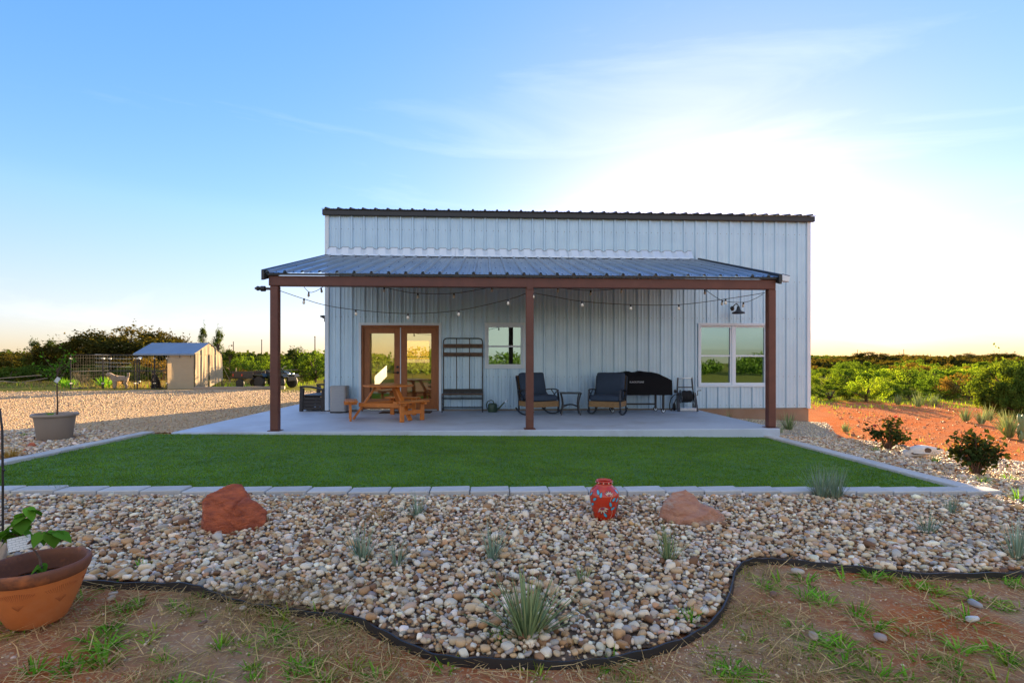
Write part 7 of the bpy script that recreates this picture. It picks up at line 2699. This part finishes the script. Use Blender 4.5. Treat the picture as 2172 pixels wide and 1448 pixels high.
vs_ = [(0.0, 0, 0.34), (0.10, 0, 0.48), (0.17, 0, 0.60), (0.20, 0, 0.72), (0.27, 0, 0.76), (0.37, 0, 0.72), (-0.12, 0, 0.17), (-0.22, 0, 0.09), (-0.38, 0.05, 0.04), (-0.52, 0.12, 0.03),
       (0.16, 0.09, 0.42), (0.18, 0.09, 0.22), (0.19, 0.09, 0.03), (0.25, 0.09, 0.02), (0.16, -0.09, 0.42), (0.18, -0.09, 0.22), (0.19, -0.09, 0.03), (0.25, -0.09, 0.02),
       (-0.02, 0.14, 0.20), (0.06, 0.15, 0.14), (-0.04, 0.15, 0.04), (0.08, 0.15, 0.025), (-0.02, -0.14, 0.20), (0.06, -0.15, 0.14), (-0.04, -0.15, 0.04), (0.08, -0.15, 0.025)]
es_ = [(0, 1), (1, 2), (2, 3), (3, 4), (4, 5), (0, 6), (6, 7), (7, 8), (8, 9), (1, 10), (10, 11), (11, 12), (12, 13), (1, 14), (14, 15), (15, 16), (16, 17), (6, 18), (18, 19), (19, 20), (20, 21), (6, 22), (22, 23), (23, 24), (24, 25)]
rd = [0.14, 0.14, 0.10, 0.085, 0.085, 0.042, 0.14, 0.07, 0.05, 0.03, .06, .045, .035, .03, .06, .045, .035, .03, .09, .075, .04, .035, .09, .075, .04, .035]
skin_body('body', vs_, es_, rd, M['dark_coat'], dog2)
MB().sphere((0.185, 0, 0.50), 0.10, 10, 8, (0.7, 0.9, 1.5)).build('chest_fur', M['tan_coat'], dog2, smooth=True)
MB().sphere((0.335, 0, 0.725), 0.05, 10, 8, (1.2, 0.95, 0.8)).build('muzzle', M['tan_coat'], dog2, smooth=True)
for sy in (-1, 1):
    MB().lathe([(0.04, 0), (0.028, 0.05), (0.0, 0.12)], 8, (0.19, sy * 0.06, 0.80)).build('ear', M['dark_coat'], dog2, smooth=True)
MB().sphere((0.405, 0, 0.725), 0.02, 8, 6).build('nose', M['rubber'], dog2, smooth=True)

# ---------------------------------------------------------- timbers on the ground and boards at the left
for (u0, v0, u1, v1, lb) in ((412, 827, 522, 826, 'long dark sided timber lying in front of the canvas shelter'), (520, 826, 604, 825, 'pale ended timber lying end to end with the longer one')):
    a, b = on_ground(u0, v0), on_ground(u1, v1)
    mid = (a + b) / 2
    ln = (b - a).length
    o = MB().box(-ln / 2, ln / 2, -0.12, 0.12, 0.0, 0.14).build('timber', M['lumber'], None, bevel=0.008, loc=(mid.x, mid.y, mid.z), rot=(0, 0, math.atan2(b.y - a.y, b.x - a.x)))
    tag(o, lb, 'timber')
q = on_ground(55, 815)
for (dx, dy, z, ln, rz_, ry_, lb) in ((-0.6, 0, 0.42, 2.6, 0.15, -0.09, 'upper weathered board propped on the pile at the far left'), (0.2, 0.2, 0.22, 1.9, -0.2, -0.14, 'lower weathered board sloping under the propped one at the far left'), (-0.8, -0.1, 0.16, 1.8, 0.3, 0.12, 'short weathered board lying against the pile at the far left')):
    o = MB().box(-ln / 2, ln / 2, -0.07, 0.07, -0.02, 0.02).build('board', M['lumber'], None, loc=(q.x + dx, q.y + dy, q.z + z), rot=(0, ry_, rz_))
    tag(o, lb, 'board')

# ---------------------------------------------------------- quad bike and cart
q = on_ground_at(585, 25.5)
qb = thing('quad_bike', 'dark quad bike with racks and handlebars parked past the timbers', 'quad bike', (q.x, q.y, q.z), R(-22))
M['atv_body'] = P_mat('dark_green_plastic', (0.018, 0.030, 0.018), (0.014, 0.022, 0.014), rough=0.35, scale=4)
for (x, y) in ((0.62, 0.42), (0.62, -0.42), (-0.58, 0.42), (-0.58, -0.42)):
    wh = MB().lathe([(0.14, -0.11), (0.27, -0.10), (0.305, -0.06), (0.31, 0.0), (0.305, 0.06), (0.27, 0.10), (0.14, 0.11)], 22, (0, 0, 0), 'y').build('wheel', M['rubber'], qb, smooth=True, loc=(x, y, 0.31))
    MB().lathe([(0.0, -0.09), (0.14, -0.085), (0.14, 0.085), (0.0, 0.09)], 14, (0, 0, 0), 'y').build('rim', M['chrome'], wh, smooth=True)
MB().prism([(-0.85, 0.62), (-0.80, 0.72), (-0.30, 0.70), (-0.1, 0.66), (0.15, 0.74), (0.45, 0.84), (0.75, 0.80), (0.95, 0.66), (0.92, 0.55), (0.3, 0.42), (-0.3, 0.42), (-0.80, 0.55)], -0.21, 0.21, 'xz').build('body', M['atv_body'], qb, bevel=0.03)
for (x0, x1) in ((0.25, 1.0), (-0.98, -0.22)):
    for sy in (-1, 1):
        ya, yb2 = sorted((sy * 0.20, sy * 0.56))
        MB().prism([(x0, 0.52), (x0 + 0.08, 0.68), (x1 - 0.10, 0.70), (x1, 0.56), (x1 - 0.06, 0.60), (x0 + 0.12, 0.62)], ya, yb2, 'xz').build('fender', M['atv_body'], qb, bevel=0.01)
MB().prism([(-0.55, 0.71), (-0.50, 0.83), (-0.15, 0.80), (0.15, 0.83), (0.18, 0.75), (-0.1, 0.68)], -0.15, 0.15, 'xz').build('saddle', M['rubber'], qb, bevel=0.03)
mb = MB()
for (x0, x1, z) in ((0.38, 0.98, 0.90), (-0.98, -0.45, 0.86)):
    for yy in np.linspace(-0.4, 0.4, 6):
        mb.tube([(x0, yy, z), (x1, yy, z)], 0.011, 5)
    for xx in (x0, (x0 + x1) / 2, x1):
        mb.tube([(xx, -0.42, z), (xx, 0.42, z)], 0.013, 5)
    for yy in (-0.25, 0.25):
        mb.tube([((x0 + x1) / 2, yy, z), ((x0 + x1) / 2, yy * 0.7, z - 0.18)], 0.012, 5)
mb.build('rack', M['black_metal'], qb, smooth=True, merge=False)
MB().tube([(0.30, -0.38, 1.06), (0.34, -0.22, 1.07), (0.38, -0.05, 0.98), (0.38, 0.05, 0.98), (0.34, 0.22, 1.07), (0.30, 0.38, 1.06)], 0.014, 6).tube([(0.40, 0, 0.98), (0.48, 0, 0.70)], 0.03, 6).build('handlebar', M['black_metal'], qb, smooth=True, merge=False)
for sy in (-1, 1):
    MB().sphere((0.95, sy * 0.15, 0.70), 0.06, 10, 6, (0.5, 1.3, 0.8)).build('headlight', M['chrome'], qb, smooth=True)
MB().box(0.96, 1.02, -0.28, 0.28, 0.36, 0.56).build('bumper', M['black_metal'], qb, bevel=0.01)
q = on_ground_at(528, 25.8)
ct = thing('utility_cart', 'small dark flat cart with red reflectors standing left of the quad bike', 'cart', (q.x, q.y, q.z), R(-15))
MB().box(-0.60, 0.60, -0.45, 0.45, 0.48, 0.53).build('deck', M['black_metal'], ct, bevel=0.01)
for sy in (-1, 1):
    wh = MB().lathe([(0.10, -0.07), (0.21, -0.06), (0.23, 0.0), (0.21, 0.06), (0.10, 0.07)], 18, (0, 0, 0), 'y').build('wheel', M['rubber'], ct, smooth=True, loc=(-0.1, sy * 0.50, 0.23))
    MB().lathe([(0.0, -0.06), (0.10, -0.055), (0.10, 0.055), (0.0, 0.06)], 12, (0, 0, 0), 'y').build('rim', M['chrome'], wh, smooth=True)
    ya, yb2 = sorted((sy * 0.43, sy * 0.46))
    MB().box(-0.60, 0.60, ya, yb2, 0.53, 0.82).build('side_board', M['black_metal'], ct)
    MB().box(-0.30 + sy * 0.25, -0.24 + sy * 0.25, -0.475, -0.461, 0.58, 0.70).build('reflector', P_mat('red_reflector', (0.5, 0.05, 0.03), rough=0.3), ct)
MB().tube([(0.60, 0, 0.48), (1.05, 0, 0.40)], 0.025, 6).build('tow_bar', M['black_metal'], ct, smooth=True)
MB().tube([(-0.5, -0.3, 0.53), (-0.5, -0.3, 1.0)], 0.02, 6).build('flag_pole', M['lumber'], ct, smooth=True)

# ---------------------------------------------------------- utility poles
for (u, vt, t_, lb, arm) in ((495, 724, 200, 'utility pole farthest left above the shrubs right of the shelter', True), (555, 722, 190, 'middle utility pole above the rounded shrub', False), (668, 715, 165, 'utility pole nearest the left wall of the house', False),
                             (1819, 743, 300, 'thin pole on the right skyline above the highest trees', False), (1907, 748, 310, 'shorter of two close poles on the right skyline', False), (1917, 742, 300, 'taller of two close poles on the right skyline', False), (1974, 752, 330, 'faint farthest right pole on the skyline', False)):
    p = on_ground_at(u, t_)
    top = EYE + (768 - vt) * t_ / FPX
    t = thing('utility_pole', lb, 'utility pole', p, 0)
    MB().tube([(0, 0, -0.5), (0, 0, top - p.z)], [0.20, 0.14], 8).build('shaft', M['bark'], t, smooth=True)
    if arm:
        MB().sphere((-0.6, 0, top - p.z - 1.6), 0.35, 8, 6).build('transformer', M['lumber'], t, smooth=True)
    else:
        MB().box(-0.18, 0.18, -0.18, 0.18, top - p.z, top - p.z + 0.3).build('pole_cap', M['bark'], t)
